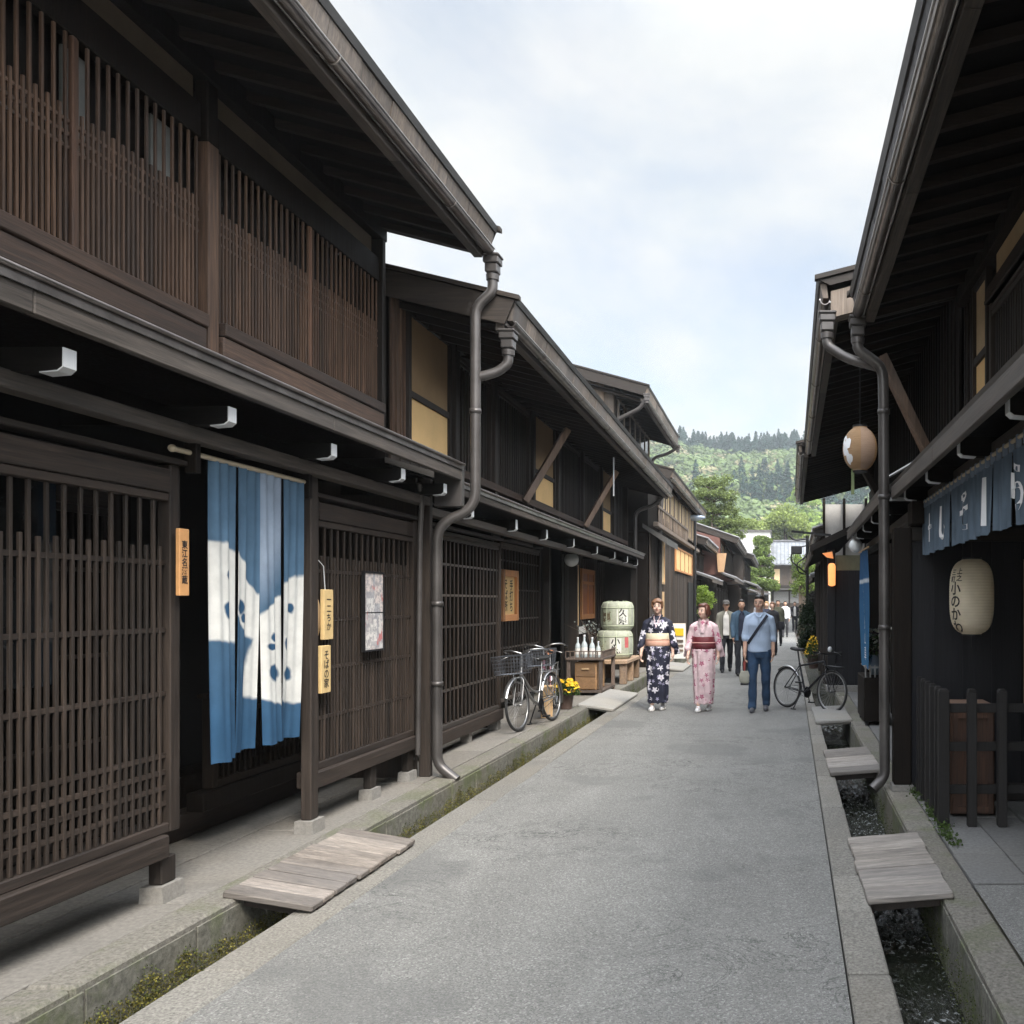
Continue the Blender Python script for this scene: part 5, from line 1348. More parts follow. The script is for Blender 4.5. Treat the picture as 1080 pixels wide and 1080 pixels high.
T = board_sign('wooden_sign', 'upper of two small yellow boards hanging on the lattice beside the blue curtain', 6.03, 6.155, 1.355, 1.70, 3.10, 0.028, SG2, '一\n二\nち\nか', 0.062, 1.0, group=GS)
m = MB(); m.tube([(-3.115, 6.07, 1.70), (-3.125, 6.07, 1.86), (-3.14, 6.03, 1.90)], 0.003, 5); m.build('cord', WHITE, T)
board_sign('wooden_sign', 'lower of two small yellow boards hanging on the lattice beside the blue curtain', 6.0, 6.12, 0.99, 1.315, 3.10, 0.028, SG2, 'そ\nば\nの\n家', 0.068, 0.95, group=GS)
T = thing('wooden_paddle', 'pale rounded wooden paddle tucked behind the two hanging boards', 'paddle', (-3.13, 5.96, 1.3))
m = MB(); m.lathe((-3.13, 5.98, 1.38), [(0.001, -0.009), (0.05, -0.009), (0.05, 0.009), (0.001, 0.009)], 20, axis='x'); m.build('blade', PALEW, T)
T.children[0].scale = (1, 0.9, 2.6)
m = MB(); m.box(-3.14, -3.125, 5.965, 5.99, 0.95, 1.15); m.build('handle', PALEW, T)
# framed poster
T = thing('framed_poster', 'narrow framed poster of small pictures on the second lattice', 'poster', (-3.12, 6.82, 1.24))
m = MB(-1)
m.box(3.115, 3.14, 6.655, 6.668, 1.235, 1.85); m.box(3.115, 3.14, 6.978, 6.991, 1.235, 1.85); m.box(3.115, 3.14, 6.668, 6.978, 1.235, 1.248); m.box(3.115, 3.14, 6.668, 6.978, 1.837, 1.85)
m.build('frame', IRON, T)
def poster():
    m_, nt, b = newmat('poster_print'); co = coords(nt, (1, 3.2, 3.0))
    vo = nd(nt, 'ShaderNodeTexVoronoi'); vo.distance = 'CHEBYCHEV'; vo.inputs['Scale'].default_value = 2.3; lk(nt, co, vo.inputs['Vector'])
    sep = nd(nt, 'ShaderNodeSeparateColor'); lk(nt, vo.outputs['Color'], sep.inputs[0])
    n = noise(nt, coords(nt), 22, 5, 0.7)
    c1 = ramp(nt, sep.outputs[0], [(0, (0.62, 0.56, 0.52)), (0.3, (0.75, 0.72, 0.68)), (0.52, (0.40, 0.40, 0.42)), (0.8, (0.68, 0.60, 0.56))])
    c2 = mixc(nt, ramp(nt, n, [(0.46, 0), (0.56, 0.8)]), c1, (0.30, 0.29, 0.30))
    n2 = noise(nt, coords(nt, (1, 1, 0.6)), 12, 3, 0.5)
    lk(nt, mixc(nt, ramp(nt, n2, [(0.60, 0), (0.66, 0.8)]), c2, (0.55, 0.13, 0.12)), b.inputs['Base Color']); b.inputs['Roughness'].default_value = 0.25; return m_
m = MB(-1); m.box(3.122, 3.13, 6.669, 6.977, 1.249, 1.836); m.build('print', poster(), T)
m = MB(-1); m.box(3.1205, 3.1215, 6.669, 6.977, 1.53, 1.537); m.build('mount_line', IRON, T)
# amber framed sign box on the recessed lattice
T = thing('framed_sign', 'amber framed sign with flowing brush lettering above the parked bicycles', 'sign', (-3.72, 12.1, 1.4))
m = MB(-1)
for a in ((11.78, 11.86, 1.36, 2.06), (12.40, 12.48, 1.36, 2.06)): m.box(3.66, 3.76, a[0], a[1], a[2], a[3], 0.006)
m.box(3.66, 3.76, 11.86, 12.40, 1.36, 1.45, 0.006); m.box(3.66, 3.76, 11.86, 12.40, 1.97, 2.06, 0.006); m.build('frame', ORW, T)
m = MB(-1); m.box(3.70, 3.75, 11.86, 12.40, 1.45, 1.97); m.build('board', plain('golden_sign_board', (0.72, 0.50, 0.22), 0.5, 0, 0.1, 6), T)
for (dy, tx_) in ((-0.12, 'そ\nば\n所'), (0.12, '手\n打\nち')): text_on('lettering', tx_, 0.15, INK, T, lambda tx, ty, dy=dy: (-3.698, 12.13 + dy + tx, 1.71 + ty), 1.0, 0.003)
# pale tall notice board on the right wing wall
T = thing('notice_board', 'tall pale wooden notice board with red writing at the right edge', 'notice board', (2.1, 7.28, 0.7))
m = MB(); m.box(2.035, 2.20, 7.27, 7.30, 0.76, 1.97, 0.004); m.build('board', PALEW, T)
text_on('lettering', '山\n菜\nそ\nば', 0.10, plain('red_ink', (0.5, 0.12, 0.06), 0.7), T, lambda tx, ty: (2.10 + tx, 7.268, 1.68 + ty), 1.0, 0.003)

# ---- picket fence, right
T = thing('picket_fence', 'low black picket fence turning the corner before the right-hand shop', 'fence', (1.16, 6.15, 0.05))
FENCE = wood('black_painted_pickets', (0.016, 0.0145, 0.014), 'Z', var=0.3, grey=0.3)
def picket(x, y, w_=0.052, h=0.99):
    m = MB(); m.box(x - w_ / 2, x + w_ / 2, y - w_ / 2, y + w_ / 2, 0.05, h, 0.004)
    m.prism([(x - w_ / 2, h + 0.001), (x + w_ / 2, h + 0.001), (x + w_ / 2 - 0.012, h + 0.018), (x - w_ / 2 + 0.012, h + 0.018)], y - w_ / 2 + 0.003, y + w_ / 2 - 0.003)
    m.build('picket', FENCE, T)
for k in range(7): picket(1.157, 6.15 + k * 0.205 if k else 6.15, 0.052 if k else 0.075)
for k, x in enumerate((1.355, 1.565, 1.80, 2.02)): picket(x, 6.15, 0.062)
for z in (0.30, 0.60, 0.87):
    m = MB(); m.box(1.172, 1.196, 6.19, 7.40, z - 0.03, z + 0.03, 0.003); m.build('rail', FENCE, T)
    m = MB(); m.box(1.196, 2.3, 6.182, 6.205, z - 0.032, z + 0.032, 0.003); m.build('rail', FENCE, T)
T = thing('wooden_cabinet', 'brown wooden cabinet standing behind the black picket fence', 'cabinet', (1.42, 6.6, 0.06))
CAB = wood('red_brown_cabinet', (0.095, 0.048, 0.030), 'Z', var=0.35, grey=0.15)
m = MB(); m.box(1.26, 1.58, 6.42, 6.82, 0.07, 0.83, 0.006); m.build('carcass', CAB, T)
m = MB(); m.box(1.245, 1.595, 6.40, 6.835, 0.831, 0.86, 0.005); m.build('top_board', wood('cabinet_top', (0.16, 0.10, 0.07), 'X', var=0.3), T)
m = MB(); m.box(1.275, 1.31, 6.40, 6.419, 0.09, 0.81); m.box(1.53, 1.565, 6.40, 6.419, 0.09, 0.81); m.box(1.31, 1.53, 6.40, 6.419, 0.77, 0.81); m.box(1.31, 1.53, 6.40, 6.419, 0.09, 0.13); m.build('door_frame', CAB, T)

# ---- trough planter, right, with white flowers
def blooms(name, parent, mat, pts, r, seed, petals=7):
    mb = MB(); rng = random.Random(seed)
    for p in pts:
        n = Vector((rng.gauss(0, .5), rng.gauss(-.3, .5), rng.uniform(.4, 1))).normalized(); u = n.cross(Vector((0, 1, .1))).normalized(); w_ = n.cross(u); rr = r * rng.uniform(.7, 1.2)
        for k in range(petals):
            a0 = 2 * math.pi * k / petals; a1 = a0 + 5.2 / petals; c = Vector(p)
            mb.add([c, c + (u * math.cos(a0) + w_ * math.sin(a0)) * rr + n * rr * 0.25, c + (u * math.cos((a0 + a1) / 2) + w_ * math.sin((a0 + a1) / 2)) * rr * 1.15 + n * rr * 0.3, c + (u * math.cos(a1) + w_ * math.sin(a1)) * rr + n * rr * 0.25], [(0, 1, 2, 3)])
    return mb.build(name, mat, parent)
YEL = plain('yellow_petal', (0.80, 0.50, 0.02), 0.7, 0, 0.15, 30); WPET = plain('cream_petal', (0.75, 0.72, 0.55), 0.7)
LF = leafmat('potted_leaf', (0.06, 0.11, 0.03), 0.5)
T = thing('planter_box', 'black wooden trough planter with a lattice top on the right pavement', 'planter', (1.24, 11.4, 0.05))
m = MB(); m.box(1.10, 1.42, 11.2, 12.1, 0.10, 0.66, 0.01); m.build('trough', BLK, T)
m = MB()
for x in np.arange(1.11, 1.43, 0.06): m.box(x, x + 0.018, 11.20, 11.218, 0.661, 0.82)
m.box(1.10, 1.43, 11.195, 11.21, 0.78, 0.80); m.build('lattice_top', SILVER, T)
for (a, b_) in ((1.12, 11.25), (1.38, 11.25), (1.12, 12.0), (1.38, 12.0)):
    m = MB(); m.box(a, a + 0.04, b_, b_ + 0.04, 0.045, 0.10); m.build('leg', IRON, T)
T = thing('potted_flowers', 'cream flowers in a tall vase on the black trough planter', 'flowers', (1.28, 11.45, 0.66))
m = MB(); m.lathe((1.28, 11.6, 0.665), [(0.05, 0), (0.08, 0.1), (0.06, 0.22), (0.07, 0.26)], 16); m.build('vase', plain('blue_grey_vase', (0.2, 0.25, 0.3), 0.3), T)
rng = random.Random(3); P_ = [(1.30 + rng.gauss(0, 0.06), 11.55 + rng.gauss(0, .08), rng.uniform(0.98, 1.28)) for _ in range(26)]
mb = MB(); leaves(mb, [(1.29 + rng.gauss(0, .06), 11.58 + rng.gauss(0, .07), rng.uniform(.9, 1.2)) for _ in range(260)], 0.022, rng); mb.build('leaves', LF, T)
blooms('blooms', T, WPET, P_, 0.036, 4)

# ---- flower pots
def flowerpot(label, x, y, z0, r, h, fr, fh, n, seed, petal=YEL):
    t = thing('flowerpot', label, 'flowerpot', (x, y, z0)); rng = random.Random(seed)
    m = MB(); m.lathe((x, y, z0), [(r * 0.72, 0), (r, h), (r * 1.08, h), (r * 1.08, h + 0.03), (r * 0.92, h + 0.03), (r * 0.9, h - 0.01), (0.001, h - 0.01)], 20); m.build('pot', plain('brown_plastic_pot', (0.085, 0.055, 0.045), 0.5), t)
    mb = MB(); pts = []
    for _ in range(1500):
        v = Vector((rng.gauss(0, 1), rng.gauss(0, 1), abs(rng.gauss(0, 1)))).normalized() * rng.random() ** 0.35
        pts.append((x + v.x * fr, y + v.y * fr, z0 + h * 0.85 + v.z * fh))
    leaves(mb, pts, 0.017, rng); mb.build('leaves', LF, t)
    pts = []
    for _ in range(n):
        v = Vector((rng.gauss(0, 1), rng.gauss(0, 1), abs(rng.gauss(0, 1)) + .25)).normalized() * rng.uniform(.88, 1.05)
        pts.append((x + v.x * fr, y + v.y * fr, z0 + h * 0.85 + v.z * fh))
    blooms('blooms', t, petal, pts, 0.021, seed); return t
flowerpot('brown pot of yellow chrysanthemums on the left pavement', -3.06, 12.75, 0.08, 0.12, 0.24, 0.20, 0.22, 150, 3)
flowerpot('yellow flowers in a pot at the right roadside, in front of the dark shrub', 0.86, 21.0, 0.05, 0.16, 0.30, 0.22, 0.5, 130, 7)
T = thing('wooden_stand', 'small pale wooden stand beside the pot of yellow flowers', 'stand', (-3.05, 11.75, 0.08))
m = MB(-1); m.box(3.02, 3.14, 11.7, 11.72, 0.08, 0.50, 0.004); m.build('panel', PALEW, T)
m = MB(-1); m.box(3.01, 3.15, 11.721, 11.86, 0.48, 0.505, 0.004); m.build('top', PALEW, T)
m = MB(-1); m.box(3.02, 3.14, 11.84, 11.86, 0.08, 0.479, 0.004); m.build('panel', PALEW, T)

# ---- bottle table with crate, bottles
TAB = wood('dark_table_wood', (0.13, 0.095, 0.075), 'Y', var=0.35)
T = thing('display_table', 'small dark slatted table carrying glass bottles, on the left pavement', 'table', (-3.2, 15.1, 0.08))
m = MB(-1); m.box(2.88, 3.50, 14.55, 15.75, 0.66, 0.70, 0.006); m.build('tabletop', TAB, T)
for (u, y) in ((2.90, 14.58), (3.43, 14.58), (2.90, 15.68), (3.43, 15.68)):
    m = MB(-1); m.box(u, u + 0.06, y, y + 0.06, 0.08, 0.659, 0.005); m.build('leg', TAB, T)
m = MB(-1); m.box(2.90, 3.48, 14.56, 15.72, 0.12, 0.16, 0.005); m.build('bottom_shelf', TAB, T)
m = MB(-1)
for u in np.arange(2.89, 3.5, 0.075): m.box(u, u + 0.016, 14.555, 14.571, 0.701, 0.80)
for y in np.arange(14.6, 15.75, 0.09): m.box(2.885, 2.901, y, y + 0.016, 0.701, 0.80)
m.box(2.88, 3.50, 14.553, 14.575, 0.80, 0.815); m.box(2.883, 2.903, 14.58, 15.75, 0.80, 0.815)
m.build('rail', TAB, T)
T = thing('wooden_crate', 'brown wooden chest with a drawer handle under the bottle table', 'crate', (-3.15, 14.9, 0.16))
m = MB(-1); m.box(3.0, 3.36, 14.62, 15.3, 0.165, 0.62, 0.008); m.build('body', BOX, T)
m = MB(-1); m.box(3.02, 3.34, 14.605, 14.619, 0.18, 0.37, 0.004); m.build('drawer_front', BOX, T)
m = MB(-1); m.box(3.02, 3.34, 14.605, 14.619, 0.385, 0.60, 0.004); m.build('drawer_front', BOX, T)
m = MB(-1); m.box(3.12, 3.24, 14.585, 14.604, 0.50, 0.53, 0.003); m.build('handle', PALEW, T)
def glassm(name, c, rough=0.08, alpha=0.45):
    m_, nt, b = newmat(name); b.inputs['Base Color'].default_value = rgb(c); b.inputs['Roughness'].default_value = rough; b.inputs['Specular IOR Level'].default_value = 0.7
    b.inputs['Transmission Weight'].default_value = alpha; b.inputs['IOR'].default_value = 1.45; return m_
BOT = glassm('pale_bottle_glass', (0.62, 0.70, 0.72), 0.15, 0.25)
src = None
for k, (u, y, sc_, lab) in enumerate(((3.34, 14.75, 1.0, 'pale glass bottle nearest the door end of the bottle table'), (3.22, 14.70, 1.12, 'tallest pale glass bottle, second along the bottle table'), (3.10, 14.75, 1.0, 'pale glass bottle in the middle of the bottle table'), (2.99, 14.72, 0.8, 'shortest pale glass bottle at the street end of the bottle table'))):
    if src is None:
        src = thing('bottle', lab, 'bottle', (-u, y, 0.70), 0, 'glass bottles on the display table')
        m = MB(); m.lathe((-u, y, 0.70), [(0.042, 0), (0.046, 0.01), (0.046, 0.18), (0.036, 0.215), (0.016, 0.25), (0.015, 0.31)], 18); m.build('glass', BOT, src)
        m = MB(); m.lathe((-u, y, 0.70), [(0.018, 0.311), (0.018, 0.335), (0.001, 0.337)], 12); m.build('cap', WHITE, src)
        m = MB(); m.lathe((-u, y, 0.70), [(0.0475, 0.05), (0.0475, 0.15)], 18); m.f = m.f[:18]; m.sm = m.sm[:18]; m.build('paper_label', WPLAST, src)
    else:
        o = copy_tree(src); o.location = (-u, y, 0.70); o.scale = (sc_, sc_, sc_); o['label'] = lab
T = thing('flower_vase', 'small vase with pale twigs behind the bottles', 'vase', (-3.2, 15.05, 0.70))
m = MB(); m.lathe((-3.2, 15.05, 0.70), [(0.04, 0), (0.055, 0.08), (0.03, 0.18), (0.035, 0.2)], 16); m.build('vase', IRON, T)
m = MB(); rng = random.Random(2)
for k in range(9): m.tube([(-3.2, 15.05, 0.88), (-3.2 + rng.gauss(0, .05), 15.05 + rng.gauss(0, .05), 1.05), (-3.2 + rng.gauss(0, .12), 15.05 + rng.gauss(0, .1), rng.uniform(1.12, 1.32))], 0.004, 4)
m.build('twigs', BARK, T)
mb = MB(); leaves(mb, [(-3.2 + rng.gauss(0, .09), 15.05 + rng.gauss(0, .08), rng.uniform(1.08, 1.3)) for _ in range(60)], 0.02, rng); mb.build('leaves', leafmat('silver_leaf', (0.32, 0.36, 0.33)), T)

# ---- sake casks on their bench
T = thing('low_bench', 'sturdy low wooden bench carrying the two straw-wrapped casks', 'bench', (-3.15, 17.4, 0.08))
m = MB(-1); m.box(2.82, 3.55, 16.5, 18.2, 0.46, 0.53, 0.01); m.build('seat', BENCH, T)
for (u, y) in ((2.84, 16.55), (3.40, 16.55), (2.84, 17.3), (3.40, 17.3), (2.84, 18.02), (3.40, 18.02)):
    m = MB(-1); m.box(u, u + 0.13, y, y + 0.13, 0.08, 0.459, 0.01); m.build('leg', BENCH, T)
STRAW = plain('green_grey_straw_wrap', (0.40, 0.415, 0.33), 0.8, 0, 0.16, 20, 0.3); LBL = plain('cask_label', (0.66, 0.66, 0.60), 0.8)
def cask(label, x, y, z, r, h, t1, t2, lb, rz=0.0, red=None):
    t = thing('sake_cask', label, 'sake cask', (x, y, z), 0, 'straw-wrapped casks stacked on the bench')
    m = MB(); m.lathe((x, y, z), [(r * 0.80, 0.0), (r * 0.93, 0.03), (r, 0.08), (r * 1.01, h * 0.5), (r, h - 0.10), (r * 0.95, h - 0.035), (r * 0.84, h), (r * 0.3, h + 0.012), (0.001, h + 0.014)], 40)
    m.build('wrap', STRAW, t)
    m = MB()
    for zz in (0.09, h - 0.11): m.lathe((x, y, z + zz), [(r * 0.99, -0.012), (r * 1.025, -0.006), (r * 1.025, 0.006), (r * 0.99, 0.012)], 40)
    for k in range(8):
        a = 2 * math.pi * k / 8 + 0.25 + rz
        m.tube([(x + r * q * math.cos(a), y + r * q * math.sin(a), z + zz) for (q, zz) in ((0.86, 0.02), (1.0, 0.07), (1.022, h * 0.3), (1.028, h * 0.5), (1.022, h * 0.7), (1.0, h - 0.08), (0.9, h - 0.01), (0.5, h + 0.02))], 0.007, 6)
    m.build('rope', plain('pale_rope', (0.46, 0.50, 0.36), 0.9), t)
    def lab(a0, wdt, z0, z1, mat, nm):
        mm = MB(); vs = []
        for i in range(9):
            a = math.radians(a0) + (i / 8 - 0.5) * wdt / r
            for zz in (z0, (z0 + z1) / 2, z1): q = r * 1.018; vs.append((x + q * math.cos(a), y + q * math.sin(a), z + zz))
        mm.add(vs, [(i * 3 + j, i * 3 + 3 + j, i * 3 + 4 + j, i * 3 + 1 + j) for i in range(8) for j in range(2)], True); mm.build(nm, mat, t)
    lab(lb[0], 0.22, 0.12, h - 0.14, LBL, 'label_panel'); lab(lb[1], 0.24, 0.12, h - 0.14, plain('pale_green_panel', (0.42, 0.46, 0.34), 0.8), 'label_panel')
    def fn(a0):
        return lambda tx, ty: (x + r * 1.024 * math.cos(math.radians(a0) + tx / r), y + r * 1.024 * math.sin(math.radians(a0) + tx / r), z + h / 2 - 0.01 + ty)
    text_on('lettering', t1, 0.17, INK, t, fn(lb[0]), 0.95, 0.004); text_on('lettering', t2, 0.20, plain('brown_ink', (0.16, 0.12, 0.07), 0.8), t, fn(lb[1]), 0.9, 0.006)
    if red: lab(red, 0.10, 0.22, 0.42, plain('red_print', (0.5, 0.12, 0.12), 0.8), 'red_mark')
    return t
cask('upper green-grey straw-wrapped sake cask with white lettered panel', -3.12, 17.2, 1.075, 0.305, 0.55, '久\n寿', '瓢', (-62, -122))
cask('lower green-grey straw-wrapped sake cask, resting on the bench', -3.16, 17.15, 0.53, 0.335, 0.545, '小\n瓶', '酒', (-78, -128), red=-38)

# ---- things past the casks: folding menu stand, white board
T = thing('menu_stand', 'white and yellow folding menu stand behind the woman in dark kimono', 'sign', (-2.95, 24.0, 0.08))
m = MB(-1); m.bar((2.95, 23.95, 0.10), (2.95, 23.99, 1.05), 0.9, 0.03, up=(0, 1, 0)); m.build('board', WPLAST, T)
m = MB(-1); m.box(2.55, 2.80, 23.93, 23.955, 0.72, 0.92); m.build('yellow_panel', YEL, T)
for z in (0.55, 0.42, 0.29):
    m = MB(-1); m.box(2.56, 3.2, 23.92, 23.95, z, z + 0.06); m.build('dark_strip', TAB, T)
m = MB(-1); m.bar((2.95, 24.3, 0.10), (2.95, 24.0, 1.05), 0.9, 0.03, up=(0, 1, 0)); m.build('board', PALEW, T)

# ------------------------------------------------------------------ bicycles
def wheel(parent, cx, cz, r, rimm, steer=None, nspoke=28):
    m = MB(); n = 44; ring = lambda rr, y=0: [(cx + rr * math.cos(2 * math.pi * k / n), y, cz + rr * math.sin(2 * math.pi * k / n)) for k in range(n)]
    m.tube(ring(r - 0.016), 0.017, 8, closed=True); w_ = m.build('wheel', RUBBER, parent, off=(0, 0, 0))
    m = MB(); m.tube(ring(r - 0.040), 0.0105, 6, closed=True); m.build('rim', rimm, w_, off=(0, 0, 0))
    m = MB()
    for k in range(nspoke):
        a = 2 * math.pi * k / nspoke; b_ = a + (0.5 if k % 2 else -0.5); s_ = 0.028 if k % 4 < 2 else -0.028
        m.tube([(cx + 0.02 * math.cos(b_), s_, cz + 0.02 * math.sin(b_)), (cx + (r - 0.045) * math.cos(a), 0, cz + (r - 0.045) * math.sin(a))], 0.0016, 3, cap=False)
    m.build('spokes', SILVER, w_, off=(0, 0, 0))
    m = MB(); m.lathe((cx, 0, cz), [(0.008, -0.05), (0.024, -0.032), (0.012, -0.02), (0.012, 0.02), (0.024, 0.032), (0.008, 0.05)], 12, axis='y'); m.build('hub', SILVER, w_, off=(0, 0, 0))
    return w_
def bike(label, loc, rz, framem, saddlem, rimm, city=True, lean=0.0, steer=0.0, group=None):
    """local x forward, wheels' contact on z=0"""
    t = thing('bicycle', label, 'bicycle', loc, rz, group); t.rotation_euler = (lean, 0, rz)
    O = (0, 0, 0)
    r = 0.335; A = (-0.5, 0, r); F = (0.55, 0, r); BBk = (-0.06, 0, 0.28); ST = (-0.22, 0, 0.74 if not city else 0.66); HD = (0.36, 0, 0.80); HB = (0.41, 0, 0.66)
    w1 = wheel(t, A[0], r, r, rimm)
    m = MB(); T_ = lambda a, b_, q: m.tube([a, b_], q, 8)
    if city:
        m.tube(fillet([HB, (0.12, 0, 0.36), BBk], 0.2), 0.019, 8); m.tube(fillet([(0.39, 0, 0.73), (0.1, 0, 0.47), (-0.13, 0, 0.44)], 0.15), 0.014, 8)
    else:
        T_(HD, (-0.20, 0, 0.70), 0.016); T_(HB, BBk, 0.020)
    T_(BBk, ST, 0.016); T_(HD, HB, 0.021)
    for s_ in (-1, 1):
        m.tube([(BBk[0], s_ * 0.03, BBk[2]), (A[0], s_ * 0.055, r)], 0.009, 6); m.tube([(ST[0] + 0.02, s_ * 0.02, ST[2] - 0.04), (A[0], s_ * 0.055, r)], 0.008, 6)
    m.build('frame', framem, t, off=O)
    fk = thing('fork', None, None); fk.parent = t
    m = MB(); m.tube([HB, (0.43, 0, 0.69)], 0.02, 8)
    for s_ in (-1, 1): m.tube(fillet([(0.415, 0, 0.69), (0.43, s_ * 0.05, 0.64), (0.50, s_ * 0.055, 0.46), (0.55, s_ * 0.055, r)], 0.06), 0.010, 6)
    bpy.data.objects.remove(fk); m.build('fork', framem, t, off=O)
    w2 = wheel(t, F[0], r, r, rimm)
    m = MB(); 
    if city:
        m.tube([HD, (0.33, 0, 0.98)], 0.013, 8)
        for s_ in (-1, 1): m.tube(fillet([(0.33, 0, 0.98), (0.38, s_ * 0.12, 1.03), (0.30, s_ * 0.27, 1.03), (0.12, s_ * 0.30, 0.98)], 0.08), 0.011, 8)
    else:
        m.tube([HD, (0.345, 0, 0.90), (0.42, 0, 0.92)], 0.014, 8); m.tube(fillet([(0.42, -0.30, 0.94), (0.42, -0.1, 0.92), (0.42, 0.1, 0.92), (0.42, 0.30, 0.94)], 0.05), 0.011, 8)
    m.build('handlebar', SILVER if city else IRON, t, off=O)
    for s_ in (-1, 1):
        m = MB()
        if city: m.tube([(0.18, s_ * 0.292, 0.995), (0.07, s_ * 0.305, 0.965)], 0.017, 8)
        else: m.tube([(0.42, s_ * 0.18, 0.925), (0.42, s_ * 0.31, 0.941)], 0.017, 8)
        m.build('grip', RUBBER, t, off=O)
        m = MB(); m.tube([(0.40, s_ * 0.16, 0.95), (0.46, s_ * 0.20, 0.93), (0.44, s_ * 0.28, 0.90)], 0.006, 5); m.build('brake_lever', SILVER, t, off=O)
    m = MB(); m.tube([ST, (ST[0] - 0.05, 0, ST[2] + 0.20)], 0.013, 8); sp = m.build('seat_post', SILVER if city else IRON, t, off=O)
    zs = ST[2] + 0.20; xs = ST[0] - 0.05
    m = MB(); vs = []; fs = []
    prof = [(-0.14, 0.045), (-0.12, 0.078 if city else 0.07), (-0.04, 0.085 if city else 0.062), (0.04, 0.045), (0.12, 0.025), (0.155, 0.014)]
    for (px, hw) in prof:
        for k in range(10):
            a = 2 * math.pi * k / 10; vs.append((xs + px, hw * math.cos(a), zs + 0.02 + 0.028 * math.sin(a) + (0.012 if px < -0.1 else 0)))
    for i in range(len(prof) - 1):
        for k in range(10): fs.append((i * 10 + k, i * 10 + (k + 1) % 10, i * 10 + 10 + (k + 1) % 10, i * 10 + 10 + k))
    fs += [tuple(range(10)), tuple(range(50, 60))[::-1]]
    m.add(vs, fs, True); m.build('saddle', saddlem, t, off=O)
    m = MB(); m.lathe((BBk[0], 0.045, BBk[2]), [(0.085, -0.003), (0.09, 0), (0.085, 0.003), (0.07, 0.003), (0.07, -0.003), (0.085, -0.003)], 24, axis='y')
    m.tube([(BBk[0], 0.045, BBk[2] + 0.088), (A[0], 0.045, r + 0.035)], 0.004, 4); m.tube([(BBk[0], 0.045, BBk[2] - 0.088), (A[0], 0.045, r - 0.035)], 0.004, 4)
    m.build('chainring', IRON, t, off=O)
    for s_, dz in ((1, -0.16), (-1, 0.16)):
        m = MB(); m.tube([(BBk[0], s_ * 0.06, BBk[2]), (BBk[0] + 0.03 * s_, s_ * 0.075, BBk[2] + dz)], 0.008, 6)
        m.box(BBk[0] + 0.03 * s_ - 0.045, BBk[0] + 0.03 * s_ + 0.045, s_ * 0.08, s_ * 0.16, BBk[2] + dz - 0.011, BBk[2] + dz + 0.011, 0.004); m.build('pedal', IRON, t, off=O)
    def fender(c, a0, a1, nm='mudguard'):
        m = MB(); vs = []; fs = []; n = 22
        for k in range(n + 1):
            a = R(a0 + (a1 - a0) * k / n)
            for (dy, dr) in ((-0.03, 0.012), (-0.015, 0.024), (0.015, 0.024), (0.03, 0.012)): vs.append((c[0] + (r + dr) * math.cos(a), dy, c[2] + (r + dr) * math.sin(a)))
        for k in range(n):
            for q in range(3): b_ = k * 4 + q; fs.append((b_, b_ + 1, b_ + 5, b_ + 4))
        m.add(vs, fs, True); m.build(nm, SILVER, t, off=O)
    if city: fender(A, 20, 200); fender(F, 20, 140)
    else: fender(A, 35, 135)
    m = MB(); m.tube([(-0.10, -0.05, 0.27), (-0.14, -0.17, 0.02)], 0.009, 6); m.box(-0.17, -0.10, -0.20, -0.15, 0.004, 0.018); m.build('kickstand', IRON, t, off=O)
    # front basket / carrier
    m = MB()
    if city:
        x0, x1, y0, y1, z0, z1 = 0.46, 0.76, -0.17, 0.17, 0.74, 0.97
        for f in np.linspace(0, 1, 6):
            z = z0 + (z1 - z0) * f; e = 0.03 * f
            m.tube([(x0 - e, y0 - e, z), (x1 + e, y0 - e, z), (x1 + e, y1 + e, z), (x0 - e, y1 + e, z)], 0.003 if f < 1 else 0.006, 5, closed=True, smooth=False)
        for f in np.linspace(0, 1, 10):
            y = y0 + (y1 - y0) * f; m.tube([(x0 - 0.03, y * 1.17, z1), (x0, y, z0), (x1, y, z0), (x1 + 0.03, y * 1.17, z1)], 0.0025, 4)
            x = x0 + (x1 - x0) * f; m.tube([(x + (f - .5) * .06, y0 - 0.03, z1), (x, y0, z0), (x, y1, z0), (x + (f - .5) * .06, y1 + 0.03, z1)], 0.0025, 4)
        m.build('basket', plain('grey_wire', (0.13, 0.14, 0.16), 0.4, 0.6), t, off=O)
        m = MB(); m.tube([(0.50, -0.05, 0.735), (0.55, -0.06, r)], 0.006, 5); m.tube([(0.50, 0.05, 0.735), (0.55, 0.06, r)], 0.006, 5); m.build('basket_stay', SILVER, t, off=O)
        m = MB(); m.lathe((0.60, 0, 0.66), [(0.001, 0.04), (0.03, 0.03), (0.035, 0), (0.02, -0.04)], 14, axis='x'); m.build('headlight', SILVER, t, off=O)
        m = MB(); m.tube([(-0.72, -0.06, 0.70), (-0.25, -0.06, 0.70), (-0.25, 0.06, 0.70), (-0.72, 0.06, 0.70)], 0.006, 5, closed=True)
        m.tube([(-0.6, -0.06, 0.70), (-0.5, -0.06, r)], 0.005, 5); m.tube([(-0.6, 0.06, 0.70), (-0.5, 0.06, r)], 0.005, 5); m.build('rear_rack', SILVER, t, off=O)
    else:
        for y in (-0.07, -0.035, 0, 0.035, 0.07): m.tube([(0.42, y, 0.735), (0.72, y, 0.72)], 0.0055, 5)
        m.tube([(0.42, -0.09, 0.735), (0.72, -0.09, 0.72), (0.72, 0.09, 0.72), (0.42, 0.09, 0.735)], 0.007, 5, closed=True); m.tube([(0.70, -0.09, 0.72), (0.55, -0.07, r)], 0.005, 5); m.tube([(0.70, 0.09, 0.72), (0.55, 0.07, r)], 0.005, 5)
        m.build('front_carrier', IRON, t, off=O)
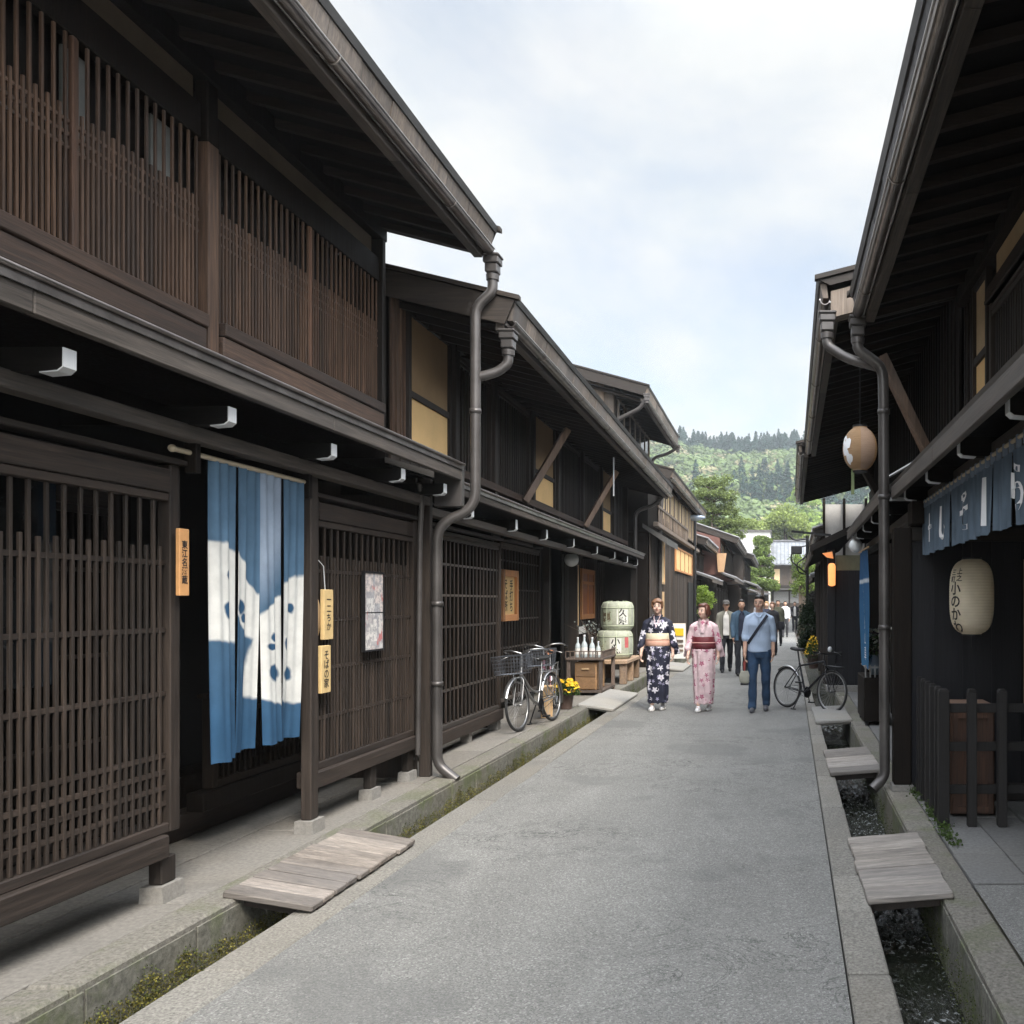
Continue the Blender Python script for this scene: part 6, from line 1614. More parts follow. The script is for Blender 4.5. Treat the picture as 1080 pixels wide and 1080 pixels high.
        m = MB(); m.ball((0.47, 0.0, 0.99), 0.035, 0.035, 0.045); m.build('headlight', WHITE, t, off=O)
    t.scale = (0.93, 0.93, 0.93)
    return t
# front wheel nearer: heading toward the camera, angled from the wall
bike('silver city bicycle with a grey wire basket, leaning by the recessed left lattice', (-2.98, 10.95, 0.085), R(-99), SILVER, RUBBER, SILVER, True, R(4))
bike('second bicycle with a tan saddle, mostly hidden behind the silver basket bicycle', (-3.18, 12.35, 0.085), R(-84), plain('plum_frame_paint', (0.16, 0.07, 0.10), 0.3, 0.3), plain('tan_leather', (0.50, 0.20, 0.09), 0.5), SILVER, True, R(3))
bike('black bicycle with a front carrier parked on the right road edge', (0.44, 13.14, 0.012), R(-49), plain('gloss_black_frame', (0.015, 0.015, 0.018), 0.25), RUBBER, SILVER, False, R(-3))
# ------------------------------------------------------------------ people
SKIN = plain('skin', (0.50, 0.30, 0.21), 0.55, 0, 0.05, 6); SKINF = plain('fair_skin', (0.62, 0.41, 0.32), 0.55, 0, 0.04, 6)
HAIRB = plain('black_hair', (0.018, 0.014, 0.012), 0.45, 0, 0.4, 60); HAIRR = plain('red_brown_hair', (0.10, 0.035, 0.022), 0.4, 0, 0.4, 60); HAIRT = plain('chestnut_hair', (0.17, 0.085, 0.045), 0.4, 0, 0.35, 60)
LIP = plain('lips', (0.42, 0.12, 0.10), 0.5); EYEW = plain('eye_white', (0.55, 0.52, 0.50), 0.3); EYED = plain('dark_iris', (0.015, 0.01, 0.008), 0.2)
class SH(MB):
    def rc(self, p0, p1, r0, r1, sy=1.0, n=14):
        """tapered limb with rounded ends"""
        p0 = Vector(p0); p1 = Vector(p1); d = (p1 - p0); L = d.length; d.normalize()
        pts = []; rr = []
        for k in (0.02, 0.35, 0.7, 0.95): pts.append(p0 - d * r0 * math.sqrt(1 - k * k)); rr.append(r0 * k)
        for k in range(5): f = k / 4; pts.append(p0 + d * L * f); rr.append(r0 + (r1 - r0) * f)
        for k in (0.95, 0.7, 0.35, 0.02): pts.append(p1 + d * r1 * math.sqrt(1 - k * k)); rr.append(r1 * k)
        self.tube(pts, rr, n)
    def loft(self, rings, n=28, cy=0.0):
        """rings: (z, rx, ry[, x, y])"""
        vs = []; fs = []
        for q in rings:
            z, rx, ry = q[:3]; ox, oy = (q[3], q[4]) if len(q) > 3 else (0, 0)
            for k in range(n):
                a = 2 * math.pi * k / n; vs.append((ox + rx * math.cos(a), oy + cy + ry * math.sin(a), z))
        for i in range(len(rings) - 1):
            for k in range(n): fs.append((i * n + k, i * n + (k + 1) % n, (i + 1) * n + (k + 1) % n, (i + 1) * n + k))
        fs += [tuple(range(n))[::-1], tuple(range(len(rings) * n - n, len(rings) * n))]
        self.add(vs, fs, True)
    def fuse(self, name, mat, parent, voxel=0.01, it=4, fold=0.0, fs=22, zlo=-9, zhi=9, attr=None):
        me = bpy.data.meshes.new(name); me.from_pydata(self.v, [], self.f); me.update()
        ob = bpy.data.objects.new(name, me); COL.objects.link(ob)
        md = ob.modifiers.new('r', 'REMESH'); md.mode = 'VOXEL'; md.voxel_size = voxel; md.use_smooth_shade = True
        if it: sm = ob.modifiers.new('s', 'SMOOTH'); sm.factor = 0.5; sm.iterations = it
        dg = bpy.context.evaluated_depsgraph_get(); dg.update()
        m2 = bpy.data.meshes.new_from_object(ob.evaluated_get(dg)); bpy.data.objects.remove(ob); bpy.data.meshes.remove(me)
        n = len(m2.vertices)
        if fold and n:
            co = np.empty(n * 3); m2.vertices.foreach_get('co', co); no = np.empty(n * 3); m2.vertices.foreach_get('normal', no)
            co = co.reshape(-1, 3); no = no.reshape(-1, 3)
            w_ = np.sin(co[:, 0] * fs + 3 * np.sin(co[:, 2] * 7)) * np.cos(co[:, 1] * fs * 0.8 + 2.1 * np.sin(co[:, 2] * 5 + co[:, 0] * 6)) + 0.5 * np.sin(co[:, 2] * 31 + 6 * co[:, 0])
            if fs < 0:
                an = np.arctan2(co[:, 1], co[:, 0]); w_ = np.sin(-fs * an + 1.6 * np.sin(co[:, 2] * 4.3 + an)) + 0.6 * np.sin(-fs * 1.9 * an + 3.5 * co[:, 2]) + 0.4 * np.sin(co[:, 2] * 24 + 5 * co[:, 0])
            m_ = ((co[:, 2] > zlo) & (co[:, 2] < zhi))[:, None]
            co = co + no * (w_[:, None] * fold) * m_
            m2.vertices.foreach_set('co', co.ravel())
        m2.materials.clear(); m2.materials.append(mat); m2.name = name
        m2.polygons.foreach_set('use_smooth', [True] * len(m2.polygons)); m2.update()
        ob = bpy.data.objects.new(name, m2); COL.objects.link(ob); ob.parent = parent
        return ob
def head_shapes(s, c, k=1.0, turn=0.0, fem=False):
    """c: head centre; faces -y, turned by `turn` about z"""
    M = Matrix.Rotation(turn, 3, 'Z'); P = lambda x, y, z: Vector(c) + M @ Vector((x * k, y * k, z * k))
    def el(x, y, z, rx, ry, rz):
        m = MB(); m.ball((0, 0, 0), rx * k, ry * k, rz * k, 18, 12); s.add([tuple(P(x, y, z) + M @ Vector(v)) for v in m.v], m.f, True)
    el(0, 0.008, 0.02, 0.077, 0.092, 0.090); el(0, -0.022, -0.040, 0.060 if not fem else 0.058, 0.062, 0.064); el(0, -0.052, -0.082, 0.026, 0.024, 0.022)
    s.rc(P(0, -0.083, 0.012), P(0, -0.098, -0.022), 0.008 * k, 0.013 * k)
    for e in (-1, 1): el(e * 0.073, 0.008, -0.008, 0.011, 0.02, 0.03); el(e * 0.036, -0.06, -0.03, 0.022, 0.022, 0.025)
    return P
def face(t, P, k, det):
    for e in (-1, 1):
        m = MB(); c = P(e * 0.031, -0.079, 0.006); m.ball(c, 0.0125 * k, 0.006 * k, 0.0055 * k, 10, 6); ey = m.build('eye', EYEW, t, off=(0, 0, 0))
        m = MB(); c = P(e * 0.031, -0.0845, 0.006); m.ball(c, 0.0058 * k, 0.003 * k, 0.0055 * k, 8, 6); m.build('iris', EYED, ey, off=(0, 0, 0))
        if det: m = MB(); m.tube([P(e * 0.016, -0.086, 0.026), P(e * 0.032, -0.087, 0.031), P(e * 0.048, -0.076, 0.026)], 0.0032 * k, 6); m.build('eyebrow', HAIRB, t, off=(0, 0, 0))
    m = MB(); m.tube([P(-0.022, -0.074, -0.052), P(-0.008, -0.084, -0.049), P(0, -0.086, -0.051), P(0.008, -0.084, -0.049), P(0.022, -0.074, -0.052)], [0.002, 0.005, 0.0055, 0.005, 0.002], 6); m.build('mouth', LIP, t, off=(0, 0, 0))
def hand(s, w_, d, side, k=1.0, curl=0.35, grip=False, spread=1.0):
    """wrist point, forearm direction; fingers continue it and curl toward the body"""
    d = Vector(d).normalized(); inn = Vector((-side, 0, 0)); fwd = Vector((0, -1, 0)); w_ = Vector(w_)
    s.rc(w_, w_ + d * 0.05 * k, 0.024 * k, 0.028 * k); pc = w_ + d * 0.075 * k
    for i in range(4): s.rc(w_ + d * 0.03 * k + fwd * (i - 1.5) * 0.012 * k, w_ + d * 0.09 * k + fwd * (i - 1.5) * 0.019 * k, 0.015 * k, 0.0125 * k, n=8)
    for i, L in enumerate((0.062, 0.072, 0.078, 0.070)):
        b_ = w_ + d * 0.088 * k + fwd * (i - 1.5) * 0.0205 * k * spread; c = curl * (1.15 - 0.1 * i); seg = [0.45, 0.32, 0.25]; p = b_; a = c * 0.5
        for q in seg:
            dd = (d * math.cos(a) + inn * math.sin(a)).normalized(); p2 = p + dd * L * q * k * 1.1; s.rc(p, p2, 0.0088 * k, 0.0080 * k, n=8); p = p2; a += c * (2.0 if grip else 1.1)
    tb = w_ + d * 0.03 * k + fwd * 0.024 * k; t1 = tb + (d * 0.8 + fwd * 0.75 + inn * 0.25).normalized() * 0.038 * k; t2 = t1 + (d * 1.0 + fwd * 0.15 + inn * 0.5).normalized() * 0.03 * k
    s.rc(tb, t1, 0.013 * k, 0.0105 * k, n=8); s.rc(t1, t2, 0.0105 * k, 0.0085 * k, n=8)
def arm(s, sh, el, wr, k=1.0, r=(0.052, 0.042, 0.027)): s.rc(sh, el, r[0] * k, r[1] * k); s.rc(el, wr, r[1] * k * 0.95, r[2] * k)
def hair(t, P, k, mat, style, voxel):
    s = SH()
    def el(x, y, z, rx, ry, rz): 
        m = MB(); c = P(x, y, z); m.ball((c.x, c.y, c.z), rx * k, ry * k, rz * k, 18, 12); s.add(m.v, m.f, True)
    el(0, 0.026, 0.042, 0.086, 0.092, 0.086)
    if style == 'short': el(0, -0.030, 0.088, 0.062, 0.052, 0.034); el(0, 0.05, 0.0, 0.066, 0.052, 0.06)
    elif style == 'updo':
        el(0, 0.052, -0.005, 0.070, 0.055, 0.07); el(0.0, -0.030, 0.080, 0.068, 0.058, 0.038)
        for e in (-1, 1): el(e * 0.070, -0.018, 0.03, 0.022, 0.050, 0.062)
        el(0.030, -0.060, 0.072, 0.050, 0.034, 0.026); el(-0.038, -0.055, 0.066, 0.036, 0.034, 0.030)
        el(0, 0.095, 0.01, 0.050, 0.045, 0.045)
    elif style == 'bob':
        for e in (-1, 1): el(e * 0.068, 0.0, 0.0, 0.026, 0.062, 0.085)
        el(0, 0.055, -0.03, 0.078, 0.05, 0.08); el(0.01, -0.034, 0.083, 0.070, 0.054, 0.036)
    return s.fuse('hair', mat, t, voxel, 3, 0.0012, 90)
def cap(t, P, k, mat):
    m = MB(); prof = [(0.086, 0.045), (0.088, 0.075), (0.075, 0.115), (0.04, 0.135), (0.001, 0.138)]
    vs = []; n = 20
    for (r, z) in prof:
        for q in range(n): a = 2 * math.pi * q / n; vs.append(P(r * math.cos(a), 0.012 + r * 1.12 * math.sin(a), z))
    m.add(vs, [(i * n + q, i * n + (q + 1) % n, (i + 1) * n + (q + 1) % n, (i + 1) * n + q) for i in range(4) for q in range(n)], True)
    vs = []
    for i in range(9):
        a = math.pi + math.pi * i / 8; vs += [P(0.082 * math.cos(a), 0.012 + 0.09 * math.sin(a), 0.05), P(0.078 * math.cos(a), -0.03 + 0.125 * math.sin(a), 0.040)]
    m.add(vs, [(2 * i, 2 * i + 1, 2 * i + 3, 2 * i + 2) for i in range(8)], True)
    return m.build('cap', mat, t, off=(0, 0, 0))
def shoe(t, x, y, k, mat, turn=0.0, heel=0.0, name='shoe'):
    s = SH(); c, sn = math.cos(turn), math.sin(turn); Q = lambda a, b_, z: (x + a * c - b_ * sn, y + a * sn + b_ * c, z)
    s.rc(Q(0, 0.05 * k, 0.045 + heel), Q(0, -0.11 * k, 0.036), 0.040 * k, 0.036 * k); s.rc(Q(0, 0.02 * k, 0.055 + heel), Q(0, 0.02 * k, 0.10 + heel), 0.038 * k, 0.036 * k); s.rc(Q(0, -0.06 * k, 0.035), Q(0, -0.14 * k, 0.032), 0.042 * k, 0.032 * k)
    ob = s.fuse(name, mat, t, 0.008, 3)
    return ob

def walker(label, x, y, H, rz, top, bottom, hairm, hstyle='short', skin=SKIN, step=0.16, sleeves='long', jacket=None, capm=None, far=1, shoes=None, headturn=0.0, fem=False, group=None, swing=0.1, cat='person', gz=0.0, bare=False):
    t = thing('person', label, cat, (x, y, gz), rz, group); k = H / 1.72; vx = (0.0075, 0.013, 0.02)[far - 1] if far < 4 else 0.026
    Z = lambda z: z * k
    sw = 0.166 * k if not fem else 0.150 * k
    legs = {}
    s = SH()
    hc = (0, -0.012 * k, Z(1.605)); P = head_shapes(s, hc, k, headturn, fem)
    s.rc((0, 0.02 * k, Z(1.42)), (0, 0.0, Z(1.54)), 0.056 * k, 0.050 * k)
    s.loft([(Z(0.86), 0.13 * k, 0.10 * k), (Z(0.95), 0.155 * k, 0.11 * k), (Z(1.08), 0.135 * k, 0.095 * k), (Z(1.28), 0.135 * k, 0.092 * k), (Z(1.36), 0.12 * k, 0.07 * k), (Z(1.42), 0.055 * k, 0.05 * k)])
    ft = {}
    for e, yy, lift in ((-1, -step, 0.0), (1, step, 0.035)):
        hip = (e * 0.088 * k, 0, Z(0.90)); kn = (e * 0.095 * k, yy * 0.45 - 0.045 * k, Z(0.48)); an = (e * 0.095 * k, yy, Z(0.09) + lift)
        s.rc(hip, kn, 0.082 * k, 0.055 * k); s.rc(kn, an, 0.052 * k, 0.036 * k); legs[e] = (hip, kn, an, lift)
    arms = {}
    for e in (-1, 1):
        a = swing * e * k; sh = (e * sw, 0.01, Z(1.365)); el = (e * (sw + 0.038 * k), 0.03 * k + a * 0.5, Z(1.12)); wr = (e * (sw + 0.040 * k), -0.05 * k + a * 1.2, Z(0.89))
        arm(s, sh, el, wr, k); hand(s, wr, (0, -0.18, -1), e, k, 0.4, spread=1.0); arms[e] = (sh, el, wr)
    s.fuse('body', skin, t, vx, 3)
    if far < 3: face(t, P, k, far == 1)
    hair(t, P, k, hairm, hstyle, 0.01 if far < 3 else 0.016)
    if capm: cap(t, P, k, capm)
    # trousers
    s = SH(); s.loft([(Z(0.80), 0.14 * k, 0.11 * k), (Z(0.90), 0.168 * k, 0.122 * k), (Z(1.02), 0.152 * k, 0.112 * k)])
    for e in (-1, 1):
        hip, kn, an, lift = legs[e]
        s.rc((hip[0], hip[1], hip[2] - 0.02), kn, 0.098 * k, 0.070 * k); s.rc(kn, (an[0], an[1] + 0.005, an[2] + 0.02), 0.069 * k, 0.060 * k); s.rc((an[0], an[1], an[2] + 0.05), (an[0], an[1] - 0.012, an[2] - 0.012), 0.058 * k, 0.060 * k)
    s.fuse('trousers', bottom, t, vx * 1.2, 3, 0.0058 * k, 19, -9, Z(0.9))
    s = SH(); s.loft([(Z(0.885), 0.175 * k, 0.135 * k), (Z(0.95), 0.178 * k, 0.130 * k), (Z(1.10), 0.165 * k, 0.122 * k), (Z(1.28), 0.172 * k, 0.120 * k), (Z(1.36), 0.158 * k, 0.102 * k), (Z(1.42), 0.100 * k, 0.078 * k), (Z(1.465), 0.062 * k, 0.062 * k)])
    for e in (-1, 1):
        sh, el, wr = arms[e]
        s.rc(sh, el, 0.060 * k, 0.060 * k); s.rc((e * 0.07 * k, 0.01, Z(1.425)), sh, 0.045 * k, 0.058 * k)
        if sleeves == 'long': s.rc(el, wr, 0.058 * k, 0.042 * k)
        else: 
            f = Vector(el) * 0.78 + Vector(wr) * 0.22; s.rc(el, f, 0.060 * k, 0.057 * k)
    ob = s.fuse('shirt' if not jacket else 'shirt', top, t, vx * 1.2, 3, 0.0062 * k, 17)
    if far == 1 and not jacket:
        m = MB(); m.box(-0.014, 0.014, -0.128 * k, -0.118 * k, Z(1.12), Z(1.40), 0.003); m.build('placket', top, ob, off=(0, 0, 0))
    # collar
    s = MB()
    for e in (-1, 1): s.bar((e * 0.058 * k, -0.040 * k, Z(1.455)), (e * 0.014 * k, -0.100 * k, Z(1.400)), 0.030 * k, 0.010 * k, 0.003)
    if far < 3: 
        for i_ in range(1): s.build('collar', top if not jacket else top, ob, off=(0, 0, 0))
    if jacket:
        s = SH(); n = 26
        rings = [(0.80, 0.205, 0.155), (0.95, 0.200, 0.150), (1.10, 0.188, 0.140), (1.28, 0.190, 0.138), (1.37, 0.172, 0.118), (1.43, 0.110, 0.092), (1.48, 0.085, 0.08)]
        vs = []; fs = []; m = MB()
        for th in (0, 1):
            for (z, rx, ry) in rings:
                op = 0.42 if z < 1.4 else 0.3
                for q in range(n + 1):
                    a = -math.pi / 2 + op + (2 * math.pi - 2 * op) * q / n; g = 1 - th * 0.10
                    vs.append((rx * k * g * math.cos(a), ry * k * g * math.sin(a), Z(z)))
        R_ = len(rings); w2 = n + 1
        for th in (0, 1):
            for i in range(R_ - 1):
                for q in range(n): b_ = th * R_ * w2 + i * w2 + q; fs.append((b_, b_ + 1, b_ + w2 + 1, b_ + w2))
        o2 = R_ * w2
        for i in range(R_ - 1):
            for q in (0, n): b_ = i * w2 + q; fs.append((b_, b_ + w2, b_ + w2 + o2, b_ + o2))
        for q in range(n): fs.append((q, q + 1, q + 1 + o2, q + o2))
        m.add(vs, fs, True); jb = m.build('jacket', jacket, t, off=(0, 0, 0))
        for e in (-1, 1):
            sh, el, wr = arms[e]; s = SH(); s.rc((e * 0.08 * k, 0.01, Z(1.42)), sh, 0.055 * k, 0.070 * k); s.rc(sh, el, 0.072 * k, 0.067 * k); s.rc(el, wr, 0.066 * k, 0.052 * k); s.fuse('sleeve', jacket, jb, vx * 1.3, 2, 0.003 * k)
    for e in (-1, 1):
        hip, kn, an, lift = legs[e]; shoe(t, an[0], an[1] - 0.01, k, shoes or RUBBER, 0.0, lift)
    return t, P, k, arms
def robe_mat(name, base, flower, centre, sc, dens, second=None):
    m, nt, b = newmat(name); co = coords(nt)
    def petals(scale, off):
        mp = nd(nt, 'ShaderNodeMapping'); mp.inputs['Location'].default_value = off; lk(nt, co, mp.inputs[0])
        v = nd(nt, 'ShaderNodeTexVoronoi'); v.inputs['Scale'].default_value = scale; lk(nt, mp.outputs[0], v.inputs['Vector']); v.inputs['Randomness'].default_value = 0.9
        sb = nd(nt, 'ShaderNodeVectorMath', operation='SUBTRACT'); lk(nt, mp.outputs[0], sb.inputs[0])
        lk(nt, v.outputs['Position'], sb.inputs[1]); sp = nd(nt, 'ShaderNodeSeparateXYZ'); lk(nt, sb.outputs[0], sp.inputs[0])
        an = nd(nt, 'ShaderNodeMath', operation='ARCTAN2'); lk(nt, sp.outputs[0], an.inputs[0]); lk(nt, sp.outputs[2], an.inputs[1])
        mu = nd(nt, 'ShaderNodeMath', operation='MULTIPLY'); lk(nt, an.outputs[0], mu.inputs[0]); mu.inputs[1].default_value = 5
        cs = nd(nt, 'ShaderNodeMath', operation='COSINE'); lk(nt, mu.outputs[0], cs.inputs[0])
        ma = nd(nt, 'ShaderNodeMath', operation='MULTIPLY_ADD'); lk(nt, cs.outputs[0], ma.inputs[0]); ma.inputs[1].default_value = 0.085; lk(nt, v.outputs['Distance'], ma.inputs[2])
        return ma.outputs[0], v
    f1, v1 = petals(sc, (0.3, 0, 0.2)); f2, v2 = petals(sc * 1.45, (1.7, 0.4, 0.9))
    sep = nd(nt, 'ShaderNodeSeparateColor'); lk(nt, v1.outputs['Color'], sep.inputs[0])
    fl = ramp(nt, f1, [(dens - 0.03, 1), (dens + 0.01, 0)]); fl2 = ramp(nt, f2, [(dens * 0.72 - 0.03, 1), (dens * 0.72 + 0.01, 0)])
    n = noise(nt, co, 7, 4); bcol = ramp(nt, n, [(0.3, tuple(q * 0.75 for q in base)), (0.7, tuple(min(1, q * 1.2) for q in base))])
    c = mixc(nt, fl2, bcol, second or flower); c = mixc(nt, fl, c, flower); c = mixc(nt, ramp(nt, f1, [(0.02, 1), (0.07, 0)]), c, centre)
    lk(nt, c, b.inputs['Base Color']); b.inputs['Roughness'].default_value = 0.75; return m
def kimono(label, x, y, H, rz, robe, obi1, obi2, cordm, hairm, hstyle, under, headturn=0.0, wide=1.0, step=0.10):
    t = thing('person', label, 'person', (x, y, 0), rz, 'people strolling along the lane'); k = H / 1.64; Z = lambda z: z * k * 1.0
    s = SH(); hc = (0.0, -0.02 * k, Z(1.525)); P = head_shapes(s, hc, k, headturn, True)
    s.rc((0, 0.015 * k, Z(1.34)), (0, 0.0, Z(1.46)), 0.048 * k, 0.043 * k)
    s.loft([(Z(0.80), 0.13 * k, 0.10 * k), (Z(0.90), 0.15 * k, 0.11 * k), (Z(1.03), 0.12 * k, 0.09 * k), (Z(1.22), 0.12 * k, 0.095 * k), (Z(1.29), 0.10 * k, 0.07 * k), (Z(1.36), 0.045 * k, 0.045 * k)])
    ft = {}
    for e, yy, lift in ((-1, -step, 0.0), (1, step, 0.02)):
        kn = (e * 0.065 * k, yy * 0.4, Z(0.45)); an = (e * 0.065 * k, yy, 0.10 + lift); ft[e] = (an, lift)
        s.rc((e * 0.07 * k, 0, Z(0.86)), kn, 0.070 * k, 0.042 * k); s.rc(kn, an, 0.040 * k, 0.032 * k)
    for e in (-1, 1):
        sh = (e * 0.145 * k, 0.01, Z(1.255)); el = (e * 0.205 * k, 0.03, Z(1.07)); wr = (e * 0.225 * k, -0.06 + 0.05 * e, Z(0.855)); arm(s, sh, el, wr, k * 0.88); hand(s, wr, (e * 0.05, -0.15, -1), e, k * 0.9, 0.45, spread=1.0)
    s.fuse('body', SKINF, t, 0.0075, 3); face(t, P, k, True); hair(t, P, k, hairm, hstyle, 0.009)
    s = SH()
    s.loft([(Z(0.115), 0.150 * k, 0.135 * k, 0, -step * 0.25), (Z(0.16), 0.150 * k, 0.140 * k, 0, -step * 0.2), (Z(0.45), 0.160 * k, 0.150 * k, 0, -step * 0.15), (Z(0.75), 0.180 * k * wide, 0.155 * k), (Z(0.90), 0.182 * k * wide, 0.150 * k), (Z(1.02), 0.158 * k, 0.130 * k), (Z(1.20), 0.158 * k, 0.122 * k), (Z(1.29), 0.150 * k, 0.104 * k), (Z(1.355), 0.085 * k, 0.078 * k), (Z(1.395), 0.062 * k, 0.062 * k, 0, 0.02)], 32)
    s.loft([(Z(0.14), 0.06 * k, 0.10 * k, 0.055 * k, -step * 0.55), (Z(0.6), 0.07 * k, 0.10 * k, 0.06 * k, -step * 0.4), (Z(0.85), 0.06 * k, 0.05 * k, 0.05 * k, -0.06)], 20)
    rb = s.fuse('kimono', robe, t, 0.010, 3, 0.0065, -7, -9, Z(0.95))
    m = MB(); pf = []
    for f_ in np.linspace(0, 1, 9):
        z_ = Z(0.89 - 0.75 * f_); x_ = (-0.02 + 0.085 * f_) * k; pf.append((x_, -0.162 * k + 0.008 * math.sin(f_ * 7) - step * 0.12 * f_, z_))
    for a_, b__ in zip(pf[:-1], pf[1:]): m.bar(a_, b__, 0.009, 0.008, 0.002, up=(0, -1, 0))
    m.build('front_edge', robe, rb, off=(0, 0, 0))
    for e in (-1, 1):
        s = SH(); s.rc((e * 0.09 * k, 0.01, Z(1.335)), (e * 0.165 * k, 0.01, Z(1.27)), 0.045 * k, 0.060 * k); s.rc((e * 0.165 * k, 0.01, Z(1.27)), (e * 0.212 * k, 0.02, Z(1.08)), 0.058 * k, 0.062 * k); s.rc((e * 0.212 * k, 0.02, Z(1.08)), (e * 0.240 * k, -0.03 + 0.03 * e, Z(0.95)), 0.060 * k, 0.048 * k)
        for f in np.linspace(0, 1, 9):  # hanging sleeve bag
            s.rc((e * (0.175 + 0.09 * f) * k, 0.03 * k, Z(1.14 - 0.17 * f)), (e * (0.19 + 0.12 * f) * k, 0.06 * k, Z(0.85 - 0.02 * f + 0.012 * math.sin(f * 9))), 0.028 * k, 0.017 * k)
        s.fuse('sleeve', robe, rb, 0.010, 3, 0.004, 20)
    # collar bands crossing left over right, then the under-collar
    Cp = lambda xx, z: (xx * k, -(0.128 * k * math.sqrt(max(0.0, 1 - (xx / 0.175) ** 2)) * (1.0 if z < 1.22 else 1.0 - 0.40 * (z - 1.22) / 0.15)) - 0.006, Z(z))
    for e, nm, mt, dx in ((1, 'collar', robe, 0), (-1, 'collar', robe, 0), (1, 'under_collar', under, -0.018), (-1, 'under_collar', under, -0.018)):
        m = MB(); pts = [(e * (0.068 + dx) * k, 0.0, Z(1.405)), Cp(e * (0.062 + dx), 1.355), Cp(e * (0.04 + dx), 1.28), Cp(e * (0.012 + dx * 0.7), 1.20)]
        pv_ = [Vector(p) + Vector((0, 0.0 if nm == 'collar' else 0.005, 0)) for p in pts]
        for a_, b__ in zip(pv_[:-1], pv_[1:]): m.bar(a_, b__ + (b__ - a_).normalized() * 0.006, 0.030 * k if nm == 'collar' else 0.022 * k, 0.010, 0.003, up=(e * 0.4, -1, 0.3)); m.build(nm, mt, rb, off=(0, 0, 0))
    def belt(nm, z0, z1, g, mat):
        m = MB(); n = 36; vs = []
        for (z, q) in ((z0, 0.97), (z0 + 0.006, 1.0), ((z0 + z1) / 2, 1.01), (z1 - 0.006, 1.0), (z1, 0.97)):
            for i in range(n): a = 2 * math.pi * i / n; vs.append(((0.166 + g) * k * q * math.cos(a), (0.138 + g) * k * q * math.sin(a), Z(z)))
        m.add(vs, [(j * n + i, j * n + (i + 1) % n, (j + 1) * n + (i + 1) % n, (j + 1) * n + i) for j in range(4) for i in range(n)], True)
        return m.build(nm, mat, t, off=(0, 0, 0))
    ob = belt('obi', 0.945, 1.135, 0.010, obi1); b2 = belt('obi_fold', 0.952, 1.035, 0.016, obi2); b2.parent = ob; b3 = belt('obi_cord', 1.035, 1.052, 0.022, cordm); b3.parent = ob
    m = MB(); m.box(-0.13 * k, 0.13 * k, 0.155 * k, 0.22 * k, Z(0.93), Z(1.16), 0.02); m.build('obi_bow', obi1, ob, off=(0, 0, 0))
    b4 = belt('waist_fold', 0.905, 0.944, 0.014, robe)
    for e in (-1, 1):
        an, lift = ft[e]; sh = shoe(t, an[0], an[1] - 0.01, 0.9, plain('white_tabi', (0.72, 0.72, 0.72), 0.8), 0.0, lift, 'tabi_sock')
        m = MB(); m.lathe((an[0], an[1] - 0.04, 0.006), [(0.042, 0), (0.045, 0.008), (0.045, 0.022), (0.040, 0.026)], 18, sy=2.75); so_ = m.build('sandal', WPLAST, sh, off=(0, 0, 0))
        m = MB(); m.tube([(an[0] - 0.035, an[1] - 0.03, 0.04), (an[0], an[1] - 0.10, 0.075), (an[0] + 0.035, an[1] - 0.03, 0.04)], 0.006, 6); m.build('sandal_strap', cordm, sh, off=(0, 0, 0))
    return t
GP = 'people strolling along the lane'
NAVYK = robe_mat('navy_flowered_cotton', (0.012, 0.014, 0.032), (0.66, 0.64, 0.70), (0.35, 0.12, 0.2), 7.5, 0.33, (0.32, 0.30, 0.42))
PINKK = robe_mat('pink_flowered_cotton', (0.62, 0.46, 0.48), (0.36, 0.09, 0.16), (0.72, 0.66, 0.62), 9.5, 0.31, (0.70, 0.58, 0.58))
kimono('woman in a dark navy kimono with white flowers and a cream and pink sash', -1.80, 13.25, 1.67, R(-3), NAVYK, plain('cream_obi', (0.62, 0.56, 0.40), 0.6), plain('salmon_obi', (0.66, 0.38, 0.28), 0.6), plain('salmon_cord', (0.5, 0.3, 0.2), 0.6), HAIRT, 'updo', plain('white_pink_collar', (0.72, 0.58, 0.60), 0.7), R(6), step=0.09)
kimono('woman in a pale pink flowered kimono with a dark red sash, looking aside', -1.10, 13.15, 1.60, R(-4), PINKK, plain('maroon_obi', (0.13, 0.015, 0.02), 0.6), plain('maroon_obi_fold', (0.10, 0.012, 0.016), 0.6), plain('rose_cord', (0.62, 0.32, 0.28), 0.6), HAIRR, 'bob', plain('rose_collar', (0.66, 0.48, 0.50), 0.7), R(-30), step=0.12)
JEAN = plain('blue_denim', (0.022, 0.052, 0.105), 0.85, 0, 0.3, 9); LBLUE = plain('light_blue_cotton', (0.36, 0.44, 0.56), 0.9, 0, 0.07, 9)
T, P, k, arms = walker('man in a light blue rolled-sleeve shirt and jeans with a dark strap across his chest', -0.27, 13.1, 1.72, R(-3), LBLUE, JEAN, HAIRB, 'short', SKIN, 0.11, 'short', far=1, shoes=plain('grey_shoe', (0.10, 0.10, 0.11), 0.7), headturn=R(-8), group=GP, swing=0.05)
m = MB(); pts = []
for f in np.linspace(0, 1, 16):
    z = 1.425 - 0.42 * f; xx = 0.125 - 0.29 * f; rx = 0.186; ry = 0.135 if z < 1.3 else 0.135 - 0.045 * (z - 1.3) / 0.12
    pts.append((xx, -ry * math.sqrt(max(0.05, 1 - (xx / rx) ** 2)) - 0.006, z))
for a, b_ in zip(pts[:-1], pts[1:]): m.bar(a, b_, 0.042, 0.006, up=(0, -1, 0.01))
m.build('shoulder_strap', plain('black_webbing', (0.012, 0.014, 0.025), 0.8), T, off=(0, 0, 0))
wr = arms[-1][2]
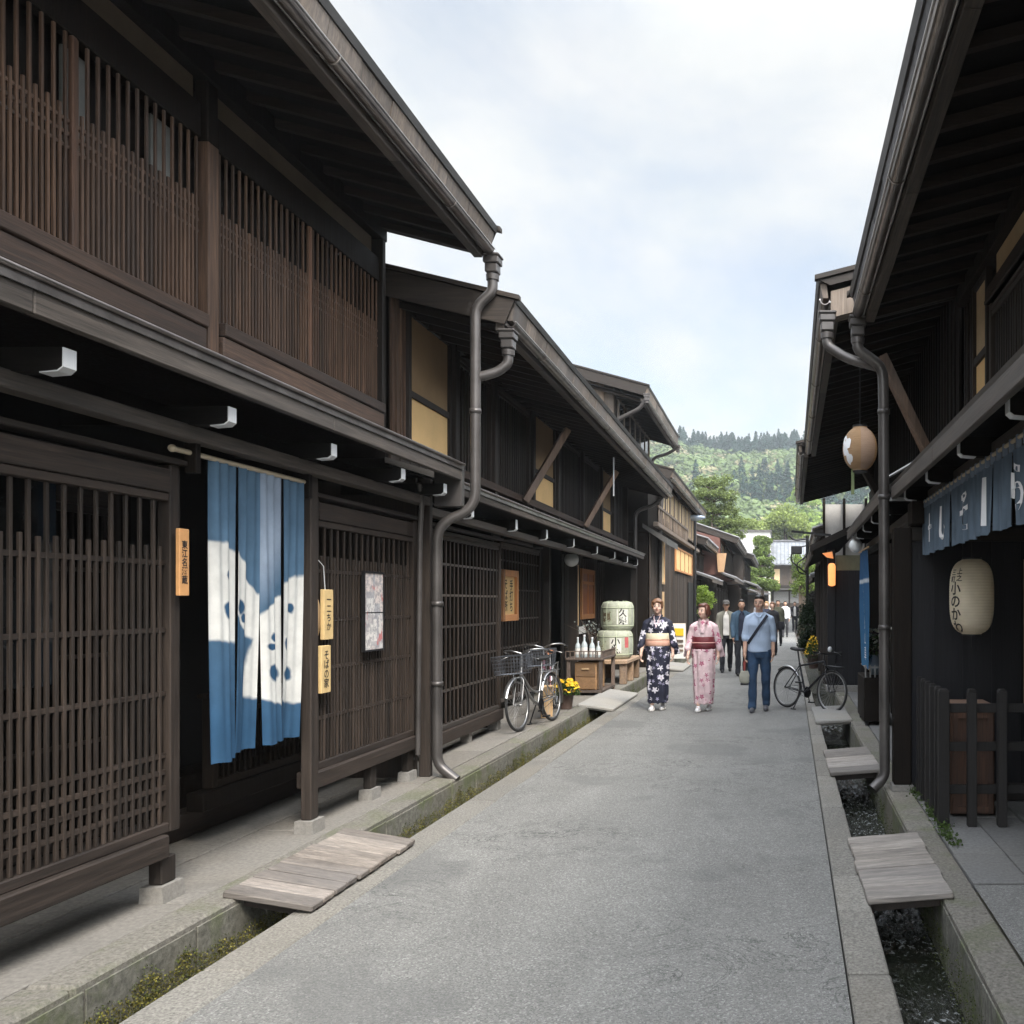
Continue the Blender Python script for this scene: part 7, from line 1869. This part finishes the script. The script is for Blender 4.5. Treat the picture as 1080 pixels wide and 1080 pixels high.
T = thing('pouch', 'small grey-beige pouch on a red strap, hanging from the hand of the man in blue', 'bag', (-0.27 + wr[0] - 0.01, 13.1 + wr[1] - 0.02, 0.42)); o = T.location
m = SH(); m.loft([(0, 0.05, 0.02), (0.03, 0.075, 0.035), (0.12, 0.08, 0.035), (0.19, 0.055, 0.02)]); m.fuse('bag_body', plain('grey_beige_cloth', (0.34, 0.33, 0.27), 0.9), T, 0.008, 3, 0.003)
m = MB(); m.box(-0.06, 0.06, -0.03, 0.03, -0.02, 0.012, 0.01); m.build('dark_base', RUBBER, T, off=(0, 0, 0))
m = MB(); m.tube([(0, 0, 0.18), (0.012, 0, 0.30), (0.005, 0.0, 0.385), (-0.008, 0, 0.30), (0, 0, 0.18)], 0.011, 6); m.build('strap', plain('dull_red_strap', (0.32, 0.07, 0.06), 0.8), T, off=(0, 0, 0))
# further walkers
GREYJ = plain('grey_olive_jacket', (0.17, 0.165, 0.135), 0.9, 0, 0.1); DARK = plain('dark_trousers', (0.016, 0.017, 0.022), 0.85); SHW = plain('off_white_shirt', (0.58, 0.56, 0.53), 0.9); DEN = plain('denim_jacket', (0.045, 0.085, 0.13), 0.9, 0, 0.15)
BLKC = plain('black_cloth', (0.014, 0.014, 0.018), 0.9); NVC = plain('navy_cloth', (0.022, 0.028, 0.05), 0.9)
walker('man in a flat grey cap and open olive jacket, walking behind the woman in pink', -1.20, 20.6, 1.66, R(4), SHW, DARK, HAIRB, 'short', SKIN, 0.20, jacket=GREYJ, capm=plain('grey_cap', (0.10, 0.095, 0.09), 0.9), far=2, group=GP)
walker('person in a blue denim jacket half hidden behind the man in light blue', -0.80, 19.6, 1.68, R(8), NVC, DARK, HAIRB, 'short', SKIN, 0.15, jacket=DEN, far=2, group=GP)
T, P, k, arms = walker('person in dark clothes carrying a black shoulder bag, right of the man in blue', -0.16, 27.0, 1.64, R(-6), BLKC, DARK, HAIRT, 'bob', SKINF, 0.15, far=3, fem=True, group=GP)
s_ = SH(); s_.loft([(0.78, 0.10, 0.07, 0.27, 0.02), (0.9, 0.13, 0.08, 0.27, 0.02), (1.04, 0.10, 0.06, 0.26, 0.02)]); s_.fuse('shoulder_bag', BLKC, T, 0.02, 2)
walker('person with fair hair in a dark jacket, farther back among the walkers', -0.38, 30.5, 1.66, R(5), NVC, DARK, plain('fair_hair', (0.42, 0.27, 0.12), 0.5), 'bob', SKINF, 0.12, far=3, fem=True, group=GP)
walker('person in a dark olive coat beside the fair-haired walker', 0.02, 33.0, 1.72, R(-5), plain('olive_cloth', (0.07, 0.07, 0.045), 0.9), BLKC, HAIRB, 'short', SKIN, 0.12, far=3, group=GP)
walker('man in a white shirt and grey trousers walking alone down the lane', 0.36, 41.5, 1.70, R(0), plain('bright_white_shirt', (0.75, 0.76, 0.79), 0.9), plain('charcoal_trousers', (0.05, 0.05, 0.055), 0.9), HAIRB, 'short', SKIN, 0.16, far=3, group=GP)
walker('distant person in a black top over a light shirt, near the right-hand houses', 0.98, 50.0, 1.68, R(0), SHW, DARK, HAIRB, 'short', SKIN, 0.22, jacket=BLKC, far=4, group=GP)
walker('most distant walker, in dark clothes, just before the crossing', 0.55, 60.0, 1.68, R(0), NVC, BLKC, HAIRB, 'short', SKIN, 0.15, far=4, group=GP)
walker('distant walker in a grey top, farther up the left side of the lane', -1.05, 47.0, 1.66, R(0), plain('grey_top', (0.25, 0.25, 0.27), 0.9), BLKC, HAIRB, 'short', SKIN, 0.15, far=4, group=GP)
